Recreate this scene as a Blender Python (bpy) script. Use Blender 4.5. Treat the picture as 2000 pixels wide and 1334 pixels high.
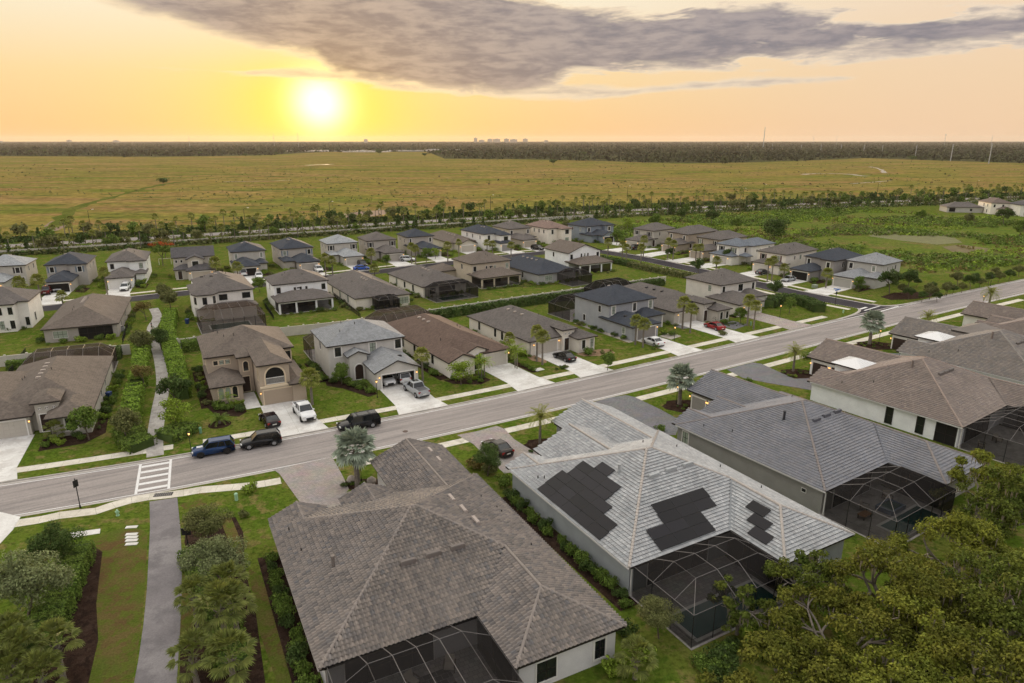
import bpy, math, random
import numpy as np
from mathutils import Vector, Matrix, geometry

# ---------------------------------------------------------------- camera, sky, sun, exposure
for o in list(bpy.data.objects): bpy.data.objects.remove(o)
scn = bpy.context.scene
col = scn.collection
R = math.radians
CAM_H = 37.0
cam = bpy.data.cameras.new('camera'); camo = bpy.data.objects.new('camera', cam); col.objects.link(camo)
cam.sensor_width = 36; cam.lens = 23.99; cam.clip_start = 0.5; cam.clip_end = 60000
camo.location = (0, 0, CAM_H); camo.rotation_euler = (R(90) - math.atan(394/1333.), 0, 0)
scn.camera = camo
scn.render.engine = 'CYCLES'
scn.view_settings.view_transform = 'Standard'; scn.view_settings.look = 'None'
scn.view_settings.gamma = 1.0; scn.view_settings.exposure = 0.0
SUN_AZ, SUN_EL = R(-14.9), R(2.75)
sd_ = (math.sin(SUN_AZ), math.cos(SUN_AZ))

wd = bpy.data.worlds.new('World'); scn.world = wd; wd.use_nodes = True
wt = wd.node_tree; wt.nodes.clear()
def wn(t, **k):
    n = wt.nodes.new(t)
    for a, b in k.items(): setattr(n, a, b)
    return n
def wl(a, b): wt.links.new(a, b)
def inp(s, v):
    if isinstance(v, bpy.types.NodeSocket): wl(v, s)
    else: s.default_value = v
def M(op, a, b=None, c=None, clamp=False):
    n = wn('ShaderNodeMath', operation=op, use_clamp=clamp); inp(n.inputs[0], a)
    if b is not None: inp(n.inputs[1], b)
    if c is not None: inp(n.inputs[2], c)
    return n.outputs[0]
def SS(x, a, b):
    n = wn('ShaderNodeMapRange', interpolation_type='SMOOTHSTEP'); inp(n.inputs['Value'], x)
    inp(n.inputs['From Min'], a); inp(n.inputs['From Max'], b); n.inputs['To Min'].default_value = 0; n.inputs['To Max'].default_value = 1
    return n.outputs[0]
def MIX(f, a, b, mode='MIX'):
    n = wn('ShaderNodeMix', data_type='RGBA', blend_type=mode); inp(n.inputs[0], f)
    for s, v in ((n.inputs[6], a), (n.inputs[7], b)):
        if isinstance(v, tuple): v = (*v, 1)
        inp(s, v)
    return n.outputs[2]
def CURVE(x, pts, lo, hi):      # piecewise linear function of x
    n = wn('ShaderNodeFloatCurve'); cu = n.mapping.curves[0]
    xs = [(p[0]-lo)/(hi-lo) for p in pts]; ys = [p[1]/20. for p in pts]
    while len(cu.points) < len(pts): cu.points.new(0.5, 0.5)
    for q, a, b in zip(cu.points, xs, ys): q.location = (a, b); q.handle_type = 'VECTOR'
    n.mapping.use_clip = False; n.mapping.update()
    v = M('MULTIPLY_ADD', x, 1/(hi-lo), -lo/(hi-lo), clamp=True); wl(v, n.inputs['Value'])
    return M('MULTIPLY', n.outputs[0], 20.)
tc = wn('ShaderNodeTexCoord'); sx = wn('ShaderNodeSeparateXYZ'); wl(tc.outputs['Generated'], sx.inputs[0])
X, Y, Z = sx.outputs
el = M('MULTIPLY', M('ARCSINE', Z), 180/math.pi)
az = M('MULTIPLY', M('ARCTAN2', X, Y), 180/math.pi)
ramp = wn('ShaderNodeValToRGB'); cr = ramp.color_ramp
stops = [(0, (.94,.56,.24)), (.05, (.95,.69,.36)), (.105, (.95,.84,.63)), (.2, (1.02,.98,.90)), (.4, (1.22,1.21,1.18)), (1, (1.28,1.31,1.35))]
while len(cr.elements) < len(stops): cr.elements.new(.5)
for e, (p, c) in zip(cr.elements, stops): e.position = p; e.color = (*c, 1)
wl(M('DIVIDE', el, 90, clamp=True), ramp.inputs[0])
base = MIX(M('MULTIPLY', M('MULTIPLY', SS(az, -4, 34), .7), M('SUBTRACT', 1, SS(el, 8, 20))), ramp.outputs[0], (.84,.62,.45))
# towards the east, away from the sunset, the sky is dimmer and cooler
away = SS(M('MULTIPLY_ADD', X, -sd_[0], M('MULTIPLY', Y, -sd_[1])), -.15, .85)
base = MIX(M('MULTIPLY', away, .8), base, (.78,.76,.80))
hz_ = M('MULTIPLY_ADD', X, sd_[0], M('MULTIPLY', Y, sd_[1]))
base = MIX(M('MULTIPLY', M('MULTIPLY', SS(hz_, -.3, .9), SS(el, 11, 26)), .85), base, (1.85,1.72,1.50))
sd = (math.sin(SUN_AZ)*math.cos(SUN_EL), math.cos(SUN_AZ)*math.cos(SUN_EL), math.sin(SUN_EL))
dt = wn('ShaderNodeVectorMath', operation='DOT_PRODUCT'); wl(tc.outputs['Generated'], dt.inputs[0]); dt.inputs[1].default_value = sd
ang = M('MULTIPLY', M('ARCCOSINE', M('MINIMUM', dt.outputs['Value'], .999999)), 180/math.pi)
glow = M('EXPONENT', M('MULTIPLY', ang, -1/5.2))
low = M('SUBTRACT', 1, SS(el, 3.0, 8.0))
base = MIX(M('MULTIPLY', M('MULTIPLY', glow, 1.6, clamp=True), M('MULTIPLY_ADD', low, .75, .25)), base, (1.0,.84,.075))
# clouds: a long bank above the sun, laid out in azimuth / elevation
cv = wn('ShaderNodeCombineXYZ'); wl(M('MULTIPLY', az, .085), cv.inputs[0]); wl(M('MULTIPLY', el, .36), cv.inputs[1])
def NZ(scale, det, rough, dist=0, off=0):
    n = wn('ShaderNodeTexNoise'); n.inputs['Scale'].default_value = scale; n.inputs['Detail'].default_value = det
    n.inputs['Roughness'].default_value = rough; n.inputs['Distortion'].default_value = dist
    v = wn('ShaderNodeVectorMath', operation='ADD'); wl(cv.outputs[0], v.inputs[0]); v.inputs[1].default_value = (off, off*.7, off*.3); wl(v.outputs[0], n.inputs['Vector'])
    return n.outputs['Fac']
n1 = NZ(1.1, 5, .58, .35); n2 = NZ(3.1, 5, .6, .3, 7.3); n3 = NZ(.45, 2, .5, 0, 3.1)
LOW1 = [(-45,12.5),(-33,9.9),(-28.6,8.5),(-24,7.4),(-19,6.2),(-16.5,5.8),(-15,5.5),(-14.2,4.6),(-13.4,4.0),(-11,3.7),(-5,3.2),(0,2.95),(3,3.6),(5,4.2),(9,4.5),(16,4.9),(20,5.0),(24,5.2),(28,5.4),(34,5.7),(45,6.0)]
UP1 = [(-45,15),(-34,14),(-20,15),(-5,12.5),(2,10.6),(8,9.9),(14,9.7),(20,9.8),(26,9.0),(30,8.9),(34,8.7),(38,9.2),(45,9.6)]
lo1 = CURVE(az, LOW1, -45, 45); up1 = CURVE(az, UP1, -45, 45)
nn = M('MULTIPLY_ADD', n1, 2.6, -1.3)
n2c = M('MULTIPLY_ADD', n2, 1.6, -.8)
right = SS(az, -2, 16)
d_lo = M('ADD', M('SUBTRACT', el, lo1), M('ADD', M('MULTIPLY', nn, M('MULTIPLY_ADD', right, .9, .25)), M('MULTIPLY', n2c, M('MULTIPLY_ADD', right, .5, .45))))
d_up = M('ADD', M('SUBTRACT', up1, el), M('ADD', M('MULTIPLY', nn, 1.5), M('MULTIPLY', n2c, 1.5)))
dens1 = M('MINIMUM', d_lo, d_up)
# gaps where the bank is torn open
dens1 = M('SUBTRACT', dens1, M('MULTIPLY', SS(NZ(1.7, 5, .6, .4, 15.7), .52, .68), M('MULTIPLY_ADD', right, .7, .4)))
# thin streaks below the bank
LOW2 = [(-45,6),(-24,4.8),(-20,4.45),(-15,4.15),(-12,4.0),(-5,3.6),(0,3.0),(6,2.85),(10,3.1),(16,3.6),(20,3.9),(26,4.3),(45,6)]
UP2 = [(-45,4.5),(-24,4.9),(-20,5.1),(-16,5.25),(-13,5.2),(-8,4.4),(0,4.2),(6,4.2),(12,4.3),(17,4.6),(21,4.4),(26,4.3),(45,5)]
lo2 = CURVE(az, LOW2, -45, 45); up2 = CURVE(az, UP2, -45, 45)
dens2 = M('ADD', M('MINIMUM', M('SUBTRACT', el, lo2), M('SUBTRACT', up2, el)), M('ADD', M('MULTIPLY', nn, .45), M('MULTIPLY', n2c, .55)))
# loose cloud elsewhere in the sky, same kind
dens3 = M('ADD', M('MULTIPLY_ADD', n3, 7, -4.3), M('ADD', nn, M('MINIMUM', M('SUBTRACT', el, 11), 0)))
c1 = SS(dens1, -.05, .38); c2 = SS(dens2, -.05, .35); c3 = M('MULTIPLY', SS(dens3, 0, 1.2), .8)
cov = M('MAXIMUM', M('MAXIMUM', c1, c2), c3, clamp=True)
thick = SS(M('ADD', M('MAXIMUM', M('MAXIMUM', dens1, dens2), dens3), M('MULTIPLY', n2c, .8)), .05, 1.3)
shade = SS(M('ADD', M('MULTIPLY', n2, .6), M('MULTIPLY', NZ(6.5, 4, .6, .2, 21.), .4)), .38, .62)
warm = M('EXPONENT', M('MULTIPLY', ang, -1/15.))
dark = MIX(warm, (.175,.180,.235), (.31,.215,.165))
mid = MIX(warm, (.35,.31,.33), (.56,.405,.28))
ccol = MIX(shade, dark, mid)
rim = MIX(warm, (.84,.70,.56), (1.10,.84,.42))
ccol = MIX(thick, rim, ccol)
ccol = MIX(M('MULTIPLY', SS(el, 14, 35), .7), ccol, (.95,.95,.97))
skyc = MIX(M('MULTIPLY', cov, .93), base, ccol)
core = M('EXPONENT', M('MULTIPLY', M('POWER', M('DIVIDE', ang, 2.0), 2.0), -1))
gap = M('SUBTRACT', 1, M('MULTIPLY', cov, .93))
skyc = MIX(M('MULTIPLY', M('MULTIPLY', core, gap), 1), skyc, (1.7,1.6,1.15))
nis = wn('ShaderNodeTexSky', sky_type='NISHITA'); nis.sun_disc = False; nis.sun_elevation = SUN_EL; nis.sun_rotation = SUN_AZ
skyc = MIX(.005, skyc, nis.outputs[0], 'ADD')
bg = wn('ShaderNodeBackground'); wl(skyc, bg.inputs[0]); bg.inputs[1].default_value = 1.0
wo = wn('ShaderNodeOutputWorld'); wl(bg.outputs[0], wo.inputs[0])

sl = bpy.data.lights.new('sun', 'SUN'); so = bpy.data.objects.new('sun', sl); col.objects.link(so)
sl.energy = 3.0; sl.angle = R(6); sl.color = (1.0, .70, .42)
so.rotation_euler = Vector(sd).to_track_quat('Z', 'Y').to_euler()

# ---------------------------------------------------------------- helpers
rnd = random.Random(7)
def put(o, parent=None):
    col.objects.link(o)
    if parent: o.parent = parent
    return o
def tag(o, label=None, cat=None, group=None, kind=None):
    for k, v in (('label', label), ('category', cat), ('group', group), ('kind', kind)):
        if v: o[k] = v
    return o
def empty(name, loc, rz=0, parent=None):
    o = bpy.data.objects.new(name, None); o.location = loc; o.rotation_euler = (0, 0, rz); o.empty_display_size = .2
    return put(o, parent)
def inst(name, mesh, parent=None, loc=(0,0,0), rz=0, rot=None, sc=None):
    o = bpy.data.objects.new(name, mesh); o.location = loc; o.rotation_euler = rot or (0, 0, rz)
    if sc is not None: o.scale = sc if isinstance(sc, (tuple, list)) else (sc, sc, sc)
    return put(o, parent)
class MB:
    def __init__(s): s.v = []; s.f = []; s.m = []; s.k = 0
    def poly(s, pts, k=None):
        b = len(s.v); s.v += [tuple(p) for p in pts]; s.f.append(tuple(range(b, b+len(pts)))); s.m.append(s.k if k is None else k)
    def box(s, x0, y0, z0, x1, y1, z1, k=None):
        P = [(x0,y0,z0),(x1,y0,z0),(x1,y1,z0),(x0,y1,z0),(x0,y0,z1),(x1,y0,z1),(x1,y1,z1),(x0,y1,z1)]
        b = len(s.v); s.v += P
        for f in ((3,2,1,0),(4,5,6,7),(0,1,5,4),(1,2,6,5),(2,3,7,6),(3,0,4,7)):
            s.f.append(tuple(b+i for i in f)); s.m.append(s.k if k is None else k)
    def prism(s, pts, z0, z1, k=None, kt=None):      # pts counter-clockwise, any simple polygon
        n = len(pts); b = len(s.v); s.v += [(p[0],p[1],z0) for p in pts] + [(p[0],p[1],z1) for p in pts]; k = s.k if k is None else k
        for i in range(n):
            j = (i+1) % n; s.f.append((b+i, b+j, b+n+j, b+n+i)); s.m.append(k)
        for t in geometry.tessellate_polygon([[Vector((p[0],p[1],0)) for p in pts]]):
            a, c, d = t
            A, C, D = pts[a], pts[c], pts[d]
            if (C[0]-A[0])*(D[1]-A[1])-(C[1]-A[1])*(D[0]-A[0]) < 0: c, d = d, c
            s.f.append((b+n+a, b+n+c, b+n+d)); s.m.append(k if kt is None else kt)
    def tube(s, p0, p1, r0, r1=None, n=6, k=None, cap=True):
        r1 = r0 if r1 is None else r1; p0 = Vector(p0); p1 = Vector(p1); d = (p1-p0).normalized()
        a = d.cross(Vector((0,0,1)) if abs(d.z) < .95 else Vector((1,0,0))).normalized(); c = d.cross(a); b = len(s.v)
        for p, r in ((p0,r0),(p1,r1)):
            for i in range(n):
                t = 2*math.pi*i/n; s.v.append(tuple(p + a*math.cos(t)*r + c*math.sin(t)*r))
        for i in range(n):
            j = (i+1) % n; s.f.append((b+i, b+n+i, b+n+j, b+j)); s.m.append(s.k if k is None else k)
        if cap:
            s.f.append(tuple(b+i for i in range(n))); s.m.append(s.k if k is None else k)
            s.f.append(tuple(b+n+i for i in reversed(range(n)))); s.m.append(s.k if k is None else k)
    def bar(s, p0, p1, w, k=None): s.tube(p0, p1, w*.7, w*.7, 4, k)
    def mesh(s, name, mats, smooth=False):
        me = bpy.data.meshes.new(name); me.from_pydata(s.v, [], s.f)
        for m in (mats if isinstance(mats, (list, tuple)) else [mats]): me.materials.append(m)
        if any(s.m): me.polygons.foreach_set('material_index', s.m)
        if smooth: me.polygons.foreach_set('use_smooth', [True]*len(s.f))
        me.update(); return me
    def build(s, name, mats, parent=None, loc=(0,0,0), rz=0, smooth=False):
        return inst(name, s.mesh(name, mats, smooth), parent, loc, rz)
def np_mesh(name, verts, nper, mat, smooth=False):
    """verts: (n, nper, 3) array, one polygon per row"""
    n = len(verts); me = bpy.data.meshes.new(name)
    me.vertices.add(n*nper); me.vertices.foreach_set('co', np.ascontiguousarray(verts, dtype=np.float32).ravel())
    me.loops.add(n*nper); me.loops.foreach_set('vertex_index', np.arange(n*nper, dtype=np.int32))
    me.polygons.add(n); me.polygons.foreach_set('loop_start', np.arange(0, n*nper, nper, dtype=np.int32))
    me.materials.append(mat); me.update(calc_edges=True)
    return me
_cache = {}
def cached(key, fn):
    if key not in _cache: _cache[key] = fn()
    return _cache[key]

# ---------------------------------------------------------------- materials
def mat(name, c, rough=.8, var=.0, vs=1., metal=0., spec=.3, bump=0., bs=20., c2=None, island=0., objr=0., alpha=None, emit=None, trans=0., detail=4, coat=0.):
    m = bpy.data.materials.new(name); m.use_nodes = True; t = m.node_tree; p = t.nodes['Principled BSDF']
    p.inputs['Roughness'].default_value = rough; p.inputs['Metallic'].default_value = metal; p.inputs['Specular IOR Level'].default_value = spec
    if coat: p.inputs['Coat Weight'].default_value = coat; p.inputs['Coat Roughness'].default_value = .05
    p.inputs['Base Color'].default_value = (*c, 1)
    src = None
    def link(a, b): t.links.new(a, b)
    def mixc(f, a, b):
        n = t.nodes.new('ShaderNodeMix'); n.data_type = 'RGBA'
        for s, v in ((n.inputs[0], f), (n.inputs[6], a), (n.inputs[7], b)):
            if isinstance(v, bpy.types.NodeSocket): link(v, s)
            else: s.default_value = v if not isinstance(v, tuple) or len(v) == 4 else (*v, 1)
        return n.outputs[2]
    if var or c2 or bump:
        tcn = t.nodes.new('ShaderNodeTexCoord')
    if var or c2:
        n = t.nodes.new('ShaderNodeTexNoise'); n.inputs['Scale'].default_value = vs; n.inputs['Detail'].default_value = detail; n.inputs['Roughness'].default_value = .65
        link(tcn.outputs['Object'], n.inputs['Vector'])
        mr = t.nodes.new('ShaderNodeMapRange'); link(n.outputs['Fac'], mr.inputs[0]); mr.inputs[1].default_value = .32; mr.inputs[2].default_value = .68
        d2 = c2 or tuple(x*(1-var) for x in c)
        d1 = c if c2 else tuple(min(1, x*(1+var)) for x in c)
        src = mixc(mr.outputs[0], d1, d2)
    if island or objr:
        if island: g = t.nodes.new('ShaderNodeNewGeometry').outputs['Random Per Island']; amt = island
        else: g = t.nodes.new('ShaderNodeObjectInfo').outputs['Random']; amt = objr
        mr = t.nodes.new('ShaderNodeMapRange'); link(g, mr.inputs[0]); mr.inputs[3].default_value = 1-amt; mr.inputs[4].default_value = 1+amt
        hv = t.nodes.new('ShaderNodeHueSaturation'); link(mr.outputs[0], hv.inputs['Value'])
        if src: link(src, hv.inputs['Color'])
        else: hv.inputs['Color'].default_value = (*c, 1)
        src = hv.outputs[0]
    if src: link(src, p.inputs['Base Color'])
    if bump:
        n = t.nodes.new('ShaderNodeTexNoise'); n.inputs['Scale'].default_value = bs; n.inputs['Detail'].default_value = 3; link(tcn.outputs['Object'], n.inputs['Vector'])
        b = t.nodes.new('ShaderNodeBump'); b.inputs['Strength'].default_value = bump; b.inputs['Distance'].default_value = .05; link(n.outputs['Fac'], b.inputs['Height']); link(b.outputs[0], p.inputs['Normal'])
    if emit: p.inputs['Emission Color'].default_value = (*emit[0], 1); p.inputs['Emission Strength'].default_value = emit[1]
    if alpha is not None: p.inputs['Alpha'].default_value = alpha
    if trans:
        o = t.nodes['Material Output']; tr = t.nodes.new('ShaderNodeBsdfTranslucent'); mx = t.nodes.new('ShaderNodeMixShader'); mx.inputs[0].default_value = trans
        if src: link(src, tr.inputs[0])
        else: tr.inputs[0].default_value = (*c, 1)
        link(p.outputs[0], mx.inputs[1]); link(tr.outputs[0], mx.inputs[2]); link(mx.outputs[0], o.inputs[0])
    return m
def bricks_mat(name, c1, c2, mortar, w, h, rough=.85, rot=0., off=.5):
    m = mat(name, c1, rough, spec=.05); t = m.node_tree; p = t.nodes['Principled BSDF']
    tcn = t.nodes.new('ShaderNodeTexCoord'); mp = t.nodes.new('ShaderNodeMapping'); mp.inputs['Rotation'].default_value = (0,0,rot); t.links.new(tcn.outputs['Object'], mp.inputs[0])
    b = t.nodes.new('ShaderNodeTexBrick'); t.links.new(mp.outputs[0], b.inputs[0]); b.offset = off
    b.inputs['Color1'].default_value = (*c1,1); b.inputs['Color2'].default_value = (*c2,1); b.inputs['Mortar'].default_value = (*mortar,1)
    b.inputs['Scale'].default_value = 1; b.inputs['Brick Width'].default_value = w; b.inputs['Row Height'].default_value = h; b.inputs['Mortar Size'].default_value = .012
    n = t.nodes.new('ShaderNodeTexNoise'); n.inputs['Scale'].default_value = .6; n.inputs['Detail'].default_value = 5; t.links.new(tcn.outputs['Object'], n.inputs[0])
    mx = t.nodes.new('ShaderNodeMix'); mx.data_type = 'RGBA'; mx.blend_type = 'MULTIPLY'; mx.inputs[0].default_value = .35
    t.links.new(b.outputs[0], mx.inputs[6]); t.links.new(n.outputs['Color'], mx.inputs[7]); 
    hs = t.nodes.new('ShaderNodeHueSaturation'); hs.inputs['Saturation'].default_value = .8; hs.inputs['Value'].default_value = 1.15; t.links.new(mx.outputs[2], hs.inputs['Color'])
    t.links.new(hs.outputs[0], p.inputs['Base Color'])
    return m
def ground_mat(name, stops, scale, fine=.35, fs=3., stretch=(1,1,1), rough=.95, bump=.3, rot=0.):
    """several natural tones laid over one another by noise of different sizes"""
    m = mat(name, stops[0], rough, spec=.0); t = m.node_tree; p = t.nodes['Principled BSDF']
    tcn = t.nodes.new('ShaderNodeTexCoord'); mp = t.nodes.new('ShaderNodeMapping'); mp.inputs['Scale'].default_value = stretch; mp.vector_type = 'POINT'; t.links.new(tcn.outputs['Object'], mp.inputs[0])
    if rot:
        m0 = t.nodes.new('ShaderNodeMapping'); m0.inputs['Rotation'].default_value = (0,0,rot); t.links.new(tcn.outputs['Object'], m0.inputs[0]); t.links.new(m0.outputs[0], mp.inputs[0])
    cur = None
    for i, c in enumerate(stops[1:]):
        n = t.nodes.new('ShaderNodeTexNoise'); n.inputs['Scale'].default_value = scale*(1.9**i); n.inputs['Detail'].default_value = 5; n.inputs['Roughness'].default_value = .66
        mp2 = t.nodes.new('ShaderNodeVectorMath'); mp2.operation = 'ADD'; mp2.inputs[1].default_value = (31.*i+4, 17.*i, 0); t.links.new(mp.outputs[0], mp2.inputs[0]); t.links.new(mp2.outputs[0], n.inputs[0])
        mr = t.nodes.new('ShaderNodeMapRange'); mr.interpolation_type = 'SMOOTHSTEP'; mr.inputs[1].default_value = (.44,.46,.48,.50,.52,.54)[i]; mr.inputs[2].default_value = .62; t.links.new(n.outputs['Fac'], mr.inputs[0])
        mx = t.nodes.new('ShaderNodeMix'); mx.data_type = 'RGBA'; t.links.new(mr.outputs[0], mx.inputs[0])
        if cur is None: mx.inputs[6].default_value = (*stops[0], 1)
        else: t.links.new(cur, mx.inputs[6])
        mx.inputs[7].default_value = (*c, 1); cur = mx.outputs[2]
    n = t.nodes.new('ShaderNodeTexNoise'); n.inputs['Scale'].default_value = fs; n.inputs['Detail'].default_value = 5; n.inputs['Roughness'].default_value = .75; t.links.new(tcn.outputs['Object'], n.inputs[0])
    mr = t.nodes.new('ShaderNodeMapRange'); mr.inputs[1].default_value = .3; mr.inputs[2].default_value = .7; mr.inputs[3].default_value = 1-fine; mr.inputs[4].default_value = 1+fine; t.links.new(n.outputs['Fac'], mr.inputs[0])
    hv = t.nodes.new('ShaderNodeHueSaturation'); t.links.new(cur, hv.inputs['Color']); t.links.new(mr.outputs[0], hv.inputs['Value']); t.links.new(hv.outputs[0], p.inputs['Base Color'])
    if bump:
        b = t.nodes.new('ShaderNodeBump'); b.inputs['Strength'].default_value = bump; b.inputs['Distance'].default_value = .1; t.links.new(n.outputs['Fac'], b.inputs['Height']); t.links.new(b.outputs[0], p.inputs['Normal'])
    return m
def shingle_mat(name, c):
    m = mat(name, c, .9, spec=.15); t = m.node_tree; p = t.nodes['Principled BSDF']; tcn = t.nodes.new('ShaderNodeTexCoord')
    def nz(s, d): 
        n = t.nodes.new('ShaderNodeTexNoise'); n.inputs['Scale'].default_value = s; n.inputs['Detail'].default_value = d; n.inputs['Roughness'].default_value = .7; t.links.new(tcn.outputs['Object'], n.inputs[0]); return n.outputs['Fac']
    v = t.nodes.new('ShaderNodeTexVoronoi'); v.feature = 'F1'; v.inputs['Scale'].default_value = 3.2; t.links.new(tcn.outputs['Object'], v.inputs[0])
    sp = t.nodes.new('ShaderNodeSeparateColor'); t.links.new(v.outputs['Color'], sp.inputs[0])
    sz = t.nodes.new('ShaderNodeSeparateXYZ'); t.links.new(tcn.outputs['Object'], sz.inputs[0])
    w = t.nodes.new('ShaderNodeMath'); w.operation = 'FRACT'; w0 = t.nodes.new('ShaderNodeMath'); w0.operation = 'MULTIPLY'; w0.inputs[1].default_value = 1/.115; t.links.new(sz.outputs[2], w0.inputs[0]); t.links.new(w0.outputs[0], w.inputs[0])
    lt = t.nodes.new('ShaderNodeMapRange'); lt.inputs[1].default_value = 0; lt.inputs[2].default_value = .3; lt.inputs[3].default_value = .86; lt.inputs[4].default_value = 1.03; t.links.new(w.outputs[0], lt.inputs[0])
    a = t.nodes.new('ShaderNodeMath'); a.operation = 'MULTIPLY_ADD'; t.links.new(sp.outputs[0], a.inputs[0]); a.inputs[1].default_value = .34; a.inputs[2].default_value = .66
    b = t.nodes.new('ShaderNodeMath'); b.operation = 'MULTIPLY_ADD'; t.links.new(nz(.35, 5), b.inputs[0]); b.inputs[1].default_value = .7; b.inputs[2].default_value = -.12+.0
    s = t.nodes.new('ShaderNodeMath'); s.operation = 'ADD'; t.links.new(a.outputs[0], s.inputs[0]); t.links.new(b.outputs[0], s.inputs[1])
    s2 = t.nodes.new('ShaderNodeMath'); s2.operation = 'MULTIPLY'; t.links.new(s.outputs[0], s2.inputs[0]); t.links.new(lt.outputs[0], s2.inputs[1])
    hv = t.nodes.new('ShaderNodeHueSaturation'); hv.inputs['Color'].default_value = (*c, 1); t.links.new(s2.outputs[0], hv.inputs['Value']); t.links.new(hv.outputs[0], p.inputs['Base Color'])
    return m

ASPH = ground_mat('asphalt_aged', [(.320,.283,.262), (.275,.247,.230), (.35,.312,.288), (.250,.224,.210)], .5, .17, 6., (.05,1.,1.), bump=.1, rot=R(-30))
ASPH_NEW = ground_mat('asphalt_new', [(.055,.05,.055), (.07,.065,.068)], .2, .15, 8., bump=.1)
ASPH_PATH = ground_mat('asphalt_path', [(.22,.20,.20), (.27,.25,.245), (.18,.165,.165)], .15, .16, 6., bump=.15)
CONC = ground_mat('concrete', [(.66,.635,.595), (.56,.53,.49), (.72,.70,.66)], .25, .09, 4., bump=.05)
CONC_OLD = ground_mat('concrete_weathered', [(.40,.37,.34), (.31,.285,.26), (.46,.43,.39)], .4, .14, 3., bump=.1)
WALKC = ground_mat('walk_concrete', [(.62,.57,.48), (.52,.48,.40), (.68,.63,.54)], .35, .10, 4., bump=.05)
KERB = ground_mat('kerb_concrete', [(.47,.43,.39), (.40,.37,.33)], .5, .1, 4., bump=.05)
PAINT = mat('road_paint', (.72,.70,.68), .6, var=.1, vs=3.)
PAVER = bricks_mat('pavers_taupe', (.44,.365,.32), (.31,.26,.235), (.20,.175,.16), .24, .14)
PAVER_G = bricks_mat('pavers_grey', (.25,.24,.245), (.17,.165,.17), (.10,.10,.10), .24, .14)
PAVER_L = bricks_mat('pavers_light', (.46,.385,.33), (.36,.30,.26), (.24,.20,.18), .30, .2)
PATIO = bricks_mat('patio_pavers', (.40,.36,.325), (.31,.28,.255), (.18,.17,.16), .4, .4)
LAWN = ground_mat('lawn', [(.092,.130,.017), (.125,.138,.028), (.068,.112,.012), (.100,.122,.020), (.160,.135,.045), (.060,.095,.012)], .075, .5, 2.5, bump=.5)
VERGE = ground_mat('lawn_verge', [(.086,.140,.016), (.115,.125,.028), (.130,.115,.040)], .10, .30, 5., bump=.5)
DRYLAWN = ground_mat('dry_lawn', [(.130,.098,.036), (.090,.112,.022), (.115,.072,.032), (.085,.112,.018), (.100,.118,.022)], .16, .34, 6., bump=.5)
MULCH = ground_mat('mulch', [(.042,.025,.018), (.060,.038,.028), (.028,.018,.014)], .8, .5, 9., bump=.8)
MULCH_T = ground_mat('tan_mulch', [(.30,.20,.125), (.22,.145,.09)], .8, .35, 9., bump=.8)
PEBBLE = ground_mat('pebble', [(.46,.41,.35), (.36,.32,.28)], .9, .35, 9., bump=.8)
GRAVEL = ground_mat('gravel', [(.20,.195,.20), (.14,.135,.14)], .9, .35, 9., bump=.8)
FIELD = ground_mat('pasture', [(.225,.170,.046), (.165,.158,.034), (.265,.175,.066), (.140,.150,.028), (.225,.140,.056), (.105,.112,.026)], .0045, .55, .16, (.35,1,1), bump=.6)
WET = ground_mat('wetland_ground', [(.105,.140,.026), (.155,.130,.046), (.085,.130,.020), (.125,.150,.026)], .05, .55, .9, bump=.8)
FARL = ground_mat('far_land', [(.060,.062,.030), (.085,.080,.038), (.045,.050,.026)], .004, .3, .1, bump=0)

GLASS = mat('window_glass', (.016,.018,.020), .08, spec=.5)
GLASS_L = mat('window_blind', (.34,.38,.31), .15, spec=.5)
DARK_PANE = mat('painted_interior_shade', (.012,.011,.010), .9)  # flat dark colour standing in for the shade inside openings
TRIMW = mat('trim_white', (.78,.75,.70), .6); TRIMC = mat('trim_cream', (.70,.58,.42), .6)
BRONZE = mat('bronze_metal', (.035,.028,.024), .5, metal=.3); BLACK = mat('black_metal', (.012,.012,.012), .45)
CAGE_M = mat('cage_aluminium', (.17,.155,.145), .5); CAGE_P = mat('cage_beam_pale', (.30,.27,.25), .5)
DOORBR = mat('dark_wood_door', (.035,.020,.015), .5, var=.2, vs=5)
VENT_P = mat('roof_vent_pale', (.40,.34,.29), .6); VENT_D = mat('roof_vent_dark', (.03,.028,.027), .6); PIPE = mat('lead_pipe', (.26,.25,.25), .6)
GUTTER = mat('gutter_white', (.62,.60,.57), .5)
WATER = mat('pool_water', (.012,.075,.070), .04, spec=.6)
LAMPLIT = mat('lamp_glow', (1,.6,.25), .5, emit=((1,.50,.14), 2.2))
LAMPLIT.cycles.emission_sampling = 'NONE'
def screen_mat(name, a, c=(.02,.018,.017)):
    m = bpy.data.materials.new(name); m.use_nodes = True; t = m.node_tree; t.nodes.clear()
    o = t.nodes.new('ShaderNodeOutputMaterial'); mx = t.nodes.new('ShaderNodeMixShader'); tr = t.nodes.new('ShaderNodeBsdfTransparent'); d = t.nodes.new('ShaderNodeBsdfDiffuse')
    d.inputs[0].default_value = (*c, 1); mx.inputs[0].default_value = a
    t.links.new(tr.outputs[0], mx.inputs[1]); t.links.new(d.outputs[0], mx.inputs[2]); t.links.new(mx.outputs[0], o.inputs[0]); return m
SCREEN = screen_mat('insect_screen', .70); SCREEN_T = screen_mat('insect_screen_brown', .62, (.075,.055,.043)); SCREEN_D = screen_mat('insect_screen_dark', .8)
_wm = {}
def wall_mat(c):
    c = tuple(c)
    if c not in _wm: _wm[c] = mat('stucco', tuple(min(.86, x*1.14) for x in c), .9, var=.07, vs=.7, spec=.15, bump=.25, bs=9)
    return _wm[c]
_rm = {}
def roof_mat(c):
    c = tuple(c)
    if c not in _rm: _rm[c] = shingle_mat('shingle', c)
    return _rm[c]
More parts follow.
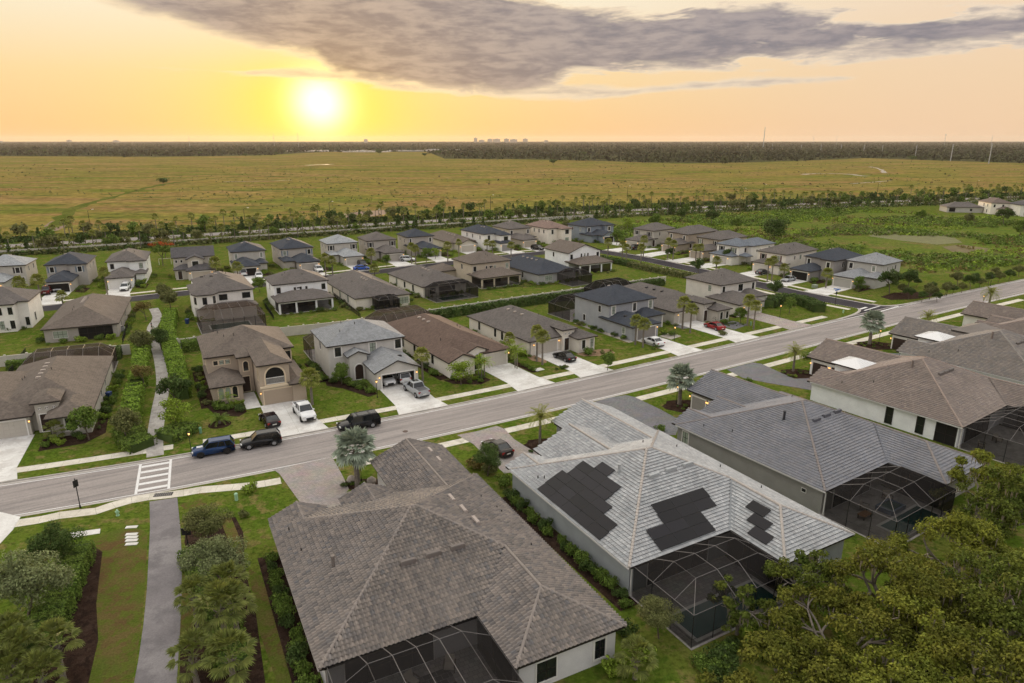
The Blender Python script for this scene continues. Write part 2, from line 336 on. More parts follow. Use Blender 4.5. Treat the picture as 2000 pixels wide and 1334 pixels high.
_am = {}
def paint_mat(c):
    c = tuple(c)
    if c not in _am: _am[c] = mat('house_paint', c, .65)
    return _am[c]
try:
    wd.cycles.sampling_method = 'MANUAL'; wd.cycles.sample_map_resolution = 512
except Exception: pass
cy = scn.cycles
cy.use_denoising = True; cy.max_bounces = 5; cy.diffuse_bounces = 2; cy.glossy_bounces = 2; cy.transmission_bounces = 2; cy.transparent_max_bounces = 8; cy.volume_bounces = 0
cy.use_adaptive_sampling = True; cy.adaptive_threshold = .03
cy.sample_clamp_indirect = 4

# ---------------------------------------------------------------- setting: land, streets, walks
C3 = (-7.03123534e-06, 1.20727764e-03, 5.81880091e-01, 9.23834737e+01)
def st_y(x):
    x2 = min(max(x, -58.), 105.); y = ((C3[0]*x2+C3[1])*x2+C3[2])*x2+C3[3]
    return y + (x-x2)*(3*C3[0]*x2*x2+2*C3[1]*x2+C3[2])
def st(x, d=0.):       # point of the main street at x, d metres to the north of its centre line
    t = Vector((1, (st_y(x+.5)-st_y(x-.5)))).normalized(); return (x - t.y*d, st_y(x) + t.x*d)
def st_ang(x): return math.atan((st_y(x+.5)-st_y(x-.5)))
def smooth(pts, n=6):
    out = []
    for i in range(len(pts)-1):
        p0 = Vector(pts[max(i-1,0)]); p1 = Vector(pts[i]); p2 = Vector(pts[i+1]); p3 = Vector(pts[min(i+2,len(pts)-1)])
        for k in range(n):
            t = k/n; out.append(.5*((2*p1)+(p2-p0)*t+(2*p0-5*p1+4*p2-p3)*t*t+(3*p1-p0-3*p2+p3)*t**3))
    out.append(Vector(pts[-1])); return out
def offs(cv, d):       # d > 0: to the left of the direction of travel
    o = []
    for i in range(len(cv)):
        t = (cv[min(i+1,len(cv)-1)] - cv[max(i-1,0)]).normalized(); o.append((cv[i].x - t.y*d, cv[i].y + t.x*d))
    return o
def sheet(name, pts, z, m, thick=.1, label=None):
    a = sum(pts[i][0]*pts[(i+1)%len(pts)][1]-pts[(i+1)%len(pts)][0]*pts[i][1] for i in range(len(pts)))
    if a < 0: pts = list(reversed(pts))
    b = MB(); b.prism(pts, z-thick, z); return tag(b.build(name, m), kind='structure')
def ribbon(name, L, Rr, z, m, thick=.05, kind='structure', parent=None):
    b = MB()
    for i in range(len(L)-1):
        for q in ((L[i],Rr[i],Rr[i+1],L[i+1]),): b.poly([(p[0],p[1],z) for p in q])
        for e in (L, Rr):
            p, q = e[i], e[i+1]; b.poly([(p[0],p[1],z-thick),(q[0],q[1],z-thick),(q[0],q[1],z),(p[0],p[1],z)])
    o = b.build(name, m, parent)
    return tag(o, kind=kind) if not parent else o
XS = [x*2. for x in range(-60, 150)]
road_c = [Vector((x, st_y(x))) for x in XS]
side_c = smooth([(-190,106),(-140,132),(-110,150.5),(-94,161),(-46.5,193),(-23.8,209),(4,228.5),(18,236.5),(27,237.5),(36,229.5),(44,218.5),(54,201.5),(63,185),(71.5,169),(80,157),(87,148)], 8)
far_c = smooth([(-330,160),(-240,200),(-176,234),(-149,248),(-119,264),(-85,284),(-45,306),(0,330),(53,357),(113,381),(160,396),(220,413),(292,436),(420,480),(600,540)], 5)

g = MB(); S = 16000
g.poly([(-S,-200,-.42),(S,-200,-.42),(S,S,-.42),(-S,S,-.42)]); tag(g.build('ground', FIELD), kind='structure')
# main street
tag(ribbon('main_street', st_l := offs(road_c, 4.2), offs(road_c, -4.2), -.12, ASPH, .3))
for s in (1, -1):
    tag(ribbon('edge_line', offs(road_c, s*3.88), offs(road_c, s*4.02), -.116, PAINT, .002))
tag(ribbon('side_street', offs(side_c, 3.1), offs(side_c, -3.1), -.128, ASPH_NEW, .3))
ribbon('side_street_gutter', offs(side_c, 3.75), offs(side_c, -3.75), -.134, KERB, .25)
for s in (1, -1):      # gutter pan and kerb, a real step
    ribbon('gutter', offs(road_c, s*4.2), offs(road_c, s*4.62), -.114, KERB, .3)
    ribbon('kerb', offs(road_c, s*4.62), offs(road_c, s*4.80), .012, KERB, .4)
iw = [i for i, p in enumerate(side_c) if p.y < st_y(p.x)+9.5 and p.x > 60]
cut = side_c[:iw[0]] if iw else side_c
inner = offs(cut, -3.75); outer = offs(cut, 3.75)
def arc(p0, c, p1, n=6): return [((1-t)**2*p0[0]+2*t*(1-t)*c[0]+t*t*p1[0], (1-t)**2*p0[1]+2*t*(1-t)*c[1]+t*t*p1[1]) for t in [k/n for k in range(1, n)]]
ei, eo = inner[-1], outer[-1]
mN = lambda x: st(x, 4.8)
xi = ei[0]-5; xo = eo[0]+10
blk1 = [mN(x) for x in XS if -118 <= x <= xi-3] + [mN(xi-2)] + arc(mN(xi-2), st(ei[0]+2.6, 5.2), ei) + list(reversed(inner))
blk1 += [(-190, 60)]
sheet('lawn_block', blk1, 0, LAWN, .4)
farN = offs(far_c, -8)
blk2 = [mN(xo+1)] + [mN(x) for x in XS if xo+2 <= x <= 296] + [(420, 420)] + list(reversed([p for p in farN if -250 < p[0] < 420])) + outer + arc(eo, st(eo[0]+3.5, 5.2), mN(xo+1))
sheet('lawn_block', blk2, 0, LAWN, .4)
blk3 = [(-120,-60),(300,-60)] + list(reversed([st(x,-4.8) for x in XS if -118 <= x <= 296]))
sheet('lawn_block', blk3, 0, LAWN, .4)
# kerb return at the side street
for nm, seq in (('kerb', [mN(xi-2)] + arc(mN(xi-2), st(ei[0]+2.6, 5.2), ei) + [ei]), ('kerb', [eo] + arc(eo, st(eo[0]+3.5, 5.2), mN(xo+1)) + [mN(xo+1)])):
    sv = smooth(seq, 3); ribbon(nm, offs(sv, .02), offs(sv, -.55), .013, KERB, .3)
# asphalt of the mouth and its crossing lines
b = MB(); mp = [mN(xi-2)] + arc(mN(xi-2), st(ei[0]+2.6, 5.2), ei) + [ei, eo] + arc(eo, st(eo[0]+3.5, 5.2), mN(xo+1)) + [mN(xo+1), st(xo, 4.3), st(xi, 4.3)]
b.poly([(p[0],p[1],-.110) for p in reversed(mp)]); tag(b.build('street_mouth', ASPH_NEW), kind='structure')
d = (Vector(eo)-Vector(ei)).normalized(); nrm = Vector((d.y, -d.x))
for k, (o0, w0, l0, l1) in enumerate(((.3,.6,.2,3.3), (1.7,.35,-.4,8.4), (4.4,.35,-.4,10.2))):
    p = Vector(ei) + nrm*o0; b = MB(); a0 = p+d*l0; a1 = p+d*l1; a2 = a1+nrm*w0; a3 = a0+nrm*w0
    b.poly([(q.x,q.y,-.104) for q in (a3,a2,a1,a0)]); tag(b.build('crossing_line' if k else 'stop_line', PAINT), kind='structure')
# zebra crossing (a ladder) on the main street: two rails and five rungs
xw = empty('crosswalk', (*st(-41.2), -.112), st_ang(-41.2)); xw['kind'] = 'structure'
b = MB(); b.box(-.14,-4.0,0,.14,4.0,.003); rail = b.mesh('rail', PAINT)
for x in (-1.62, 1.62): inst('rail', rail, xw, (x,0,0))
b = MB(); b.box(-1.46,-.27,0,1.46,.27,.003); rung = b.mesh('rung', PAINT)
for k in range(5): inst('rung', rung, xw, (0, -3.1+k*1.55, 0))
# far dual carriageway and its verges
ribbon('road_verge', offs(far_c, 34), offs(far_c, -12), -.34, VERGE, .02)
ribbon('far_carriageway', offs(far_c, 21), offs(far_c, 13), -.22, ASPH, .1)
ribbon('far_carriageway', offs(far_c, 4), offs(far_c, -4), -.22, ASPH, .1)
for dd in (21.5, 12.5, 4.5, -4.5): ribbon('far_kerb', offs(far_c, dd+.14), offs(far_c, dd-.14), -.16, KERB, .1)
# wetland behind the right-hand houses
sheet('wetland', [(36,262),(60,262),(80,250),(97,222),(108,200),(116,190),(140,196),(190,226),(290,290),(330,370),(262,362),(225,352),(200,396),(150,382),(110,366),(80,345),(50,330),(20,300)], .03, WET, .05)
sheet('wetland_pond', [(148.73,288.67),(164.09,297.28),(174.38,292.06),(175.56,272.82),(168.92,255.88),(156.21,250.67),(148.85,261.30),(142.90,272.82)], .05, mat('pond_weed', (.120,.118,.030), .7, var=.25, vs=.3), .03)
sheet('bare_soil', [(155.07,245.67),(165.62,250.67),(169.36,240.85),(159.17,229.56),(151.51,233.95)], .055, mat('red_soil', (.14,.110,.048), .95, var=.25, vs=.4), .03)
for pp in ([(-94.49,353.89),(-83.27,374.89),(-68.59,386.32),(-62.94,369.42),(-72.50,349.00),(-87.12,335.06)], [(-211.39,310.20),(-221.17,330.66),(-211.60,326.36),(-201.00,310.20),(-195.10,293.78),(-199.05,293.78)]):
    sheet('bare_patch', pp, -.39, mat('bare_patch', (.19,.125,.085), .95, var=.2, vs=.2), .02)

DITCH = ground_mat('ditch_grass', [(.085,.105,.020), (.120,.125,.028)], .05, .5, .5)
for pts,w in (([(-204.07,304.12),(-251.13,399.62),(-271.60,472.96),(-300.00,584.66),(-306.07,675.14),(-287.08,741.86)],7),([(-193.83,313.55),(-166.79,329.89),(-136.11,352.77),(-108.33,365.40)],3.5),([(-31.45,863.29),(45.22,774.59),(108.33,741.86),(151.41,626.71)],4),([(180.93,547.81),(242.66,591.28),(315.71,634.30)],5),([(-379.16,741.86),(-332.64,786.15),(-238.33,741.86)],9),([(0.00,1378.94),(173.33,1193.60),(397.95,1095.27)],10),([(-684.20,939.99),(-588.67,1011.77),(-411.27,974.58)],16),([(-273.68,939.99),(-130.00,892.44),(-41.05,939.99)],14)):
    cv_ = smooth(pts,8); rr_ = random.Random(int(w*10)); wl_ = [w*.5*rr_.uniform(.3,1.4) for q in cv_]; L1 = [offs(cv_,x)[i] for i,x in enumerate(wl_)]; L2 = [offs(cv_,-w*.5*rr_.uniform(.3,1.4))[i] for i in range(len(cv_))]; ribbon('ditch', L1, L2, -.385, DITCH, .02)
MUD = mat('mud_flat', (.30,.25,.20), .6, var=.35, vs=.15)
for pts,w in (([(325.93,789.51),(356.15,814.14),(379.98,801.64),(380.31,755.20)],9),([(519.38,1020.41),(487.36,929.94),(438.87,827.03)],7),([(299.58,620.00),(329.36,643.09),(361.40,667.92)],4),([(-268.65,651.16),(-241.14,659.44),(-212.70,676.63)],2.5),([(-314.96,1083.55),(-287.32,1130.12)],8)):
    cv_ = smooth(pts,6); rr_ = random.Random(int(w*7)); ribbon('mud_flat', [offs(cv_,w*.5*rr_.uniform(.1,1.2))[i] for i in range(len(cv_))], [offs(cv_,-w*.5*rr_.uniform(.1,1.2))[i] for i in range(len(cv_))], -.375, MUD, .02)
# sidewalks: each slab a piece of its own
def slabs(name, cv, w, step, z, m, skip=(), gap=.02, th=.12):
    """a paved walk of slabs that follow its curve, each a piece of its own"""
    root = empty(name, (cv[0].x,cv[0].y,0)); root['kind'] = 'structure'; o = cv[0]
    acc = [0.]
    for i in range(1, len(cv)): acc.append(acc[-1]+(cv[i]-cv[i-1]).length)
    def pt(s_):
        s_ = min(max(s_,0),acc[-1]); i = 1
        while i < len(cv)-1 and acc[i] < s_: i += 1
        f = (s_-acc[i-1])/max(acc[i]-acc[i-1],1e-6); p = cv[i-1].lerp(cv[i], f); return p
    def fr(s_): t = (pt(s_+.6)-pt(s_-.6)).normalized(); return pt(s_), Vector((-t.y,t.x))
    n = int(acc[-1]/step)
    for k in range(n):
        (p,a_),(q,b_) = fr(k*step+gap/2), fr((k+1)*step-gap/2)
        if any(c0 <= p.x <= c1 for c0, c1 in skip): continue
        b = MB(); b.prism([tuple(x-o) for x in (p-a_*w/2, q-b_*w/2, q+b_*w/2, p+a_*w/2)], z-th, z); b.build('slab', m, root)
    return root
def walk_curve(d, x0, x1): return [Vector(st(x, d)) for x in np.arange(x0, x1, .5)]
slabs('sidewalk', walk_curve(7.5, -70, 74), 1.5, 1.7, .012, WALKC, skip=((-43.6,-41.0),))
slabs('sidewalk', walk_curve(-7.4, -22, 120), 1.5, 1.7, .012, WALKC)
nw = smooth([(-51.17,60.19),(-49.52,60.76),(-47.64,61.44),(-45.92,62.43),(-43.52,62.83),(-42.15,64.18),(-40.83,65.24),(-39.03,66.01),(-36.52,66.56),(-34.41,67.47),(-31.77,67.93),(-28.62,68.63),(-25.99,69.71)], 4)
slabs('sidewalk', nw, 1.55, 1.7, .014, WALKC)
pth = smooth([(-43.51,75.84),(-46.61,82.01),(-50.52,90.83),(-55.16,101.50),(-62.17,114.66),(-69.79,127.64),(-73.91,135.19),(-76.61,142.73),(-79.68,148.20),(-82.83,153.07)], 6)
slabs('garden_path', pth, 1.9, 1.5, .016, CONC_OLD)
sw = smooth([(p[0],p[1]) for p in offs(cut, -6.2)[-30:]], 2); slabs('sidewalk', sw, 1.4, 1.7, .012, WALKC)
sw = smooth([(p[0],p[1]) for p in offs(cut, 6.0)[-34:]], 2); slabs('sidewalk', sw, 1.4, 1.7, .013, WALKC)
sw = smooth([(p[0],p[1]) for p in offs(cut, 6.4)[8:60]], 2); slabs('sidewalk', sw, 1.4, 3.4, .012, WALKC)
# asphalt path on the near side
npL = [(-38.64,64.92),(-36.03,59.91),(-33.53,54.71),(-31.37,50.22),(-29.33,45.70),(-27.69,41.80),(-26.84,39.61),(-27.2,32),(-19,10)]
npR = [(-36.10,65.79),(-33.03,59.91),(-30.46,54.71),(-28.38,50.22),(-26.40,45.70),(-24.74,41.80),(-23.82,39.61),(-23.6,32),(-15,10)]
ribbon('asphalt_path', npL, npR, .02, ASPH_PATH, .05)
sheet('dry_grass_strip', [(-35.82,58.99),(-33.72,54.71),(-31.54,50.22),(-29.50,45.70),(-27.85,41.80),(-26.78,39.09),(-29.87,39.09),(-31.91,43.96),(-34.54,48.19),(-37.06,53.14),(-38.34,55.68),(-40.94,57.21),(-39.98,58.53),(-38.43,60.29)], .008, DRYLAWN, .03)
sheet('dry_grass_strip', [(-30.93,55.93),(-30.02,55.52),(-27.06,50.92),(-25.14,46.92),(-25.85,44.52),(-28.33,50.22)], .008, DRYLAWN, .03)
sheet('dry_grass_strip', [(-23.74,53.14),(-21.61,51.64),(-17.74,45.10),(-15.30,39.09),(-16.38,39.09),(-19.96,45.10)], .008, DRYLAWN, .03)
sheet('dry_grass_strip', [(-35.22,64.39),(-33.25,65.46),(-32.24,64.39),(-33.79,63.04)], .008, DRYLAWN, .03)
sheet('dry_grass_strip', [(-48.56,62.03),(-45.77,63.04),(-42.72,64.71),(-43.28,63.34),(-46.07,61.83),(-49.20,61.05)], .008, DRYLAWN, .03)
sheet('mulch_bed', [(-38.34,55.68),(-37.06,53.14),(-34.54,48.19),(-31.91,43.96),(-29.87,39.09),(-33.83,39.09),(-36.26,45.70),(-38.72,50.92),(-40.39,55.11),(-40.34,57.04)], .014, MULCH, .03)
sheet('mulch_bed', [(-33.24,61.83),(-28.27,61.83),(-26.41,58.99),(-24.06,53.14),(-20.81,46.92),(-17.28,39.09),(-23.39,39.09),(-25.59,43.96),(-25.06,46.92),(-28.67,53.14),(-31.38,57.21)], .012, MULCH, .03)
sheet('mulch_bed', [(-29.64,61.34),(-28.61,61.63),(-25.89,57.21),(-24.99,55.11),(-26.06,55.52)], .018, DRYLAWN, .03)
sheet('concrete_pad', [(-43.41,58.89),(-40.82,59.63),(-40.39,58.80),(-42.80,58.00)], .03, CONC, .08)
st5 = empty('stepping_stones', (0,0,0)); tag(st5, 'row of five white stepping slabs in the dry grass beside the asphalt path', 'paving slabs')
b = MB(); b.box(-.55,-.22,0,.55,.22,.06); me = b.mesh('slab', CONC)
for p in ((-37.87,59.91),(-37.18,58.62),(-36.89,58.09),(-36.61,57.56),(-36.29,56.95)): inst('slab', me, st5, (*p, 0), .12)
b = MB(); b.box(-.95,-.4,0,.95,.4,.012); b.k = 1
for i in range(9): b.box(-.9+i*.2,-.36,.008,-.82+i*.2,.36,.022)
gr = b.build('storm_grate', [VENT_D, CAGE_M], loc=(*(-37.91,66.45), .02), rz=.2); tag(gr, 'steel storm grate set in the pavement at the end of the asphalt path', 'grate')
for i, (p, nm) in enumerate((((-14.16,83.48),'round rusty manhole cover in the road near the black wagon'), ((13.43,92.80),'round manhole cover in the road by the pale driveway opening'))):
    b = MB(); b.tube((0,0,-.02),(0,0,.006),.36,.36,20); b.tube((0,0,.006),(0,0,.010),.28,.28,20)
    tag(b.build('manhole_cover', mat('rusty_iron', (.11,.075,.06), .8, var=.3, vs=6), loc=(*p,-.112)), nm, 'manhole')
# pale worn patches in the carriageway

# ---------------------------------------------------------------- houses
PITCH = .42
def hip_roof(u0,u1,v0,v1,z,p=PITCH,kind='hip',fas=.2):
    """kind: hip, gu (ridge along u, gable ends at u0/u1), gv (ridge along v, gable ends), gf (ridge along v, gable at v0, hip at v1 side hidden), shed"""
    b = MB(); w, d = u1-u0, v1-v0
    if kind == 'hip': along = 'u' if w >= d else 'v'; h = min(w,d)/2
    elif kind == 'gu': along = 'u'; h = d/2
    else: along = 'v'; h = w/2
    zr = z+h*p; A,B,C,D = (u0,v0,z),(u1,v0,z),(u1,v1,z),(u0,v1,z)
    if kind == 'hip' and along == 'u':
        E,F = (u0+h,v0+d/2,zr),(u1-h,v0+d/2,zr); T = [(A,B,F,E),(B,C,F),(C,D,E,F),(D,A,E)]; rid = [(E,F),(A,E),(D,E),(B,F),(C,F)]
    elif kind == 'hip':
        E,F = (u0+w/2,v0+h,zr),(u0+w/2,v1-h,zr); T = [(A,B,E),(B,C,F,E),(C,D,F),(D,A,E,F)]; rid = [(E,F),(A,E),(B,E),(C,F),(D,F)]
    elif along == 'u':
        E,F = (u0,v0+d/2,zr),(u1,v0+d/2,zr); T = [(A,B,F,E),(C,D,E,F)]; rid = [(E,F)]
    else:
        E,F = (u0+w/2,v0,zr),(u0+w/2,v1,zr); T = [(B,C,F,E),(D,A,E,F)]; rid = [(E,F)]
    for t in T: b.poly(t, 0)
    if kind == 'hip':
        for P,Q in ((A,B),(B,C),(C,D),(D,A)): b.poly([(P[0],P[1],z-fas),(Q[0],Q[1],z-fas),Q,P], 1)
        b.poly([(q[0],q[1],z-fas) for q in (D,C,B,A)], 1)
    else:      # gabled: thin slopes with an underside and barge boards
        for t in T:
            b.poly([(q[0],q[1],q[2]-fas) for q in reversed(t)], 1)
            for i in range(4):
                P,Q = t[i], t[(i+1)%4]; b.poly([(P[0],P[1],P[2]-fas),(Q[0],Q[1],Q[2]-fas),Q,P], 1)
    return b, rid
FACES = {'F': (0,), 'B': (math.pi,), 'L': (-math.pi/2,), 'R': (math.pi/2,)}
def frame_mesh(w,h,tr,m):      # trim ring standing proud of the wall, origin bottom centre, outward is -y
    def f():
        b = MB(); d = .07
        b.box(-w/2-tr,-d,-tr,w/2+tr,.02,0); b.box(-w/2-tr,-d,h,w/2+tr,.02,h+tr); b.box(-w/2-tr,-d,0,-w/2,.02,h); b.box(w/2,-d,0,w/2+tr,.02,h)
        return b.mesh('window', m)
    return cached(('fr',w,h,tr,m.name), f)
def pane_mesh(w,h,m):
    def f(): b = MB(); b.poly([(-w/2,-.015,0),(w/2,-.015,0),(w/2,-.015,h),(-w/2,-.015,h)]); return b.mesh('pane', m)
    return cached(('pn',w,h,m.name), f)
def sash_mesh(w,h,nx,m):
    def f():
        b = MB(); t = .028; b.box(-w/2,-.04,h/2-t,w/2,-.018,h/2+t)
        for i in range(1,nx):
            x = -w/2+w*i/nx; b.box(x-t*.9,-.045,0,x+t*.9,-.019,h)
        b.box(-w/2,-.042,0,-w/2+.05,-.017,h); b.box(w/2-.05,-.042,0,w/2,-.017,h)
        return b.mesh('sash', m)
    return cached(('sa',w,h,nx,m.name), f)
def arch_mesh(w,h,tr,m,part):
    """round-headed window: trim ring or pane"""
    def f():
        b = MB(); n = 10; r = w/2; hs = h-r
        prof = [(-r,0),(-r,hs)] + [(-r*math.cos(math.pi*i/n), hs+r*math.sin(math.pi*i/n)) for i in range(1,n)] + [(r,hs),(r,0)]
        if part == 'pane': b.poly([(x,-.015,z) for x,z in reversed(prof)])
        else:
            k = (r+tr)/r; out = [(-r-tr,0),(-r-tr,hs)] + [(-(r+tr)*math.cos(math.pi*i/n), hs+(r+tr)*math.sin(math.pi*i/n)) for i in range(1,n)] + [(r+tr,hs),(r+tr,0)]
            for i in range(len(prof)-1):
                p,q,P,Q = prof[i],prof[i+1],out[i],out[i+1]
                b.poly([(p[0],-.07,p[1]),(q[0],-.07,q[1]),(Q[0],-.07,Q[1]),(P[0],-.07,P[1])])
                b.poly([(P[0],-.07,P[1]),(Q[0],-.07,Q[1]),(Q[0],.02,Q[1]),(P[0],.02,P[1])]); b.poly([(p[0],.02,p[1]),(q[0],.02,q[1]),(q[0],-.07,q[1]),(p[0],-.07,p[1])])
            b.box(-r-tr,-.08,-tr,r+tr,.02,0)
        return b.mesh(part, m)
    return cached(('ar',w,h,tr,m.name,part), f)
def garage_mesh(w,h,m,cols=8):
    def f():
        b = MB(); b.box(-w/2,-.02,0,w/2,.02,h); cw = w/cols; rh = h/4
        for r_ in range(4):
            for c_ in range(cols):
                x = -w/2+c_*cw; b.box(x+.03,-.045,r_*rh+.03,x+cw-.03,-.02,(r_+1)*rh-.03)
        return b.mesh('garage_door', m)
    return cached(('gd',w,h,m.name,cols), f)
class House:
    def __init__(s, name, O, ang, label, wall, roof, trim=TRIMW, fascia=BRONZE, ov=.42, cat='house', group=None):
        s.e = empty(name, (O[0],O[1],0), R(ang)); tag(s.e, label, cat, group); s.O = O; s.a = R(ang)
        s.wm = wall_mat(wall); s.rm = roof_mat(roof) if isinstance(roof, tuple) else roof; s.trim = trim; s.fas = fascia; s.ov = ov; s.w = []; s.label = label; s.wall = wall
    def W(s, uv): return (s.O[0]+uv[0]*math.cos(s.a)-uv[1]*math.sin(s.a), s.O[1]+uv[0]*math.sin(s.a)+uv[1]*math.cos(s.a))
    def wing(s, u0,u1,v0,v1,z,kind='hip',z0=0.,p=PITCH,roof=True,wm=None,open_=()):
        i = len(s.w); o = s.ov+.013*i; z += .011*i; s.w.append((u0,u1,v0,v1,z,o))
        b = MB(); a0,a1,b0,b1 = u0+o,u1-o,v0+o,v1-o; zt = z-.06
        if kind == 'hip': b.box(a0,b0,z0,a1,b1,zt)
        elif kind == 'gu':
            vm = (v0+v1)/2; zr = z+(v1-v0)/2*p-.2; zl = z+o*p-.2
            pr = [(b0,z0),(b1,z0),(b1,zl),(vm,zr),(b0,zl)]
            b.poly([(a0,y,q) for y,q in reversed(pr)]); b.poly([(a1,y,q) for y,q in pr])
            b.poly([(a0,b0,z0),(a1,b0,z0),(a1,b0,zl),(a0,b0,zl)]); b.poly([(a1,b1,z0),(a0,b1,z0),(a0,b1,zl),(a1,b1,zl)])
        else:
            um = (u0+u1)/2; zr = z+(u1-u0)/2*p-.2; zl = z+o*p-.2
            pr = [(a0,z0),(a1,z0),(a1,zl),(um,zr),(a0,zl)]
            if open_:
                t_, w_, h_ = open_; L_, R_ = t_-w_/2, t_+w_/2
                b.poly([(a0,b0,z0),(L_,b0,z0),(L_,b0,h_),(a0,b0,h_)]); b.poly([(R_,b0,z0),(a1,b0,z0),(a1,b0,h_),(R_,b0,h_)]); b.poly([(a0,b0,h_),(L_,b0,h_),(R_,b0,h_),(a1,b0,h_),(a1,b0,zl),(um,b0,zr),(a0,b0,zl)])
                b.poly([(a0,b0+.02,.02),(a1,b0+.02,.02),(a1,b1,.02),(a0,b1,.02)])
            else: b.poly([(x,b0,q) for x,q in pr])
            b.poly([(x,b1,q) for x,q in reversed(pr)])
            b.poly([(a0,b1,z0),(a0,b0,z0),(a0,b0,zl),(a0,b1,zl)]); b.poly([(a1,b0,z0),(a1,b1,z0),(a1,b1,zl),(a1,b0,zl)])
        b.build('wall', wm or s.wm, s.e)
        if roof:
            rb, rid = hip_roof(u0,u1,v0,v1,z,p,kind); s.last_roof = rb.build('roof', [s.rm, s.fas], s.e)
            if len(s.w) == 1: s.main_roof = s.last_roof; s.zr = z + min(u1-u0,v1-v0)/2*p
        return i
    def at(s, i, f, t, z, out=0.):
        u0,u1,v0,v1,_,o = s.w[i]
        return {'F': (t,v0+o-out,z), 'B': (t,v1-o+out,z), 'L': (u0+o-out,t,z), 'R': (u1-o+out,t,z)}[f]
    def win(s, i, f, t, z, w=.95, h=1.4, tr=.14, nx=2, pane=None, arch=False, trim=None, shut=None):
        tm = trim or s.trim; pm = pane or (GLASS_L if rnd.random() < .25 else GLASS); rz = FACES[f][0]
        if arch:
            o = inst('window', arch_mesh(w,h,tr,tm,'window'), s.e, s.at(i,f,t,z), rz); inst('pane', arch_mesh(w,h,tr,pm,'pane'), o)
        else:
            o = inst('window', frame_mesh(w,h,tr,tm), s.e, s.at(i,f,t,z), rz); inst('pane', pane_mesh(w,h,pm), o); inst('sash', sash_mesh(w,h,nx,BRONZE), o)
        if shut:
            me = cached(('sh',h,shut), lambda: (lambda b: (b.box(-.2,-.05,-.05,.2,.015,h+.05), [b.box(-.16,-.065,.05+k*.16,.16,-.05,.15+k*.16) for k in range(int(h/.16))], b.mesh('shutter', paint_mat(shut)))[-1])(MB()))
            for q in (-1,1): inst('shutter', me, o, (q*(w/2+tr+.22),0,0))
        return o
    def garage(s, i, f, t, w=4.9, h=2.25, c=None, open_=False, tr=.16, cols=8, trim=None):
        rz = FACES[f][0]; m = paint_mat(c or tuple(x*1.02 for x in s.wall))
        fr = inst('garage_frame', cached(('gf',w,h,tr,(trim or s.trim).name), lambda: (lambda b: (b.box(-w/2-tr,-.06,0,-w/2,.02,h), b.box(w/2,-.06,0,w/2+tr,.02,h), b.box(-w/2-tr,-.06,h,w/2+tr,.02,h+tr*1.3), b.mesh('garage_frame', trim or s.trim))[-1])(MB())), s.e, s.at(i,f,t,0), rz)
        if open_ == 'real': pass
        elif open_: inst('opening', pane_mesh(w,h,DARK_PANE), s.e, s.at(i,f,t,.01), rz)  # flat dark sheet painted as the garage's inner shade, no real hole
        else: inst('garage_door', garage_mesh(w,h,m,cols), s.e, s.at(i,f,t,.01,.012), rz)
        for q in (-1,1):
            la = inst('wall_lamp', cached('wlamp', lambda: (lambda b: (b.box(-.07,-.16,.0,.07,-.02,.06,0), b.box(-.06,-.14,.06,.06,-.03,.3,1), b.box(-.08,-.17,.3,.08,-.01,.36,0), b.mesh('wall_lamp', [BLACK, LAMPLIT]))[-1])(MB())), s.e, s.at(i,f,t+q*(w/2+.42),1.75), rz)
    def door(s, i, f, t, z=0, w=1.0, h=2.3, m=None):
        o = inst('door', frame_mesh(w,h,.1,s.trim), s.e, s.at(i,f,t,z+.1), FACES[f][0]); inst('leaf', pane_mesh(w,h,m or DOORBR), o, (0,-.005,0)); return o
    def vents(s, n, u, v, du, dv, z, m=VENT_P):
        me = cached(('rv',m.name), lambda: (lambda b: (b.box(-.34,-.22,-.1,.34,.22,.10), b.box(-.26,-.16,.10,.26,.16,.16), b.mesh('roof_vent', m))[-1])(MB()))
        for k in range(n): inst('roof_vent', me, s.e, (u+du*k,v+dv*k,z))
    def stack(s, u, v, z):
        me = cached('stk', lambda: (lambda b: (b.tube((0,0,-.3),(0,0,.36),.055,.05,6), b.tube((0,0,-.12),(0,0,.02),.16,.08,8), b.mesh('pipe_stack', VENT_D))[-1])(MB()))
        inst('pipe_stack', me, s.e, (u,v,z))
    def roofz(s, i, u, v, p=PITCH):
        u0,u1,v0,v1,z,o = s.w[i]; return z + p*min(u-u0,u1-u,v-v0,v1-v)
    def bits(s, i, n=3, vd=None):
        """ridge vents and soil stacks scattered over a roof"""
        u0,u1,v0,v1,z,o = s.w[i]; w,d = u1-u0, v1-v0; h = min(w,d)/2
        if w >= d:
            for k in range(n):
                u = u0+w/2+(k-(n-1)/2)*1.5; v = v0+d/2+.9; s.vents(1,u,v,0,0,s.roofz(i,u,v)+.03, vd or (VENT_P if rnd.random()<.6 else VENT_D))
        else:
            for k in range(n):
                v = v0+h+1.0+k*1.7
                if v > v1-h: break
                u = u0+w/2-.9; s.vents(1,u,v,0,0,s.roofz(i,u,v)+.03, vd or VENT_P)
        for k in range(3):
            u = u0+rnd.uniform(.2,.8)*w; v = v0+rnd.uniform(.25,.75)*d; s.stack(u,v,s.roofz(i,u,v))
    def gutter(s, i, f):
        u0,u1,v0,v1,z,o = s.w[i]; b = MB()
        if f == 'L': b.box(u0-.1,v0,z-.16,u0-.005,v1,z-.02); b.tube((u0+o-.06,v0+.25,0),(u0+o-.06,v0+.25,z-.2),.06,.06,5)
        if f == 'R': b.box(u1+.005,v0,z-.16,u1+.1,v1,z-.02)
        if f == 'F': b.box(u0,v0-.1,z-.16,u1,v0-.005,z-.02); b.tube((u0+.5,v0+o-.06,0),(u0+.5,v0+o-.06,z-.2),.05,.05,5)
        b.build('gutter', GUTTER if i == 99 else BRONZE, s.e)
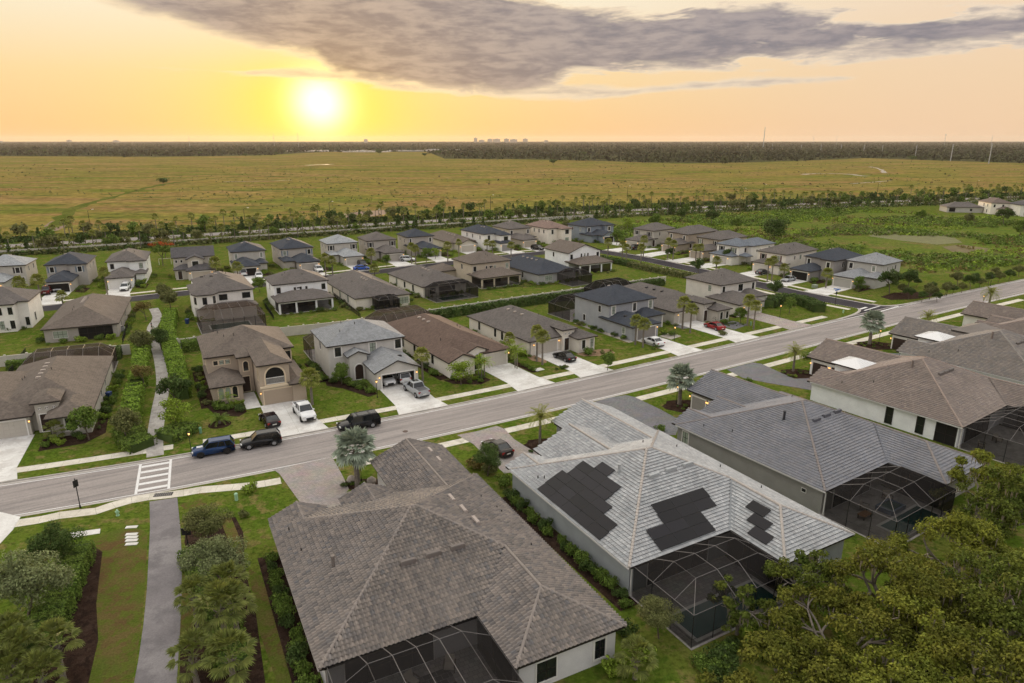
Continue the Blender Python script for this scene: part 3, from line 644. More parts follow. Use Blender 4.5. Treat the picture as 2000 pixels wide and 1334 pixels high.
    def drive(s, i, f, t, w, m=None, name='driveway', cols=2, dist=None, extra=0.):
        """a driveway from the garage to the street kerb; each pour a slab"""
        u0,u1,v0,v1,z,o = s.w[i]; vs = v0+o
        L = 0.
        while L < 22:
            p = Vector(s.W((t,vs-L)))
            dm = min((p-q).length for q in road_c); ds = min((p-q).length for q in side_c)
            if dm < 4.75 or ds < 3.7: break
            L += .1
        if dist: L = dist
        root = empty(name, (*s.W((t,vs)),0), s.a); root['kind'] = 'structure'; root.name = name
        rows = max(2, int(L/3.2)); sl = L/rows; cw = w/cols
        for r_ in range(rows):
            fl0 = .5*max(0,(r_*sl-(L-2.2))/2.2) if L > 3 else 0
            for c_ in range(cols):
                b = MB(); g = .012; x0 = -w/2+c_*cw; fa = lambda q: 1+ (.22*max(0,(q-(L-1.8))/1.8))
                ya,yb = -(r_*sl), -((r_+1)*sl)
                q = [(x0*fa(-yb)+g,yb+g),((x0+cw)*fa(-yb)-g,yb+g),((x0+cw)*fa(-ya)-g,ya-g),(x0*fa(-ya)+g,ya-g)]
                b.prism(q,-.1,.026); b.build('slab', m or CONC, root)
        return root

ROOF_BROWN = (.132,.108,.090); ROOF_TAUPE = (.118,.104,.095); ROOF_SLATE = (.046,.052,.064); ROOF_CHAR = (.085,.080,.082); ROOF_PALE = (.27,.28,.285); ROOF_REDB = (.118,.082,.065)
ROOF_GREY = (.22,.225,.23)
houses = {}
# ---- A: the north side of the main street, fronts towards the camera
h = House('single_storey_house', (-66.7,77.5), 24, 'greige single-storey house with brown hip roof and entry tower, at the left edge', (.42,.39,.34), ROOF_BROWN, trim=TRIMW); houses['A1'] = h
h.wing(0,13.0,3.6,27,2.8); h.wing(7.6,13.0,0,8,2.8); h.wing(5.8,9.3,2.6,8,4.2,z0=0); h.wing(-6.5,6,2.2,22,2.75)
h.garage(3,'F',2.6,4.9,2.2,c=(.50,.46,.40)); h.win(1,'F',10.4,.75,1.2,1.7,.2); h.win(1,'R',3,.9,.8,1.3); h.win(0,'R',12,.9,.8,1.4); h.win(0,'R',17,.9,.8,1.4)
for k in range(3): h.win(2,'F',6.75+k*.8,3.15,.3,.3,.03,1,pane=TRIMW)
h.door(2,'F',7.4,0,1.5,2.4); h.bits(0,5); h.drive(3,'F',2.6,6.4); h.gutter(1,'F')
h = House('two_storey_house', (-46.1,97.0), 28, 'tan two-storey house with arched balcony and three arched ground-floor windows', (.40,.325,.25), ROOF_BROWN, trim=TRIMC); houses['A2'] = h
h.wing(0,13.2,0,13.5,5.7); h.wing(0,4.9,-5.8,6,2.8); h.wing(6.2,11.2,-9.0,6,6.1); h.wing(4.3,7,-2.2,4,5.72); h.wing(6.15,12.9,-9.3,1,2.6,roof=False); h.wing(10.4,13.3,-9.7,2,2.85)
h.garage(4,'F',9.35,4.9,2.2,c=(.42,.335,.25),trim=TRIMC)
# balcony with railing
bal = h.win(2,'F',8.7,3.0,2.6,2.5,.22,arch=True,pane=DARK_PANE)
b = MB(); b.box(-1.25,-.12,.92,1.25,-.05,1.0)
for k in range(17): b.box(-1.2+k*.15-.02,-.1,.06,-1.2+k*.15+.02,-.07,.92)
b.box(-1.25,-.12,0,1.25,-.05,.07); b.build('balcony_railing', TRIMW, bal)
b = MB(); b.box(6.5,-8.98,2.56,10.9,-8.6,2.80); b.build('string_course', TRIMC, h.e)
for k in range(3): h.win(1,'F',1.5+k*.95,.7,.66,1.75,.15,arch=True)
for k in range(3): h.win(0,'F',1.6+k*.85,4.25,.6,.65,.12,1)
h.win(3,'F',5.6,3.4,.7,1.5,.14,arch=True); h.win(0,'F',12.2,3.6,.8,1.4); h.win(0,'L',4,3.6,.9,1.3); h.win(0,'L',9,3.6,.9,1.3); h.win(2,'L',-6.3,3.2,.6,1.9,.14,arch=True)
h.door(3,'F',5.4,0,1.1,2.4); h.bits(0,4); h.drive(4,'F',9.3,6.2)
b = MB(); b.prism([(4.3,-2.2),(4.3,-9.2),(6.3,-9.2),(6.3,-2.2)][::-1],-.05,.03); tag(b.build('front_walk', CONC, h.e))
h = House('two_storey_house', (-29.3,102.8), 28, 'light grey two-storey house with grey-blue hip roof and open garage holding two white cars', (.52,.495,.455), ROOF_GREY); houses['A3'] = h
h.wing(0,13.1,0,11.4,5.7); h.wing(5.2,12.8,-8,3,2.85,'gv',open_=(9.1,5.2,2.25)); h.wing(2.7,6.4,-2.1,3,4.15,'gv')
for u in (1.9,7.6,11.9): h.win(0,'F',u,3.75,1.0,1.5,.2)
h.win(0,'F',1.9,.7,1.1,1.4,.18,pane=GLASS_L); h.win(0,'L',6,3.7,.8,1.3); h.win(2,'F',4.6,.12,1.3,2.5,.2,arch=True,pane=DOORBR)
h.garage(1,'F',9.1,5.2,2.25,open_='real'); h.bits(0,2); h.drive(1,'F',9.1,6.2); h.vents(1,10.6,-4,0,0,h.w[1][4]+PITCH*2.2+.02,VENT_D)
h = House('single_storey_house', (-10.4,103.9), 33, 'long cream single-storey house with plain reddish-brown gabled roof', (.74,.69,.61), ROOF_REDB); houses['A4'] = h
h.wing(0,13,1.8,28,2.8); h.wing(0,5.4,-.6,10,2.8,'gv'); h.wing(3.9,8.4,.9,9,3.35,'gv'); h.wing(6.6,12.9,1.0,8,2.78,'hip')
h.win(1,'F',2.7,.6,.9,1.9,.12,arch=True); h.win(2,'F',6.4,.1,1.3,2.6,.16,arch=True,pane=DARK_PANE); h.garage(3,'F',9.9,4.6,2.2,c=(.60,.56,.49),trim=wall_mat((.74,.69,.61)))
for v in (6,13,18): h.win(0,'L',v,.8,.9,1.6,.06)
h.vents(3,5.2,17,0,1.9,2.8+PITCH*5.2+.03); h.stack(3,8,4.1); h.stack(9,12,4.4); h.stack(9.5,14,4.3); h.drive(3,'F',9.9,5.8)
h = House('single_storey_house', (3.0,115.3), 33, 'cream single-storey house with taupe roof and square entry tower, black sedan on its driveway', (.62,.57,.50), ROOF_TAUPE); houses['A5'] = h
h.wing(0,13.0,0,22.5,2.8); h.wing(8.4,13.0,-3.3,5,2.8); h.wing(6.7,10.2,-.9,5,4.1)
h.garage(0,'F',4.1,4.7,2.2,c=(.52,.47,.40)); h.win(1,'F',10.0,.7,.75,1.6,.16); h.win(1,'F',11.9,.7,.75,1.6,.16)
for k in range(3): h.win(2,'F',7.65+k*.8,3.1,.3,.3,.03,1,pane=TRIMW)
h.door(2,'F',8.0,0,1.0,2.3); h.win(0,'L',9.5,.8,.8,1.6,.06); h.win(0,'L',12,.8,.8,1.6,.06); h.win(0,'L',18,.8,.8,1.6,.06)
h.vents(3,5.2,10,0,2.4,2.8+PITCH*5.2+.03); h.bits(0,0); h.drive(0,'F',4.4,5.8); h.gutter(0,'F')
h = House('two_storey_house', (19.1,130.9), 33, 'blue-grey two-storey house with nearly black roof and white-trimmed windows, white sedan in front', (.29,.295,.31), ROOF_SLATE); houses['A6'] = h
h.wing(0,13,0,11.7,5.7); h.wing(-.1,7.4,-7.2,3,2.8); h.wing(6.6,13.2,-2.6,3,2.82)
for u in (1.6,7.2,11.6): h.win(0,'F',u,3.6,.85,1.6,.2)
h.win(0,'L',3.2,3.7,.8,1.3,.05); h.win(0,'L',8,.9,.7,1.3,.05); h.win(1,'L',-4.2,.9,.8,1.3,.06,pane=GLASS_L); h.garage(1,'F',3.9,4.7,2.2,c=(.24,.22,.205)); h.door(0,'F',9.3); h.bits(0,2); h.vents(1,2.2,-2.5,0,0,3.8,VENT_D); h.drive(1,'F',4.0,5.4)
b = MB()
for u in (7.6,12.6): b.box(u-.15,-2.3,0,u+.15,-2.0,2.65)
b.build('porch_post', TRIMW, h.e)
h = House('single_storey_house', (33.6,136.9), 33, 'beige single-storey house with taupe roof and entry tower, red sedan on its driveway', (.45,.415,.36), ROOF_TAUPE); houses['A7'] = h
h.wing(0,13.2,0,24,2.8); h.wing(8.4,13.2,-4,5,2.8); h.wing(6.9,10.6,-1.6,5,4.0)
h.garage(0,'F',4.3,4.7,2.2,c=(.46,.42,.36)); h.win(1,'F',10.2,.7,.75,1.5,.16); h.win(1,'F',12.0,.7,.75,1.5,.16); h.door(2,'F',8.1)
for k in range(3): h.win(2,'F',7.95+k*.8,3.05,.3,.3,.03,1,pane=TRIMW)
h.vents(3,5.2,9,0,2.4,2.8+PITCH*5.2+.03,VENT_D); h.bits(0,0); h.drive(0,'F',4.3,5.8)
h = House('two_storey_house', (46.8,150.2), 31, 'greige two-storey house with taupe roof at the corner of the side street', (.58,.545,.49), ROOF_TAUPE); houses['A8'] = h
h.wing(0,12.6,0,11.4,5.7); h.wing(-1.5,6.8,-7,3,2.8); h.wing(6.0,12.6,-3.4,3,2.82)
for u,w in ((1.5,.8),(7.0,1.5),(11.2,.8)): h.win(0,'F',u,3.6,w,1.6,.2)
h.win(0,'L',3.5,3.7,.9,1.4,.06); h.garage(1,'F',3.2,4.7,2.2,c=(.50,.47,.42)); h.door(0,'F',8.5); h.bits(0,2); h.vents(1,1.8,-2.5,0,0,3.9,VENT_D); h.drive(1,'F',3.2,6.0,PAVER_L,cols=1)
b = MB()
for u in (7.2,12.1): b.box(u-.18,-3.0,0,u+.18,-2.64,2.65)
b.build('porch_post', TRIMW, h.e)

# ---- B: the row behind, backs towards the camera
h = House('two_storey_house', (-112.11,129.46), 22, 'white two-storey house cut off by the left edge, above the green hedge', (.72,.69,.64), ROOF_TAUPE); houses['B0'] = h
h.wing(0,15.2,0,11,5.7); h.wing(9.2,13.2,-2.4,4,5.7)
for t in (10.4,12.2): h.win(1,'F',t,3.5,.8,1.5,.1); h.win(1,'F',t,.6,.8,1.7,.1)
h.win(0,'F',14.2,.6,.7,1.7,.08); h.win(0,'R',4,.8,.9,1.7,.06); h.bits(0,2)
h = House('single_storey_house', (-88.5,123.3), 23, 'grey single-storey house with brown hip roof and dark screened porch, left of the garden path', (.33,.30,.27), ROOF_BROWN); houses['B1'] = h
h.wing(0,13,0,25,2.8)
h.win(0,'F',3.0,.8,2.3,1.35,.05,3,pane=GLASS_L)
o = inst('porch_opening', frame_mesh(5.6,2.3,.06,BRONZE), h.e, h.at(0,'F',8.9,.1), 0); inst('screen', pane_mesh(5.6,2.3,DARK_PANE), o); inst('mullion', sash_mesh(5.6,2.3,4,BRONZE), o)
for k in range(5): h.vents(1,5.6,11+k*1.25,0,0,2.8+PITCH*5.6+.03)
h.bits(0,0); h.win(0,'R',6,.9,.8,1.4,.05); h.win(0,'R',14,.9,.8,1.4,.05)
h = House('two_storey_house', (-67.8,140.9), 29, 'pale two-storey house with a half-octagon bay above a large screened pool cage', (.70,.665,.61), ROOF_TAUPE); houses['B2'] = h
h.wing(0,12.9,0,11,5.7); h.wing(1.5,12.9,4,18,5.7)
pts = [(.35,.6),(1.1,-1.2),(3.8,-1.5),(4.9,-.1),(4.9,2)]; b = MB(); b.prism([(.35,2)]+pts,2.7,5.6); b.build('bay', h.wm, h.e)
b = MB(); ap = (2.6,1.6,7.3); rp = [(-.05,.4),(.85,-1.6),(4.0,-1.95),(5.35,-.3),(5.35,2)]
for i in range(4): b.poly([(*rp[i],5.65),(*rp[i+1],5.65),ap],0); b.poly([(*rp[i],5.45),(*rp[i+1],5.45),(*rp[i+1],5.65),(*rp[i],5.65)],1)
b.build('bay_roof', [h.rm, BRONZE], h.e)
for (x0,y0),(x1,y1) in ((pts[0],pts[1]),(pts[1],pts[2]),(pts[2],pts[3])):
    o = inst('window', frame_mesh(.75,1.4,.06,BRONZE), h.e, ((x0+x1)/2,(y0+y1)/2,3.55), math.atan2(y1-y0,x1-x0)); inst('pane', pane_mesh(.75,1.4,GLASS), o)
h.win(0,'F',6.3,3.7,1.7,1.3,.05); h.win(0,'F',11.0,3.7,1.7,1.3,.05); h.vents(2,3,7,2,0,8.0,VENT_D); h.bits(1,1)
h.wing(3.6,12.9,-3,1,2.75)
h = House('two_storey_house', (-53.9,150.5), 29, 'bright white two-storey house with brown roof and three-bay screened lanai', (.82,.79,.74), ROOF_TAUPE); houses['B3'] = h
def lanai_house(h, wq=4):
    h.wing(0,12.8,0,10.8,5.7)
    for u,w in ((1.4,.9),(5.0,.5),(6.3,.5),(7.6,.5),(11.5,.9)): h.win(0,'F',u,3.55,w,1.35 if w>.6 else 1.1,.05,1)
    rb, _ = hip_roof(-.2,12.4,-5.8,2,2.85); rb.build('lanai_roof', [h.rm, BRONZE], h.e)
    b = MB()
    for u in (.3,3.9,8.3,11.9): b.box(u-.2,-5.4,0,u+.2,-5.0,2.6)
    b.box(.1,-5.4,2.35,12.1,-5.0,2.62); b.build('lanai_posts', h.wm, h.e)
    for u0,u1 in ((.5,3.7),(4.1,8.1),(8.5,11.7)):
        b = MB(); b.poly([(u0,-5.2,0),(u1,-5.2,0),(u1,-5.2,2.35),(u0,-5.2,2.35)]); b.build('screen_panel', SCREEN_D, h.e)
    b = MB(); b.poly([(.3,0,0),(.3,-5.2,0),(.3,-5.2,2.35),(.3,0,2.35)]); b.build('screen_panel', SCREEN_D, h.e)
    b = MB(); b.box(.1,-5.4,-.02,12.1,.5,.05); b.build('porch_floor', CONC, h.e)
    b = MB(); b.poly([(3.2,.37,.05),(9.4,.37,.05),(9.4,.37,2.3),(3.2,.37,2.3)]); b.build('sliding_door', GLASS, h.e)
    h.vents(1,5.5,-1.2,0,0,4.75,VENT_D); h.win(0,'L',5.5,3.6,.7,1.3,.05); h.bits(0,1,VENT_D)
lanai_house(h)
h = House('single_storey_house', (-34.3,147.8), 31, 'cream single-storey house with taupe roof and a small screened rear porch', (.68,.63,.55), ROOF_TAUPE); houses['B4'] = h
h.wing(0,13.2,2.2,29,2.8); h.wing(9.4,13.2,.6,8,2.79); h.wing(0,4,1.9,8,2.78)
for v in (8,14,20): h.win(0,'L',v,.7,1.0,1.7,.05)
h.win(1,'F',11.4,.6,2.2,1.5,.06,3,pane=GLASS_L); h.win(0,'F',6.7,.1,3.6,2.2,.05,3,pane=DARK_PANE); h.bits(0,3)
h = House('single_storey_house', (-21.8,162.2), 33, 'cream single-storey house with taupe roof behind a domed pool cage', (.68,.63,.55), ROOF_TAUPE); houses['B5'] = h
h.wing(0,13,0,21.5,2.8); h.win(0,'F',7,.1,4.5,2.2,.05,3,pane=DARK_PANE); h.win(0,'F',3,.7,1.6,1.4,.05)
for v in (6,11,16): h.win(0,'L',v,.7,1.0,1.6,.05)
h.bits(0,3)
h = House('two_storey_house', (-10.8,177.4), 33, 'tan two-storey house with brown roof and three-bay screened lanai', (.46,.395,.305), ROOF_BROWN); houses['B6'] = h
lanai_house(h)
h.wing(-4.5,2,9,17,2.8)
h = House('single_storey_house', (7.0,178.0), 33, 'grey single-storey house with charcoal roof and a small pool cage at its right', (.35,.345,.335), ROOF_SLATE); houses['B7'] = h
h.wing(0,13.2,0,23,2.8); h.win(0,'F',3.6,.7,2.4,1.5,.06,3,pane=GLASS_L); h.win(0,'L',8,.7,.8,1.5,.05); h.vents(4,5.3,8.5,0,2.2,2.8+PITCH*5.3+.03); h.bits(0,0)
h = House('two_storey_house', (16.4,196.9), 32, 'white two-storey house with a broad rear gable and three-bay screened lanai', (.82,.79,.74), ROOF_BROWN); houses['B8'] = h
def gable_lanai(h):
    h.wing(0,12.4,0,13,5.4,'gv',p=.36)
    for u,w in ((1.4,.9),(5.0,.5),(6.2,.5),(7.4,.5),(11.1,.9)): h.win(0,'F',u,3.5,w,1.4,.05,1)
    rb, _ = hip_roof(0,12.4,-5.6,2,2.85); rb.build('lanai_roof', [h.rm, BRONZE], h.e)
    b = MB()
    for u in (.5,4.0,8.2,11.9): b.box(u-.2,-5.2,0,u+.2,-4.8,2.6)
    b.box(.3,-5.2,2.35,12.1,-4.8,2.62); b.build('lanai_posts', h.wm, h.e)
    for u0,u1 in ((.7,3.8),(4.2,8.0),(8.4,11.7)):
        b = MB(); b.poly([(u0,-5.0,0),(u1,-5.0,0),(u1,-5.0,2.35),(u0,-5.0,2.35)]); b.build('screen_panel', SCREEN_D, h.e)
    h.win(0,'L',8,3.4,.7,1.3,.05)
gable_lanai(h)

# ---- C: third row, fronts towards the camera across the second street
def two_front(h, w, d, g0, g1, gv=-9, gk='hip', wins=((1.6,.9),), shut=None, gopen=False, porch=None, pv=-5, side=True, gc=None, mirror=False, drv=True, ez=5.7, tr=.14, step=0):
    h.wing(0,w,0,d,ez); h.wing(g0,g1,gv,3,2.8,gk)
    if porch: h.wing(porch[0],porch[1],pv,3,2.8)
    if step: h.wing(step[0],step[1],-step[2],4,ez)
    for u,ww in wins:
        i = 3 if (step and step[0] <= u <= step[1]) else 0
        h.win(i if len(h.w) > i else len(h.w)-1,'F',u,3.6,ww,1.4,tr,2,shut=shut)
    gm = (g0+g1)/2; h.garage(1,'F',gm,4.6,2.2,open_=gopen,c=gc)
    if porch:
        b = MB()
        for u in (porch[0]+.6,porch[1]-.6): b.box(u-.15,pv+.45,0,u+.15,pv+.75,2.62)
        b.build('porch_post', h.trim, h.e); h.door(0,'F',(porch[0]+porch[1])/2+.3,0)
    else: h.door(0,'F',(g1+w)/2 if g0 < w/2 else g0/2,0)
    if side:
        for v in (d*.3,d*.7): h.win(0,'L',v,3.7,.6,1.2,.05); h.win(0,'R',v,3.7,.6,1.2,.05)
    h.bits(0,2)
    if drv: h.drive(1,'F',gm,5.4)
h = House('two_storey_house', (-137.5,172.8), 20, 'greige two-storey house with pale grey roof and shutters at the far left edge', (.47,.44,.385), ROOF_PALE); two_front(h,11.2,10.6,.6,8.2,-8,wins=((1.6,.9),(9,.9)),shut=(.05,.045,.04)); houses['C0'] = h
h = House('two_storey_house', (-122,175.8), 22, 'grey two-storey house with charcoal roof, blue shutters and red pickup by its open garage', (.36,.335,.305), ROOF_SLATE); two_front(h,10.3,13,1.2,7.8,-9.5,wins=((1.7,.9),(8.2,.9)),shut=(.18,.22,.26),gopen=True,step=(5.5,10.3,1.2)); houses['C1'] = h
h = House('two_storey_house', (-108.8,180.8), 23, 'white two-storey house with brown roof and closed white garage, white car on its drive', (.80,.77,.72), ROOF_TAUPE); two_front(h,10,15,.6,7.3,-9.3,wins=((1.5,.9),(8.5,.9)),porch=(6.8,9.9),pv=-4.6,step=(5.2,10,1.2)); houses['C2'] = h
h = House('two_storey_house', (-94.2,187.2), 24, 'cream two-storey house with a steep side-gabled dark roof beside the lawn goal frame', (.47,.43,.37), ROOF_CHAR); houses['C3'] = h
h.wing(0,11.2,0,9,5.7,'gu',p=.5); h.wing(3.6,8.4,-3.0,4,5.4,'gv'); h.wing(.3,11,-3.4,2,2.8); h.wing(3.4,10.8,-5.4,2,2.7)
h.win(1,'F',6,3.4,1.6,1.4,.14); h.win(0,'F',1.2,4.2,.5,.7,.1,1); h.win(0,'F',2.5,4.2,.5,.7,.1,1); h.win(0,'F',10,3.6,.8,1.4,.14); h.garage(3,'F',7.2,4.7,2.2,c=(.42,.36,.29)); h.door(2,'F',1.9); h.drive(3,'F',7.2,5.4)
h = House('two_storey_house', (-81.7,197), 27, 'greige two-storey house with charcoal roof and open garage, white van parked in front', (.46,.435,.385), ROOF_SLATE); two_front(h,10,12.5,-.2,6.9,-9.3,wins=((1.5,.7),(8.5,.6)),tr=.2,gopen=True,porch=(6.5,9.6),pv=-5.6); houses['C4'] = h
h = House('two_storey_house', (-69.2,202.8), 30, 'taupe two-storey house with charcoal roof and blue shutters, fifth in the back row', (.40,.365,.325), ROOF_SLATE); two_front(h,10.2,15,2.8,9.7,-9.3,wins=((1.4,.9),(8.6,.9)),shut=(.18,.22,.26),porch=(-.3,3.4),pv=-5.5); houses['C5'] = h
h = House('two_storey_house', (-58,213.4), 29, 'greige two-storey house with pale grey hip roof, blue car on its drive', (.47,.44,.39), ROOF_PALE); two_front(h,10.2,10.5,2.4,9.2,-9.5,wins=((1.4,.9),(8.6,.9)),shut=(.05,.045,.04),porch=(-.2,3),pv=-4.5); houses['C6'] = h
h = House('two_storey_house', (-46.9,220), 29, 'grey-brown two-storey house with brown roof and black shutters, mid back row', (.40,.365,.325), ROOF_TAUPE); two_front(h,10.4,10.7,2.8,9.8,-9.5,wins=((1.4,.9),(8.8,.9)),shut=(.03,.03,.03),porch=(.2,3.2),pv=-4.5); houses['C7'] = h
h = House('two_storey_house', (-35.3,228.9), 29, 'taupe two-storey house with charcoal roof and white window trim, grey garage door', (.41,.37,.33), ROOF_SLATE); two_front(h,10.1,10.5,2.3,9.0,-9.5,wins=((1.5,.6),(8.6,.7)),tr=.2,gc=(.20,.19,.19),porch=(-.2,2.6),pv=-4.5); houses['C8'] = h
h = House('single_storey_house', (-21.5,236), 30, 'low cream single-storey house with brown roof between taller houses of the back row', (.52,.475,.40), ROOF_BROWN); houses['C9'] = h
h.wing(0,10.4,0,23,2.8); h.wing(1.2,8.4,-5,4,2.8,'gv'); h.garage(1,'F',4.6,4.6,2.2,c=(.5,.455,.385)); h.vents(4,4.2,5,0,2.2,2.8+PITCH*4.2+.03); h.drive(1,'F',4.6,5.4)
h = House('two_storey_house', (-9.8,236.3), 34, 'white two-storey house with charcoal roof and wide upper bay window', (.74,.71,.66), ROOF_SLATE); houses['C10'] = h
h.wing(0,9.8,0,16.6,5.7); h.wing(4.6,9.6,-3.6,4,5.4); h.wing(3.8,9.9,-4.8,3,2.8); h.win(1,'F',7.1,3.3,1.7,1.5,.2); h.win(0,'F',2.4,3.5,.9,1.6,.2); h.win(0,'L',3,3.7,.6,1.3,.05); h.win(0,'L',8,3.7,.6,1.3,.05); h.win(0,'L',12,3.7,.6,1.3,.05); h.garage(2,'F',6.9,4.4,2.1,c=(.28,.265,.25)); h.bits(0,2); h.drive(2,'F',6.9,5.2)
h = House('two_storey_house', (-1.1,250.4), 33, 'tan two-storey house with taupe roof and tan garage, black car beside it', (.43,.385,.315), ROOF_TAUPE); two_front(h,10.2,12.5,-.4,6.6,-9.3,wins=((1.4,.9),(8.6,.8)),tr=.2,gc=(.40,.35,.28),porch=(5.8,9.6),pv=-4); houses['C11'] = h
h = House('two_storey_house', (13.2,252.0), 34, 'cream-pink two-storey house with a tan tiled roof near the bushes', (.74,.67,.59), (.20,.14,.115)); houses['C12'] = h
h.wing(0,10,0,15,5.7); h.wing(4.5,9.8,-2.6,4,5.5); h.win(1,'F',7.2,3.5,1.7,1.6,.16); h.win(0,'F',2.4,3.5,.9,1.6,.16); h.win(1,'F',7.2,.6,1.6,1.6,.16)
for v in (3,6,9): h.win(0,'L',v,3.7,.7,1.3,.05)
h.bits(0,2)
h = House('two_storey_house', (27.6,258.2), 36, 'blue two-storey house with charcoal roof and a gabled garage at the bend', (.22,.25,.285), ROOF_SLATE); two_front(h,14,11,2.6,9.4,-7,'gv',wins=((2.2,1.1),(11.2,1.1)),tr=.2,gopen=True,step=(8.5,14,1.6),porch=(-.5,3.5),pv=-4); houses['C13'] = h

# ---- D: right of the side street, fronts towards it
h = House('two_storey_house', (44.4,253.2), -50, 'greige two-storey house with taupe roof and black shutters, farthest on the side street', (.44,.41,.36), ROOF_TAUPE); two_front(h,10,13,3.2,9.8,-8,wins=((2,1.0),(7.6,1.0)),shut=(.04,.04,.04)); houses['D1'] = h
h = House('two_storey_house', (55.2,243.9), -50, 'tan two-storey house with taupe roof, second from the far end of the side street', (.36,.30,.24), ROOF_TAUPE); two_front(h,9.8,17,3.2,10.2,-8,wins=((1.6,.7),(8,.7)),tr=.2,step=(6,9.8,1.2)); houses['D2'] = h
h = House('two_storey_house', (62,230.4), -54, 'tan two-storey house with brown shutters, third from the far end of the side street', (.38,.325,.26), ROOF_TAUPE); two_front(h,9.6,15.5,3.4,10,-8,wins=((1.6,.8),(7.8,.8)),shut=(.06,.05,.04)); houses['D3'] = h
h = House('two_storey_house', (64.3,215.6), -56, 'pale two-storey house with blue-grey roof and black shutters on the side street', (.68,.65,.60), (.135,.150,.170)); houses['D4'] = h
h.wing(0,9.2,0,9,5.7); h.wing(2.6,10.8,4,16,5.7); h.wing(-.3,8.8,-2.6,3,2.8); h.win(0,'F',2.3,3.5,1.1,1.5,.1,shut=(.03,.03,.03)); h.win(0,'F',6.8,3.5,1.1,1.5,.1,shut=(.03,.03,.03)); h.garage(2,'F',4.2,4.7,2.2,c=(.5,.47,.42)); h.win(0,'R',3.5,3.6,.9,1.4,.1); h.win(1,'R',7,3.7,.5,.8,.1,1); h.win(1,'R',8.6,3.7,.5,.8,.1,1); h.win(1,'R',13,3.7,.9,1.3,.1); h.bits(0,1)
rb, _ = hip_roof(8.4,11.8,.5,3.6,2.9,.6); rb.build('porch_roof', [h.rm, BRONZE], h.e); h.drive(2,'F',4.2,5.4); h.win(0,'R',6.5,.5,.9,1.6,.1)
h = House('two_storey_house', (72.0,200.6), -53, 'cream two-storey house with taupe roof and maroon shutters on the side street', (.66,.61,.54), ROOF_TAUPE); houses['D5'] = h
h.wing(0,9.9,0,17,5.7); h.wing(.2,9.6,-2.4,3,2.8); h.win(0,'F',2.3,3.5,1.0,1.5,.1,shut=(.10,.03,.025)); h.win(0,'F',7.2,3.5,1.0,1.5,.1,shut=(.10,.03,.025)); h.garage(1,'F',3.6,4.7,2.2,c=(.55,.51,.45)); h.win(0,'R',5,3.8,.5,1.0,.05,1); h.win(0,'R',8,3.6,.9,1.3,.05); h.bits(0,2); h.drive(1,'F',3.6,5.4)
h = House('two_storey_house', (82.2,191.4), -54, 'taupe two-storey house with nearly black roof and open garage on the side street', (.28,.26,.24), ROOF_SLATE); two_front(h,10.2,14,-.2,6.6,-6.6,wins=((1.6,.8),(8.2,.9)),tr=.2,gopen=True,step=(5.8,10.2,1.6)); houses['D6'] = h
h.win(0,'R',3.5,3.5,.9,1.5,.05)
h = House('two_storey_house', (90.8,184.4), -53, 'pale grey two-storey house with pale grey roof at the corner of the main street', (.42,.405,.37), ROOF_GREY); two_front(h,10.2,11,1.2,7.6,-9.2,wins=((1.5,.9),(7.6,.8)),tr=.2,porch=(6.6,11.2),pv=-5); houses['D7'] = h
h.win(0,'R',6,3.9,.6,.9,.05,1)

# ---- E: three houses far off beyond the wetland
h = House('single_storey_house', (231,368), -12, 'low pale house with grey roof far beyond the wetland', (.42,.40,.36), ROOF_TAUPE); h.wing(0,18,0,11,2.8); h.win(0,'F',3,.3,3,2.1,.05,3,pane=DARK_PANE); h.win(0,'F',12,.8,1.2,1.2,.06)
h = House('two_storey_house', (247,357.5), -10, 'white two-storey house with brown roof far beyond the wetland', (.76,.70,.61), (.135,.105,.088)); h.wing(0,10.5,0,15,5.8); h.wing(3,10,-3.6,3,2.8)
for t in (2,6): h.win(0,'F',t,3.6,.9,1.4,.05); h.win(0,'L',t+2,3.6,.9,1.4,.05); h.win(0,'L',t+2,.6,.9,1.6,.05)
h = House('two_storey_house', (254,346), -8, 'pale two-storey house at the far right beyond the wetland', (.70,.67,.61), ROOF_CHAR); h.wing(0,16,0,12,5.8); h.wing(10,22,4,14,5.7)
for t in (3,8,13): h.win(0,'F',t,3.6,.9,1.4,.05); h.win(0,'F',t,.6,1.2,1.7,.05)

# ---------------------------------------------------------------- tile-roofed houses on the near side
def tile_mat(name, cols, obj=False):
    m = mat(name, cols[0], .85, spec=.2); t = m.node_tree; p = t.nodes['Principled BSDF']
    r = t.nodes.new('ShaderNodeObjectInfo').outputs['Random'] if obj else t.nodes.new('ShaderNodeNewGeometry').outputs['Random Per Island']
    cr = t.nodes.new('ShaderNodeValToRGB'); e = cr.color_ramp.elements
    while len(e) < len(cols): e.new(.5)
    for i, c in enumerate(cols): e[i].position = i/(len(cols)-1); e[i].color = (*c, 1)
    t.links.new(r, cr.inputs[0])
    tcn = t.nodes.new('ShaderNodeTexCoord'); n = t.nodes.new('ShaderNodeTexNoise'); n.inputs['Scale'].default_value = .35 if not obj else 2.; n.inputs['Detail'].default_value = 4; t.links.new(tcn.outputs['Object'], n.inputs[0])
    mr = t.nodes.new('ShaderNodeMapRange'); mr.inputs[1].default_value = .3; mr.inputs[2].default_value = .7; mr.inputs[3].default_value = .88; mr.inputs[4].default_value = 1.1; t.links.new(n.outputs['Fac'], mr.inputs[0])
    hv = t.nodes.new('ShaderNodeHueSaturation'); t.links.new(cr.outputs[0], hv.inputs['Color']); t.links.new(mr.outputs[0], hv.inputs['Value']); t.links.new(hv.outputs[0], p.inputs['Base Color'])
    return m
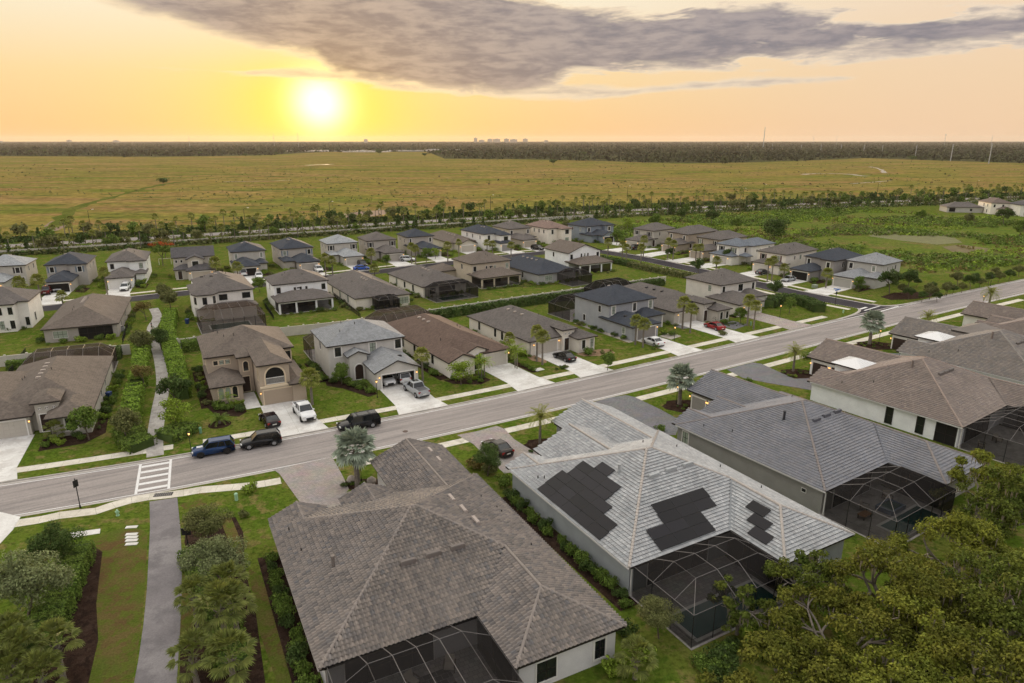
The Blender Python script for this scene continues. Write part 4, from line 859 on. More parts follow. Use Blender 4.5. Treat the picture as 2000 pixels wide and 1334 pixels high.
def tile_base(kind, tw, ex):
    """verts and quads of one tile: x across, y up the slope, z off the roof"""
    if kind == 's':
        prof = [(0,.008),(.10,.008),(.24,.040),(.40,.115),(.55,.140),(.70,.115),(.88,.040),(1.0,.008)]
        k = len(prof); L = ex+.05
        v = [(x*tw,0,z+.045) for x,z in prof] + [(x*tw,L,z) for x,z in prof] + [(x*tw,.03,z-.030) for x,z in prof]
        v = [(x*tw,0,z+.095) for x,z in prof] + [(x*tw,L,z) for x,z in prof] + [(x*tw,.004,z+.070) for x,z in prof]
        f = [(i,i+1,k+i+1,k+i) for i in range(k-1)] + [(2*k+i,2*k+i+1,i+1,i) for i in range(k-1)]
    else:
        g = .008; L = ex+.03
        v = [(g,0,.105),(tw-g,0,.105),(tw-g,L,.022),(g,L,.022),(g,.004,.078),(tw-g,.004,.078),(tw-g,L,.0),(g,L,.0)]
        f = [(0,1,2,3),(4,5,1,0),(1,5,6,2),(4,0,3,7)]
    return np.array(v, dtype=np.float64), np.array(f, dtype=np.int64)
def inside(px, py, poly):
    c = np.zeros(px.shape, bool); n = len(poly); j = n-1
    for i in range(n):
        xi,yi = poly[i]; xj,yj = poly[j]
        if abs(yj-yi) > 1e-9: c ^= ((yi > py) != (yj > py)) & (px < (xj-xi)*(py-yi)/(yj-yi)+xi)
        j = i
    return c
def joined(name, V, F, mats, parent=None):
    n, K = V.shape[0], V.shape[1]; me = bpy.data.meshes.new(name); q = len(F)
    me.vertices.add(n*K); me.vertices.foreach_set('co', V.astype(np.float32).ravel())
    idx = (F[None,:,:] + (np.arange(n)*K)[:,None,None]).reshape(-1).astype(np.int32)
    me.loops.add(len(idx)); me.loops.foreach_set('vertex_index', idx)
    me.polygons.add(n*q); me.polygons.foreach_set('loop_start', np.arange(0, len(idx), 4, dtype=np.int32))
    me.materials.append(mats); me.update(calc_edges=True); me.shade_flat(); return inst(name, me, parent)
def tile_roof(h, faces, kind, tw, ex, m_join, m_obj, nmax=300, deck=None):
    """faces: polygons in house coordinates, first edge the eave (left to right seen from outside)"""
    bv, bf = tile_base(kind, tw, ex); allT = []
    cw = Vector((0,0,CAM_H)); inv = (Matrix.Translation((*h.O,0)) @ Matrix.Rotation(h.a,4,'Z')).inverted(); cl = inv @ cw
    db = MB()
    for poly in faces:
        P = [Vector(p) for p in poly]; e = (P[1]-P[0]).normalized(); n = e.cross(P[2]-P[0]).normalized()
        if n.z < 0: n = -n
        s = n.cross(e).normalized(); o = P[0] - s*.06
        p2 = [((q-P[0]).dot(e), (q-P[0]).dot(s)) for q in P]; db.poly([q - n*.03 for q in P], 0)
        x1 = max(q[0] for q in p2); x0 = min(q[0] for q in p2); y1 = max(q[1] for q in p2)
        I, J = np.meshgrid(np.arange(int((x1-x0)/tw)+1), np.arange(int(y1/ex)+1))
        X_ = x0+I*tw + (J%2)*(tw/2 if kind == 'f' else 0); Y_ = J*ex
        ok = inside(X_+tw/2, Y_+ex*.45, p2); X_, Y_ = X_[ok], Y_[ok]
        E_, S_, N_ = np.array(e), np.array(s), np.array(n); O_ = np.array(o)
        org = O_ + X_[:,None]*E_ + Y_[:,None]*S_
        vs = org[:,None,:] + bv[None,:,0:1]*E_ + bv[None,:,1:2]*S_ + bv[None,:,2:3]*N_
        fac = (cl-P[0]).dot(n) > 0; dist = np.linalg.norm(org-np.array(cl),axis=1) + (0 if fac else 1e4)
        rot = Matrix((e,s,n)).transposed().to_euler()
        allT.append((dist, vs, org, rot))
    dk = db.build('roof', [deck or BRONZE], h.e)
    D_ = np.concatenate([a[0] for a in allT]); cut_ = np.partition(D_, nmax)[nmax] if len(D_) > nmax else 1e9
    b = MB(); b.v = [tuple(x) for x in bv]; b.f = [tuple(x) for x in bf]; b.m = [0]*len(bf); me = b.mesh('roof_tile', m_obj)
    rest = []
    for dist, vs, org, rot in allT:
        near = dist < cut_
        for q in org[near]: inst('roof_tile', me, dk, tuple(q), rot=rot)
        rest.append(vs[~near])
    tag(joined('roof_tiles', np.concatenate(rest), bf, m_join, dk), kind='stuff')
    return dk
def caps(h, lines, m, r=.13, parent=None):
    """half-round cap tiles along hips and ridges"""
    b = MB()
    for p, q in lines:
        p, q = Vector(p), Vector(q); L = (q-p).length; n = max(1,int(L/.38)); d = (q-p)/n
        for k in range(n): b.tube(p+d*k+Vector((0,0,.02)), p+d*(k+1.12)+Vector((0,0,.01)), r*1.1, r*.9, 8)
    return tag(b.build('ridge_caps', m, parent or h.e), kind='stuff')
def near_house(name, O, ang, label, wall, kind, tw, ex, cols, capc, W=20.8, D=20., wing=(11.7,-6.), gar=(11.6,20.2,28.5), ent=(6.7,11.8,21.8), lf=(0,5.3,21.3), z0=3.0, nmax=300, deckc=(.05,.045,.042), gut=GUTTER, trim=TRIMW):
    h = House(name, O, ang, label, wall, (.1,.1,.1), trim=trim); h.trim = trim
    p = PITCH; hh = min(W,D)/2; zr = z0+hh*p; wu, wv = wing; wr = (W-wu)/2; wz = z0+wr*p; um = wu+wr
    E1, E2 = (hh,hh if D<=W else D/2,zr), (W-hh,hh if D<=W else D/2,zr)
    if D > W: E1, E2 = (W/2,hh,zr), (W/2,hh,zr)
    A=(0,0,z0); B_=(wu,0,z0); C_=(wu,wv,z0); D_=(W,wv,z0); E_=(W,D,z0); F_=(0,D,z0); R0=(um,wv+wr,wz); R1=(um,wr,wz)
    faces = [[F_,A,E1],[A,B_,R1,E2,E1],[B_,C_,R0,R1],[C_,D_,R0],[D_,E_,E2,R1,R0],[E_,F_,E1,E2]]
    ridge = [(A,E1),(F_,E1),(E1,E2),(E2,R1),(R1,R0),(R0,C_),(R0,D_),(E2,E_)]
    walls = [(0,W,0,D),(wu,W,wv,2)]; tri = []
    for g in (gar, ent, lf):
        if not g: continue
        u0,u1,v1 = g; r = (u1-u0)/2; zz = z0+r*p; um2 = u0+r; dz = .012*(1+[gar,ent,lf].index(g))
        a0,a1,a2,a3 = (u0,v1,z0+dz),(u0,D-.1,z0+dz),(um2,D-r,zz+dz),(um2,v1,zz+dz); b0,b1 = (u1,D-.1,z0+dz),(u1,v1,z0+dz)
        faces += [[a0,a1,a2,a3],[b0,b1,a3,a2]]; ridge.append((a3,a2)); walls.append((u0+.05,u1-.05,D-3,v1)); tri.append((u0,u1,v1,zz))
    mj = tile_mat('roof_tile_'+kind, cols); mo = tile_mat('roof_tile_single_'+kind, cols, True)
    dk = tile_roof(h, faces, kind, tw, ex, mj, mo, nmax, mat('roof_deck', tuple(x*.6 for x in cols[0]), .9)); caps(h, ridge, mat('cap_tile', capc, .85, var=.12, vs=3.), parent=dk)
    vb = MB(); nx = (B_[0]-.32,0,z0); r1 = (R1[0]-.32,R1[1],R1[2]-.0)
    vb.poly([(B_[0]-.30,0,z0+.10),(B_[0],-.05,z0+.07),(R1[0],R1[1]-.3,R1[2]+.04),(R1[0]-.30,R1[1]-.3,R1[2]+.08)]); vb.poly([(B_[0],-.05,z0+.07),(B_[0]+.05,-.35,z0+.12),(R1[0],R1[1]-.75,R1[2]+.08),(R1[0],R1[1]-.3,R1[2]+.04)]); vb.build('valley_flashing', mat('valley', tuple(x*.85 for x in cols[0]), .8), dk)
    h.w = []
    for i,(u0,u1,v0,v1) in enumerate(walls):
        o = .5+.013*i; h.w.append((u0,u1,v0,v1,z0,o)); b = MB(); b.box(u0+o,v0+o,0,u1-o,v1-o,z0-.10); b.build('wall', h.wm, h.e)
    for u0,u1,v1,zz in tri:
        b = MB(); b.poly([(u1-.5,v1-.5,z0-.15),(u0+.5,v1-.5,z0-.15),((u0+u1)/2,v1-.5,zz-.25)]); b.build('gable_wall', h.wm, h.e)
    # soffit, fascia and gutters
    ol = [(0,0),(wu,0),(wu,wv),(W,wv),(W,D),(0,D)]; b = MB(); b.prism(ol, z0-.20, z0-.045); b.build('fascia', BRONZE, h.e)
    for u0,u1,v1,zz in tri: b = MB(); b.prism([(u0+.02,D-1),(u1-.02,D-1),(u1-.02,v1-.02),(u0+.02,v1-.02)], z0-.215, z0-.06); b.build('fascia', BRONZE, h.e)
    b = MB(); b.box(-.12,-.05,z0-.16,-.01,D+.05,z0-.03); b.box(.38,.1,0,.48,.2,z0-.15); b.box(.25,-.05,z0-.2,wu-.15,-.0,z0-.06,1); b.build('gutter', [gut, BRONZE], h.e)
    h.zf = lambda u,v: z0+p*min(u,W-u,v,D-v) if v > wu*0 else z0
    return h
def roofvents(h, pts, m, rz=0, L=1.25):
    me = cached(('rvt',m.name,L), lambda: (lambda b: (b.prism([(-L/2,-.16),(L/2,-.16),(L/2,.2),(-L/2,.2)],-.15,.16), b.prism([(-L/2+.05,-.12),(L/2-.05,-.12),(L/2-.05,.16),(-L/2+.05,.16)],.16,.22), b.mesh('roof_vent', m))[-1])(MB()))
    for u,v,z in pts: inst('roof_vent', me, h.e, (u,v,z+.13), rz)
def pipe(h, u, v, z, m, hgt=.95, r=.14):
    b = MB(); b.tube((0,0,-.3),(0,0,hgt),r,r,12); b.tube((0,0,hgt),(0,0,hgt+.12),r*1.3,r*1.2,12); b.tube((0,0,-.2),(0,0,.06),r*2.2,r*1.4,12); b.build('flue_pipe', m, h.e, (u,v,z))
N1 = near_house('tile_roof_house', (-12.9,37.6), 27.5, 'nearest house, white walls under a taupe S-tile hip roof, at the bottom centre', (.58,.56,.55), 's', .33, .37,
    [(.155,.140,.132),(.215,.187,.165),(.265,.226,.195),(.185,.166,.153),(.295,.250,.214),(.160,.152,.150)], (.250,.215,.190), D=20.4, gar=(11.8,20.2,28.6), ent=(6.7,11.9,21.9), lf=(0,5.2,21.2), gut=mat('gutter_tan',(.34,.30,.27),.6))
z = lambda u,v: 3.0+.42*min(u,20.8-u,v,20.4-v)
roofvents(N1, [(8.2,5.3,z(8,5.6)),(10.3,5.35,z(8,5.6)),(12.4,5.4,z(8,5.6))], mat('vent_taupe',(.17,.145,.13),.7)); pipe(N1, 3.2, 9.0, z(3.2,9), mat('flue_taupe',(.17,.145,.13),.7))
roofvents(N1, [(14.9,12.6,z(14.9,12)),(15.1,10.4,z(15,10)),(15.3,8.2,z(15,8.2))], mat('vent_tan',(.34,.29,.26),.7), math.pi/2); roofvents(N1, [(17.9,26,3.0+.42*2.2),(17.9,23.4,3.0+.42*2.2)], mat('vent_tan2',(.34,.29,.26),.7), math.pi/2)
for u,v in ((1.2,17.5),(1.5,13.5),(18.5,14),(19.2,12),(19.3,11.2),(19,5)): N1.stack(u,v,z(u,v))
N1.win(1,'F',18.9,.55,.9,1.6,.16); N1.win(1,'F',14.4,.5,1.6,1.7,.1); N1.win(1,'F',18.9,2.3,.9,.35,.1,1)
N1.win(0,'F',5,.05,6.5,2.4,.06,4,pane=GLASS); N1.win(1,'L',-3,.05,3.2,2.3,.06,2,pane=GLASS); N1.win(2,'L',24,.4,1.2,2.0,.1)
N2 = near_house('tile_roof_house', (9.7,48.9), 29.5, 'house with pale grey flat-tile roof carrying solar panels', (.28,.295,.30), 'f', .32, .345,
    [(.28,.29,.295),(.37,.375,.375),(.33,.335,.34),(.44,.44,.435),(.30,.298,.298),(.40,.40,.40)], (.42,.375,.335), D=20.2, gar=(11.0,20.4,29.2), ent=(4.8,14.6,23.2), lf=(0,4.6,21.2))
z = lambda u,v: 3.0+.42*min(u,20.8-u,v,20.2-v)
vp = mat('vent_grey',(.36,.37,.37),.6); roofvents(N2, [(8.5,7.0,z(9,7.0)),(10.7,7.1,z(10,7.1)),(12.9,7.1,z(12,7.1))], vp); pipe(N2, 6.3, 9.6, z(6.3,9.6), vp)
for u,v in ((1.1,16.2),(1.5,15.6),(13,14),(17,13),(18.5,8),(19,3)): N2.stack(u,v,z(u,v))
N2.win(0,'F',6,.05,7,2.4,.06,4,pane=GLASS); N2.win(1,'L',-3,.05,3.4,2.3,.06,2,pane=GLASS); N2.win(1,'F',16,.6,1.6,1.6,.12)
N3 = near_house('tile_roof_house', (31.6,61.7), 33.5, 'grey-walled house with smooth slate-grey flat-tile roof, right of the solar house', (.255,.245,.225), 'f', .36, .345,
    [(.175,.180,.200),(.215,.215,.232),(.195,.197,.210),(.235,.230,.240),(.190,.186,.194)], (.235,.205,.19), D=20.2, gar=(10.6,20.2,28.2), ent=(5.9,12.2,21.6), lf=(0,5.8,21.0))
vd = mat('vent_slate',(.10,.10,.115),.6); roofvents(N3, [(8.8,7.2,z(8,7.2)),(10.9,7.3,z(10,7.3)),(13.1,7.3,z(9,7.3))], vd); pipe(N3, 6.6, 9.9, z(6.6,9.9), mat('flue_dark',(.03,.03,.035),.5))
for u,v in ((1.3,17),(2.2,13.5),(14,14),(18,9)): N3.stack(u,v,z(u,v))
N3.win(0,'L',19,.8,.9,1.5,.12,pane=GLASS_L); N3.win(0,'F',6,.05,7,2.4,.06,4,pane=GLASS); N3.win(1,'L',-3,.05,3.4,2.3,.06,2,pane=GLASS); N3.win(1,'F',16.5,.6,1.6,1.6,.12); N3.win(0,'L',2.6,1.6,.5,.4,.04,1)
N3.garage(2,'L',26.4,2.4,2.1,c=(.30,.28,.255),cols=4); N3.garage(2,'L',23.4,2.4,2.1,c=(.30,.28,.255),cols=4)
TANT = [(.20,.165,.145),(.255,.205,.175),(.225,.185,.16),(.285,.235,.20),(.19,.16,.15)]
N4 = near_house('tile_roof_house', (55.5,77.6), 35, 'white-walled house with brown flat-tile roof and a white metal entry roof', (.84,.82,.79), 'f', .34, .345, TANT, (.30,.235,.20), W=21.6, D=20.4, wing=(13.0,-6.), gar=(10.6,20.8,27.8), ent=None, lf=(0,6.6,21.0))
N5 = near_house('tile_roof_house', (55.5+25.6*math.cos(R(35)),77.6+25.6*math.sin(R(35))), 34.5, 'white-walled house with grey-tan tile roof and white metal entry roof, at the right edge', (.84,.82,.79), 'f', .34, .345, [(.20,.175,.155),(.25,.215,.185),(.175,.165,.155),(.28,.24,.205),(.19,.175,.168)], (.26,.235,.215), W=21.6, D=20.4, wing=(13.0,-6.), gar=(10.2,20.8,27.6), ent=None, lf=(0,6.6,21.0), nmax=120)
N6 = near_house('tile_roof_house', (55.5+51.0*math.cos(R(34)),77.6+51.0*math.sin(R(34))), 33, 'farthest tile-roofed house on the near side, only its brown roof in view', (.62,.60,.56), 'f', .34, .345, TANT, (.30,.235,.20), gar=(11,20.2,28), nmax=1)
for hN, zz, dc in ((N4,4.3,0),(N5,4.3,0)):
    b = MB(); b.box(7.6,17.2,2.8,11.8,21.2,zz); b.build('entry_tower', hN.wm, hN.e)
    rb, _ = hip_roof(7.1,12.3,16.7,21.7,zz,.36); WM = cached('wmetal', lambda: mat('white_metal_roof', (.74,.73,.72), .35, metal=.0)); mr = rb.build('metal_roof', [WM, BRONZE], hN.e)
    for k in range(9):
        u = 7.4+k*.58; hw = min(u-7.1,12.3-u); b = MB(); zt = zz+.36*min(hw,2.5)
        for q in (16.7, 21.7):
            sgn = 1 if q < 19 else -1; b.tube((u,q,zz+.02),(u,q+sgn*min(hw,2.5),zt+.02),.025,.025,4)
        b.build('seam', WM, mr)
    hN.garage(2,'L',25.6,2.5,2.2,c=(.045,.028,.022),cols=4); hN.garage(2,'L',22.4,2.5,2.2,c=(.045,.028,.022),cols=4)
    roofvents(hN, [(9.3,7.1,6.0),(10.7,7.1,6.0),(12.1,7.1,6.0)], mat('vent_brown',(.14,.12,.11),.6)); pipe(hN, 8.0, 10.4, 6.4, mat('flue_brown',(.16,.13,.115),.6))
    for u,v in ((1.4,16.5),(3.2,13.0)): hN.stack(u,v,3.0+.42*u)
for v,w in ((9.0,.9),(5.0,.9)): N4.win(0,'L',v,.3,w,2.3,.05,1,pane=GLASS,trim=BRONZE)
N4.win(0,'L',1.9,.05,2.4,2.5,.05,2,pane=DARK_PANE,trim=BRONZE); N4.win(0,'F',6,.05,7,2.4,.06,4,pane=GLASS); N4.win(1,'L',-3,.05,3.4,2.3,.06,2,pane=GLASS)
b = MB(); b.box(14.5,15.4,3,20.4,18.4,5.0); b.build('upper_wall', N5.wm, N5.e); rb,_ = hip_roof(14.0,21,13,18.9,5.0); rb.build('upper_roof', [tile_mat('upper_tiles',[(.2,.175,.155),(.2,.175,.155)]), BRONZE], N5.e)

# ---- solar arrays lying on the roof of the second house
PV = mat('solar_glass', (.010,.009,.012), .35, spec=.18, objr=.4); PVF = mat('solar_frame', (.01,.01,.011), .4)
def solar(h, label, plane, cells):
    root = empty('solar_array', (*h.W((cells[0][0],cells[0][1])), 0), h.a); tag(root, label, 'solar panels', 'solar arrays on the pale tile roof')
    for u0,v0,u1,v1 in cells:
        b = MB(); g = .012; q = [(u0+g,v0+g),(u1-g,v0+g),(u1-g,v1-g),(u0+g,v1-g)]; zz = [plane(*x) for x in q]; o = cells[0]
        T = [(x[0]-o[0],x[1]-o[1],w+.22) for x,w in zip(q,zz)]; L = [(x[0]-o[0],x[1]-o[1],w+.16) for x,w in zip(q,zz)]
        b.poly(L[::-1],1)
        for i in range(4): j = (i+1)%4; b.poly([L[i],L[j],T[j],T[i]],1)
        cx = sum(t[0] for t in T)/4; cy_ = sum(t[1] for t in T)/4; cz = sum(t[2] for t in T)/4
        I = [(t[0]+(cx-t[0])*.025,t[1]+(cy_-t[1])*.03,t[2]+(cz-t[2])*.027) for t in T]
        for i in range(4): j = (i+1)%4; b.poly([T[i],T[j],I[j],I[i]],1)
        b.poly([(x,y,w-.004) for x,y,w in I],0); b.build('panel', [PV, PVF], root)
rows = [(.1,4.25,5),(1.13,4.35,5),(2.16,6.45,4),(3.19,7.7,3),(4.22,7.8,3),(5.25,10.15,1)]
solar(N2, 'large stepped array of solar panels on the left slope of the pale tile roof', lambda u,v: 3.0+.42*u, [(u,v+k*2.1,u+1.02,v+(k+1)*2.1) for u,v,n in rows for k in range(n)])
rows = [(.25,3.65,3),(1.28,3.65,3),(2.31,5.75,3),(3.34,5.9,3)]
solar(N2, 'middle array of solar panels above the pool cage on the pale tile roof', lambda u,v: 3.0+.42*v, [(u+k*2.15,v,u+(k+1)*2.15,v+1.02) for v,u,n in rows for k in range(n)])
solar(N2, 'three stepped solar panels on the rear wing of the pale tile roof', lambda u,v: 3.0+.42*(u-11.7), [(12.1,-3.6,13.12,-1.5),(13.15,-2.5,14.17,-.4),(14.2,-1.35,15.22,.75)])

# ---- pool cages
def cage(h, label, u0,u1,v0, zt=2.95, zf=4.15, ins=2.1, back=-2.4, nb=4, screen=SCREEN, beam=CAGE_M, pool=None, floor=PATIO, post=BLACK, front_h=True, attach=0.):
    """screened enclosure: walls, a mansard rim rising to a flat top, posts, each beam its own piece"""
    r = empty('pool_cage', (*h.W((u0,v0)),0), h.a); tag(r, label, 'pool cage')
    T = lambda u,v,z: (u-u0,v-v0,z)
    bt = lambda p,q,w=.036,m=beam,n='beam': (lambda b: (b.bar(T(*p),T(*q),w), b.build(n, m, r)))(MB())
    def scr(pts):
        b = MB(); b.poly([T(*p) for p in pts]); b.build('screen_panel', screen, r)
    vb = attach; W_ = u1-u0; us = [u0+ins+(W_-2*ins)*k/(nb-1) for k in range(nb)]; vf = v0+ins
    bt((u0,vb,zt),(u0,v0,zt)); bt((u0,v0,zt),(u1,v0,zt)); bt((u1,v0,zt),(u1,vb,zt))
    bt((us[0],vf,zf),(us[-1],vf,zf)); bt((us[0],vb+back,zf),(us[-1],vb+back,zf)); bt((us[0],vf,zf),(us[0],vb+back,zf)); bt((us[-1],vf,zf),(us[-1],vb+back,zf))
    bt((u0,v0,zt),(us[0],vf,zf)); bt((u1,v0,zt),(us[-1],vf,zf)); bt((u0,vb+back,zt),(us[0],vb+back,zf)); bt((u1,vb+back,zt),(us[-1],vb+back,zf)); bt((u0,vf,zt),(us[0],vf,zf)); bt((u1,vf,zt),(us[-1],vf,zf))
    for u in us:
        bt((u,vf,zf),(u,vb+back,zf)); bt((u,vb+back,zf),(u,vb,zt+.05),.05)
        if u not in (us[0],us[-1]): bt((u,v0,zt),(u,vf,zf),.05)
    for u in np.linspace(u0,u1,nb+2): bt((u,v0,0),(u,v0,zt),.06,post,'post')
    for v in np.linspace(v0,vb,4)[1:-1]: bt((u0,v,0),(u0,v,zt),.06,post,'post'); bt((u1,v,0),(u1,v,zt),.06,post,'post')
    bt((u0,v0,.75),(u1,v0,.75),.035,post,'rail'); bt((u0,v0,.75),(u0,vb,.75),.035,post,'rail'); bt((u0,v0,.04),(u1,v0,.04),.05,beam,'rail'); bt((u0,v0,.04),(u0,vb,.04),.05,beam,'rail')
    scr([(u0,v0,.05),(u1,v0,.05),(u1,v0,zt),(u0,v0,zt)]); scr([(u0,vb,.05),(u0,v0,.05),(u0,v0,zt),(u0,vb,zt)]); scr([(u1,v0,.05),(u1,vb,.05),(u1,vb,zt),(u1,v0,zt)])
    a,b_ = us[0],us[-1]; k = vb+back
    scr([(a,vf,zf),(b_,vf,zf),(b_,k,zf),(a,k,zf)]); scr([(u0,v0,zt),(u1,v0,zt),(b_,vf,zf),(a,vf,zf)]); scr([(u0,k,zt),(u0,v0,zt),(a,vf,zf),(a,k,zf)]); scr([(u1,v0,zt),(u1,k,zt),(b_,k,zf),(b_,vf,zf)])
    scr([(a,k,zf),(b_,k,zf),(b_,vb,zt+.05),(a,vb,zt+.05)]); scr([(u0,vb,zt),(u0,k,zt),(a,k,zf),(a,vb,zt+.05)]); scr([(u1,k,zt),(u1,vb,zt),(b_,vb,zt+.05),(b_,k,zf)])
    b = MB(); b.box(*T(u0-.15,v0-.2,-.1),*T(u1+.15,vb+.6,.045)); b.build('patio', floor, r)
    if pool:
        p0,p1,q0,q1 = pool; b = MB(); b.box(*T(p0-.3,q0-.3,.046),*T(p1+.3,q1+.3,.075)); b.build('coping', CONC, r); b = MB(); b.box(*T(p0,q0,.05),*T(p1,q1,.08)); b.build('pool_water', WATER, r)
    return r
cage(N1,'screened pool cage behind the nearest house, cut by the bottom edge',.5,11.6,-9.5,pool=(2.5,9,-8.8,-5.2),nb=5,back=-2.3,ins=2.2)
cage(N2,'screened pool cage with dark pool behind the solar house',.5,11.6,-7.0,pool=(1.6,11,-6.5,-3.6),nb=4)
cage(N3,'screened pool cage with patio furniture behind the slate-grey roof',.4,11.6,-7.0,pool=(3.4,10.4,-6.4,-4.2),nb=4,floor=CONC_OLD)
cage(N4,'screened pool cage behind the white house at the right edge',.6,12.8,-7.0,nb=5,floor=CONC_OLD)
cage(houses['A1'],'brown screened pool cage behind the house at the left edge',0.4,12.6,24.2,screen=SCREEN_T,nb=5,attach=33,zt=2.6,zf=3.9,back=-2.2) if False else None
cage(houses['B2'],'large screened pool cage with a mansard roof beside the garden path',.4,12.6,-12.4,attach=-2.8,screen=SCREEN_T,nb=5,zt=2.7,zf=3.9,back=-.6,ins=2.0,pool=(2.5,10,-10,-6))
cage(houses['B4'],'small flat screened porch on the cream single-storey house',4.2,9.2,-1.8,attach=2.4,zt=2.6,zf=3.1,back=-.8,ins=.9,nb=3,screen=SCREEN_D)
cage(houses['B5'],'domed screened pool cage behind a cream single-storey house',.8,12.2,-6.0,attach=.3,zt=2.6,zf=4.0,back=-1.6,nb=4,ins=1.8,pool=(3,10,-5,-2))
cage(houses['B7'],'small domed screened pool cage beside the grey house with charcoal roof',6.4,13.0,-6.4,attach=.3,zt=2.6,zf=3.9,back=-1.6,ins=1.6,nb=3)
def rear_cage(h,label,u0,u1,v0,v1,**k):
    r = cage(h,label,u0,u1,-(v1-v0),**k); r.location = (*h.W((u1,v1)),0); r.rotation_euler = (0,0,h.a+math.pi); return r
rear_cage(houses['A1'],'brown screened pool cage behind the house at the left edge',0,12.6,27,33.2,screen=SCREEN_T,nb=5,zt=2.6,zf=4.1,back=-2.0,ins=1.8)
rear_cage(houses['A4'],'brown screened pool cage behind the long reddish-brown roof',0,12.4,28,35.5,screen=SCREEN_T,nb=5,zt=2.6,zf=4.2,back=-2.0,ins=1.9)
rear_cage(houses['A3'],'brown screened pool cage behind the light grey two-storey house',0,10,11.4,18.5,screen=SCREEN_T,nb=4,zt=2.6,zf=3.9,back=-2.0,ins=1.9)
rear_cage(houses['A6'],'screened pool cage behind the blue-grey two-storey house',-.5,9,11.7,19.5,nb=4,zt=2.6,zf=4.3,back=-2.0,ins=1.9)
rear_cage(houses['A7'],'dark screened pool cage behind the beige single-storey house',1,12,24,31,nb=4,zt=2.6,zf=4.3,back=-2.0,ins=1.9,screen=SCREEN_D)

# ---------------------------------------------------------------- vehicles
TYRE = mat('tyre_rubber', (.012,.012,.012), .8); RIM = mat('alloy_rim', (.32,.32,.33), .3, metal=.8); RIMB = mat('black_rim', (.02,.02,.02), .35, metal=.4)
CGLASS = mat('car_glass', (.010,.012,.013), .05, spec=.7); HEADL = mat('headlight', (.62,.62,.60), .15, spec=.6); TAILL = mat('taillight', (.30,.012,.010), .25); PLATE = mat('licence_plate', (.65,.65,.60), .5); PLAST = mat('black_plastic', (.015,.015,.016), .6)
_cp = {}
def car_paint(c):
    if c not in _cp: _cp[c] = mat('car_paint', c, .14, spec=.3)
    return _cp[c]
SPEC = { # L, W, H, hood z, belt z, deck z, windscreen base x, roof front x, roof rear x, rear glass base x, ride height, wheel r, axle front, axle rear
 'sedan':  (4.85,1.86,1.44,.86,.93,.98, 1.05,.25,-1.05,-1.85,.20,.33,1.42,-1.42),
 'suv':    (4.95,1.98,1.76,1.06,1.10,1.10, 1.15,.45,-2.0,-2.38,.26,.38,1.48,-1.50),
 'wagon':  (5.65,2.05,1.92,1.14,1.16,1.16, 1.45,.75,-2.45,-2.75,.28,.39,1.72,-1.62),
 'pickup': (5.85,2.03,1.95,1.20,1.22,1.24, 1.35,.65,-.75,-1.05,.32,.41,1.85,-1.85),
}
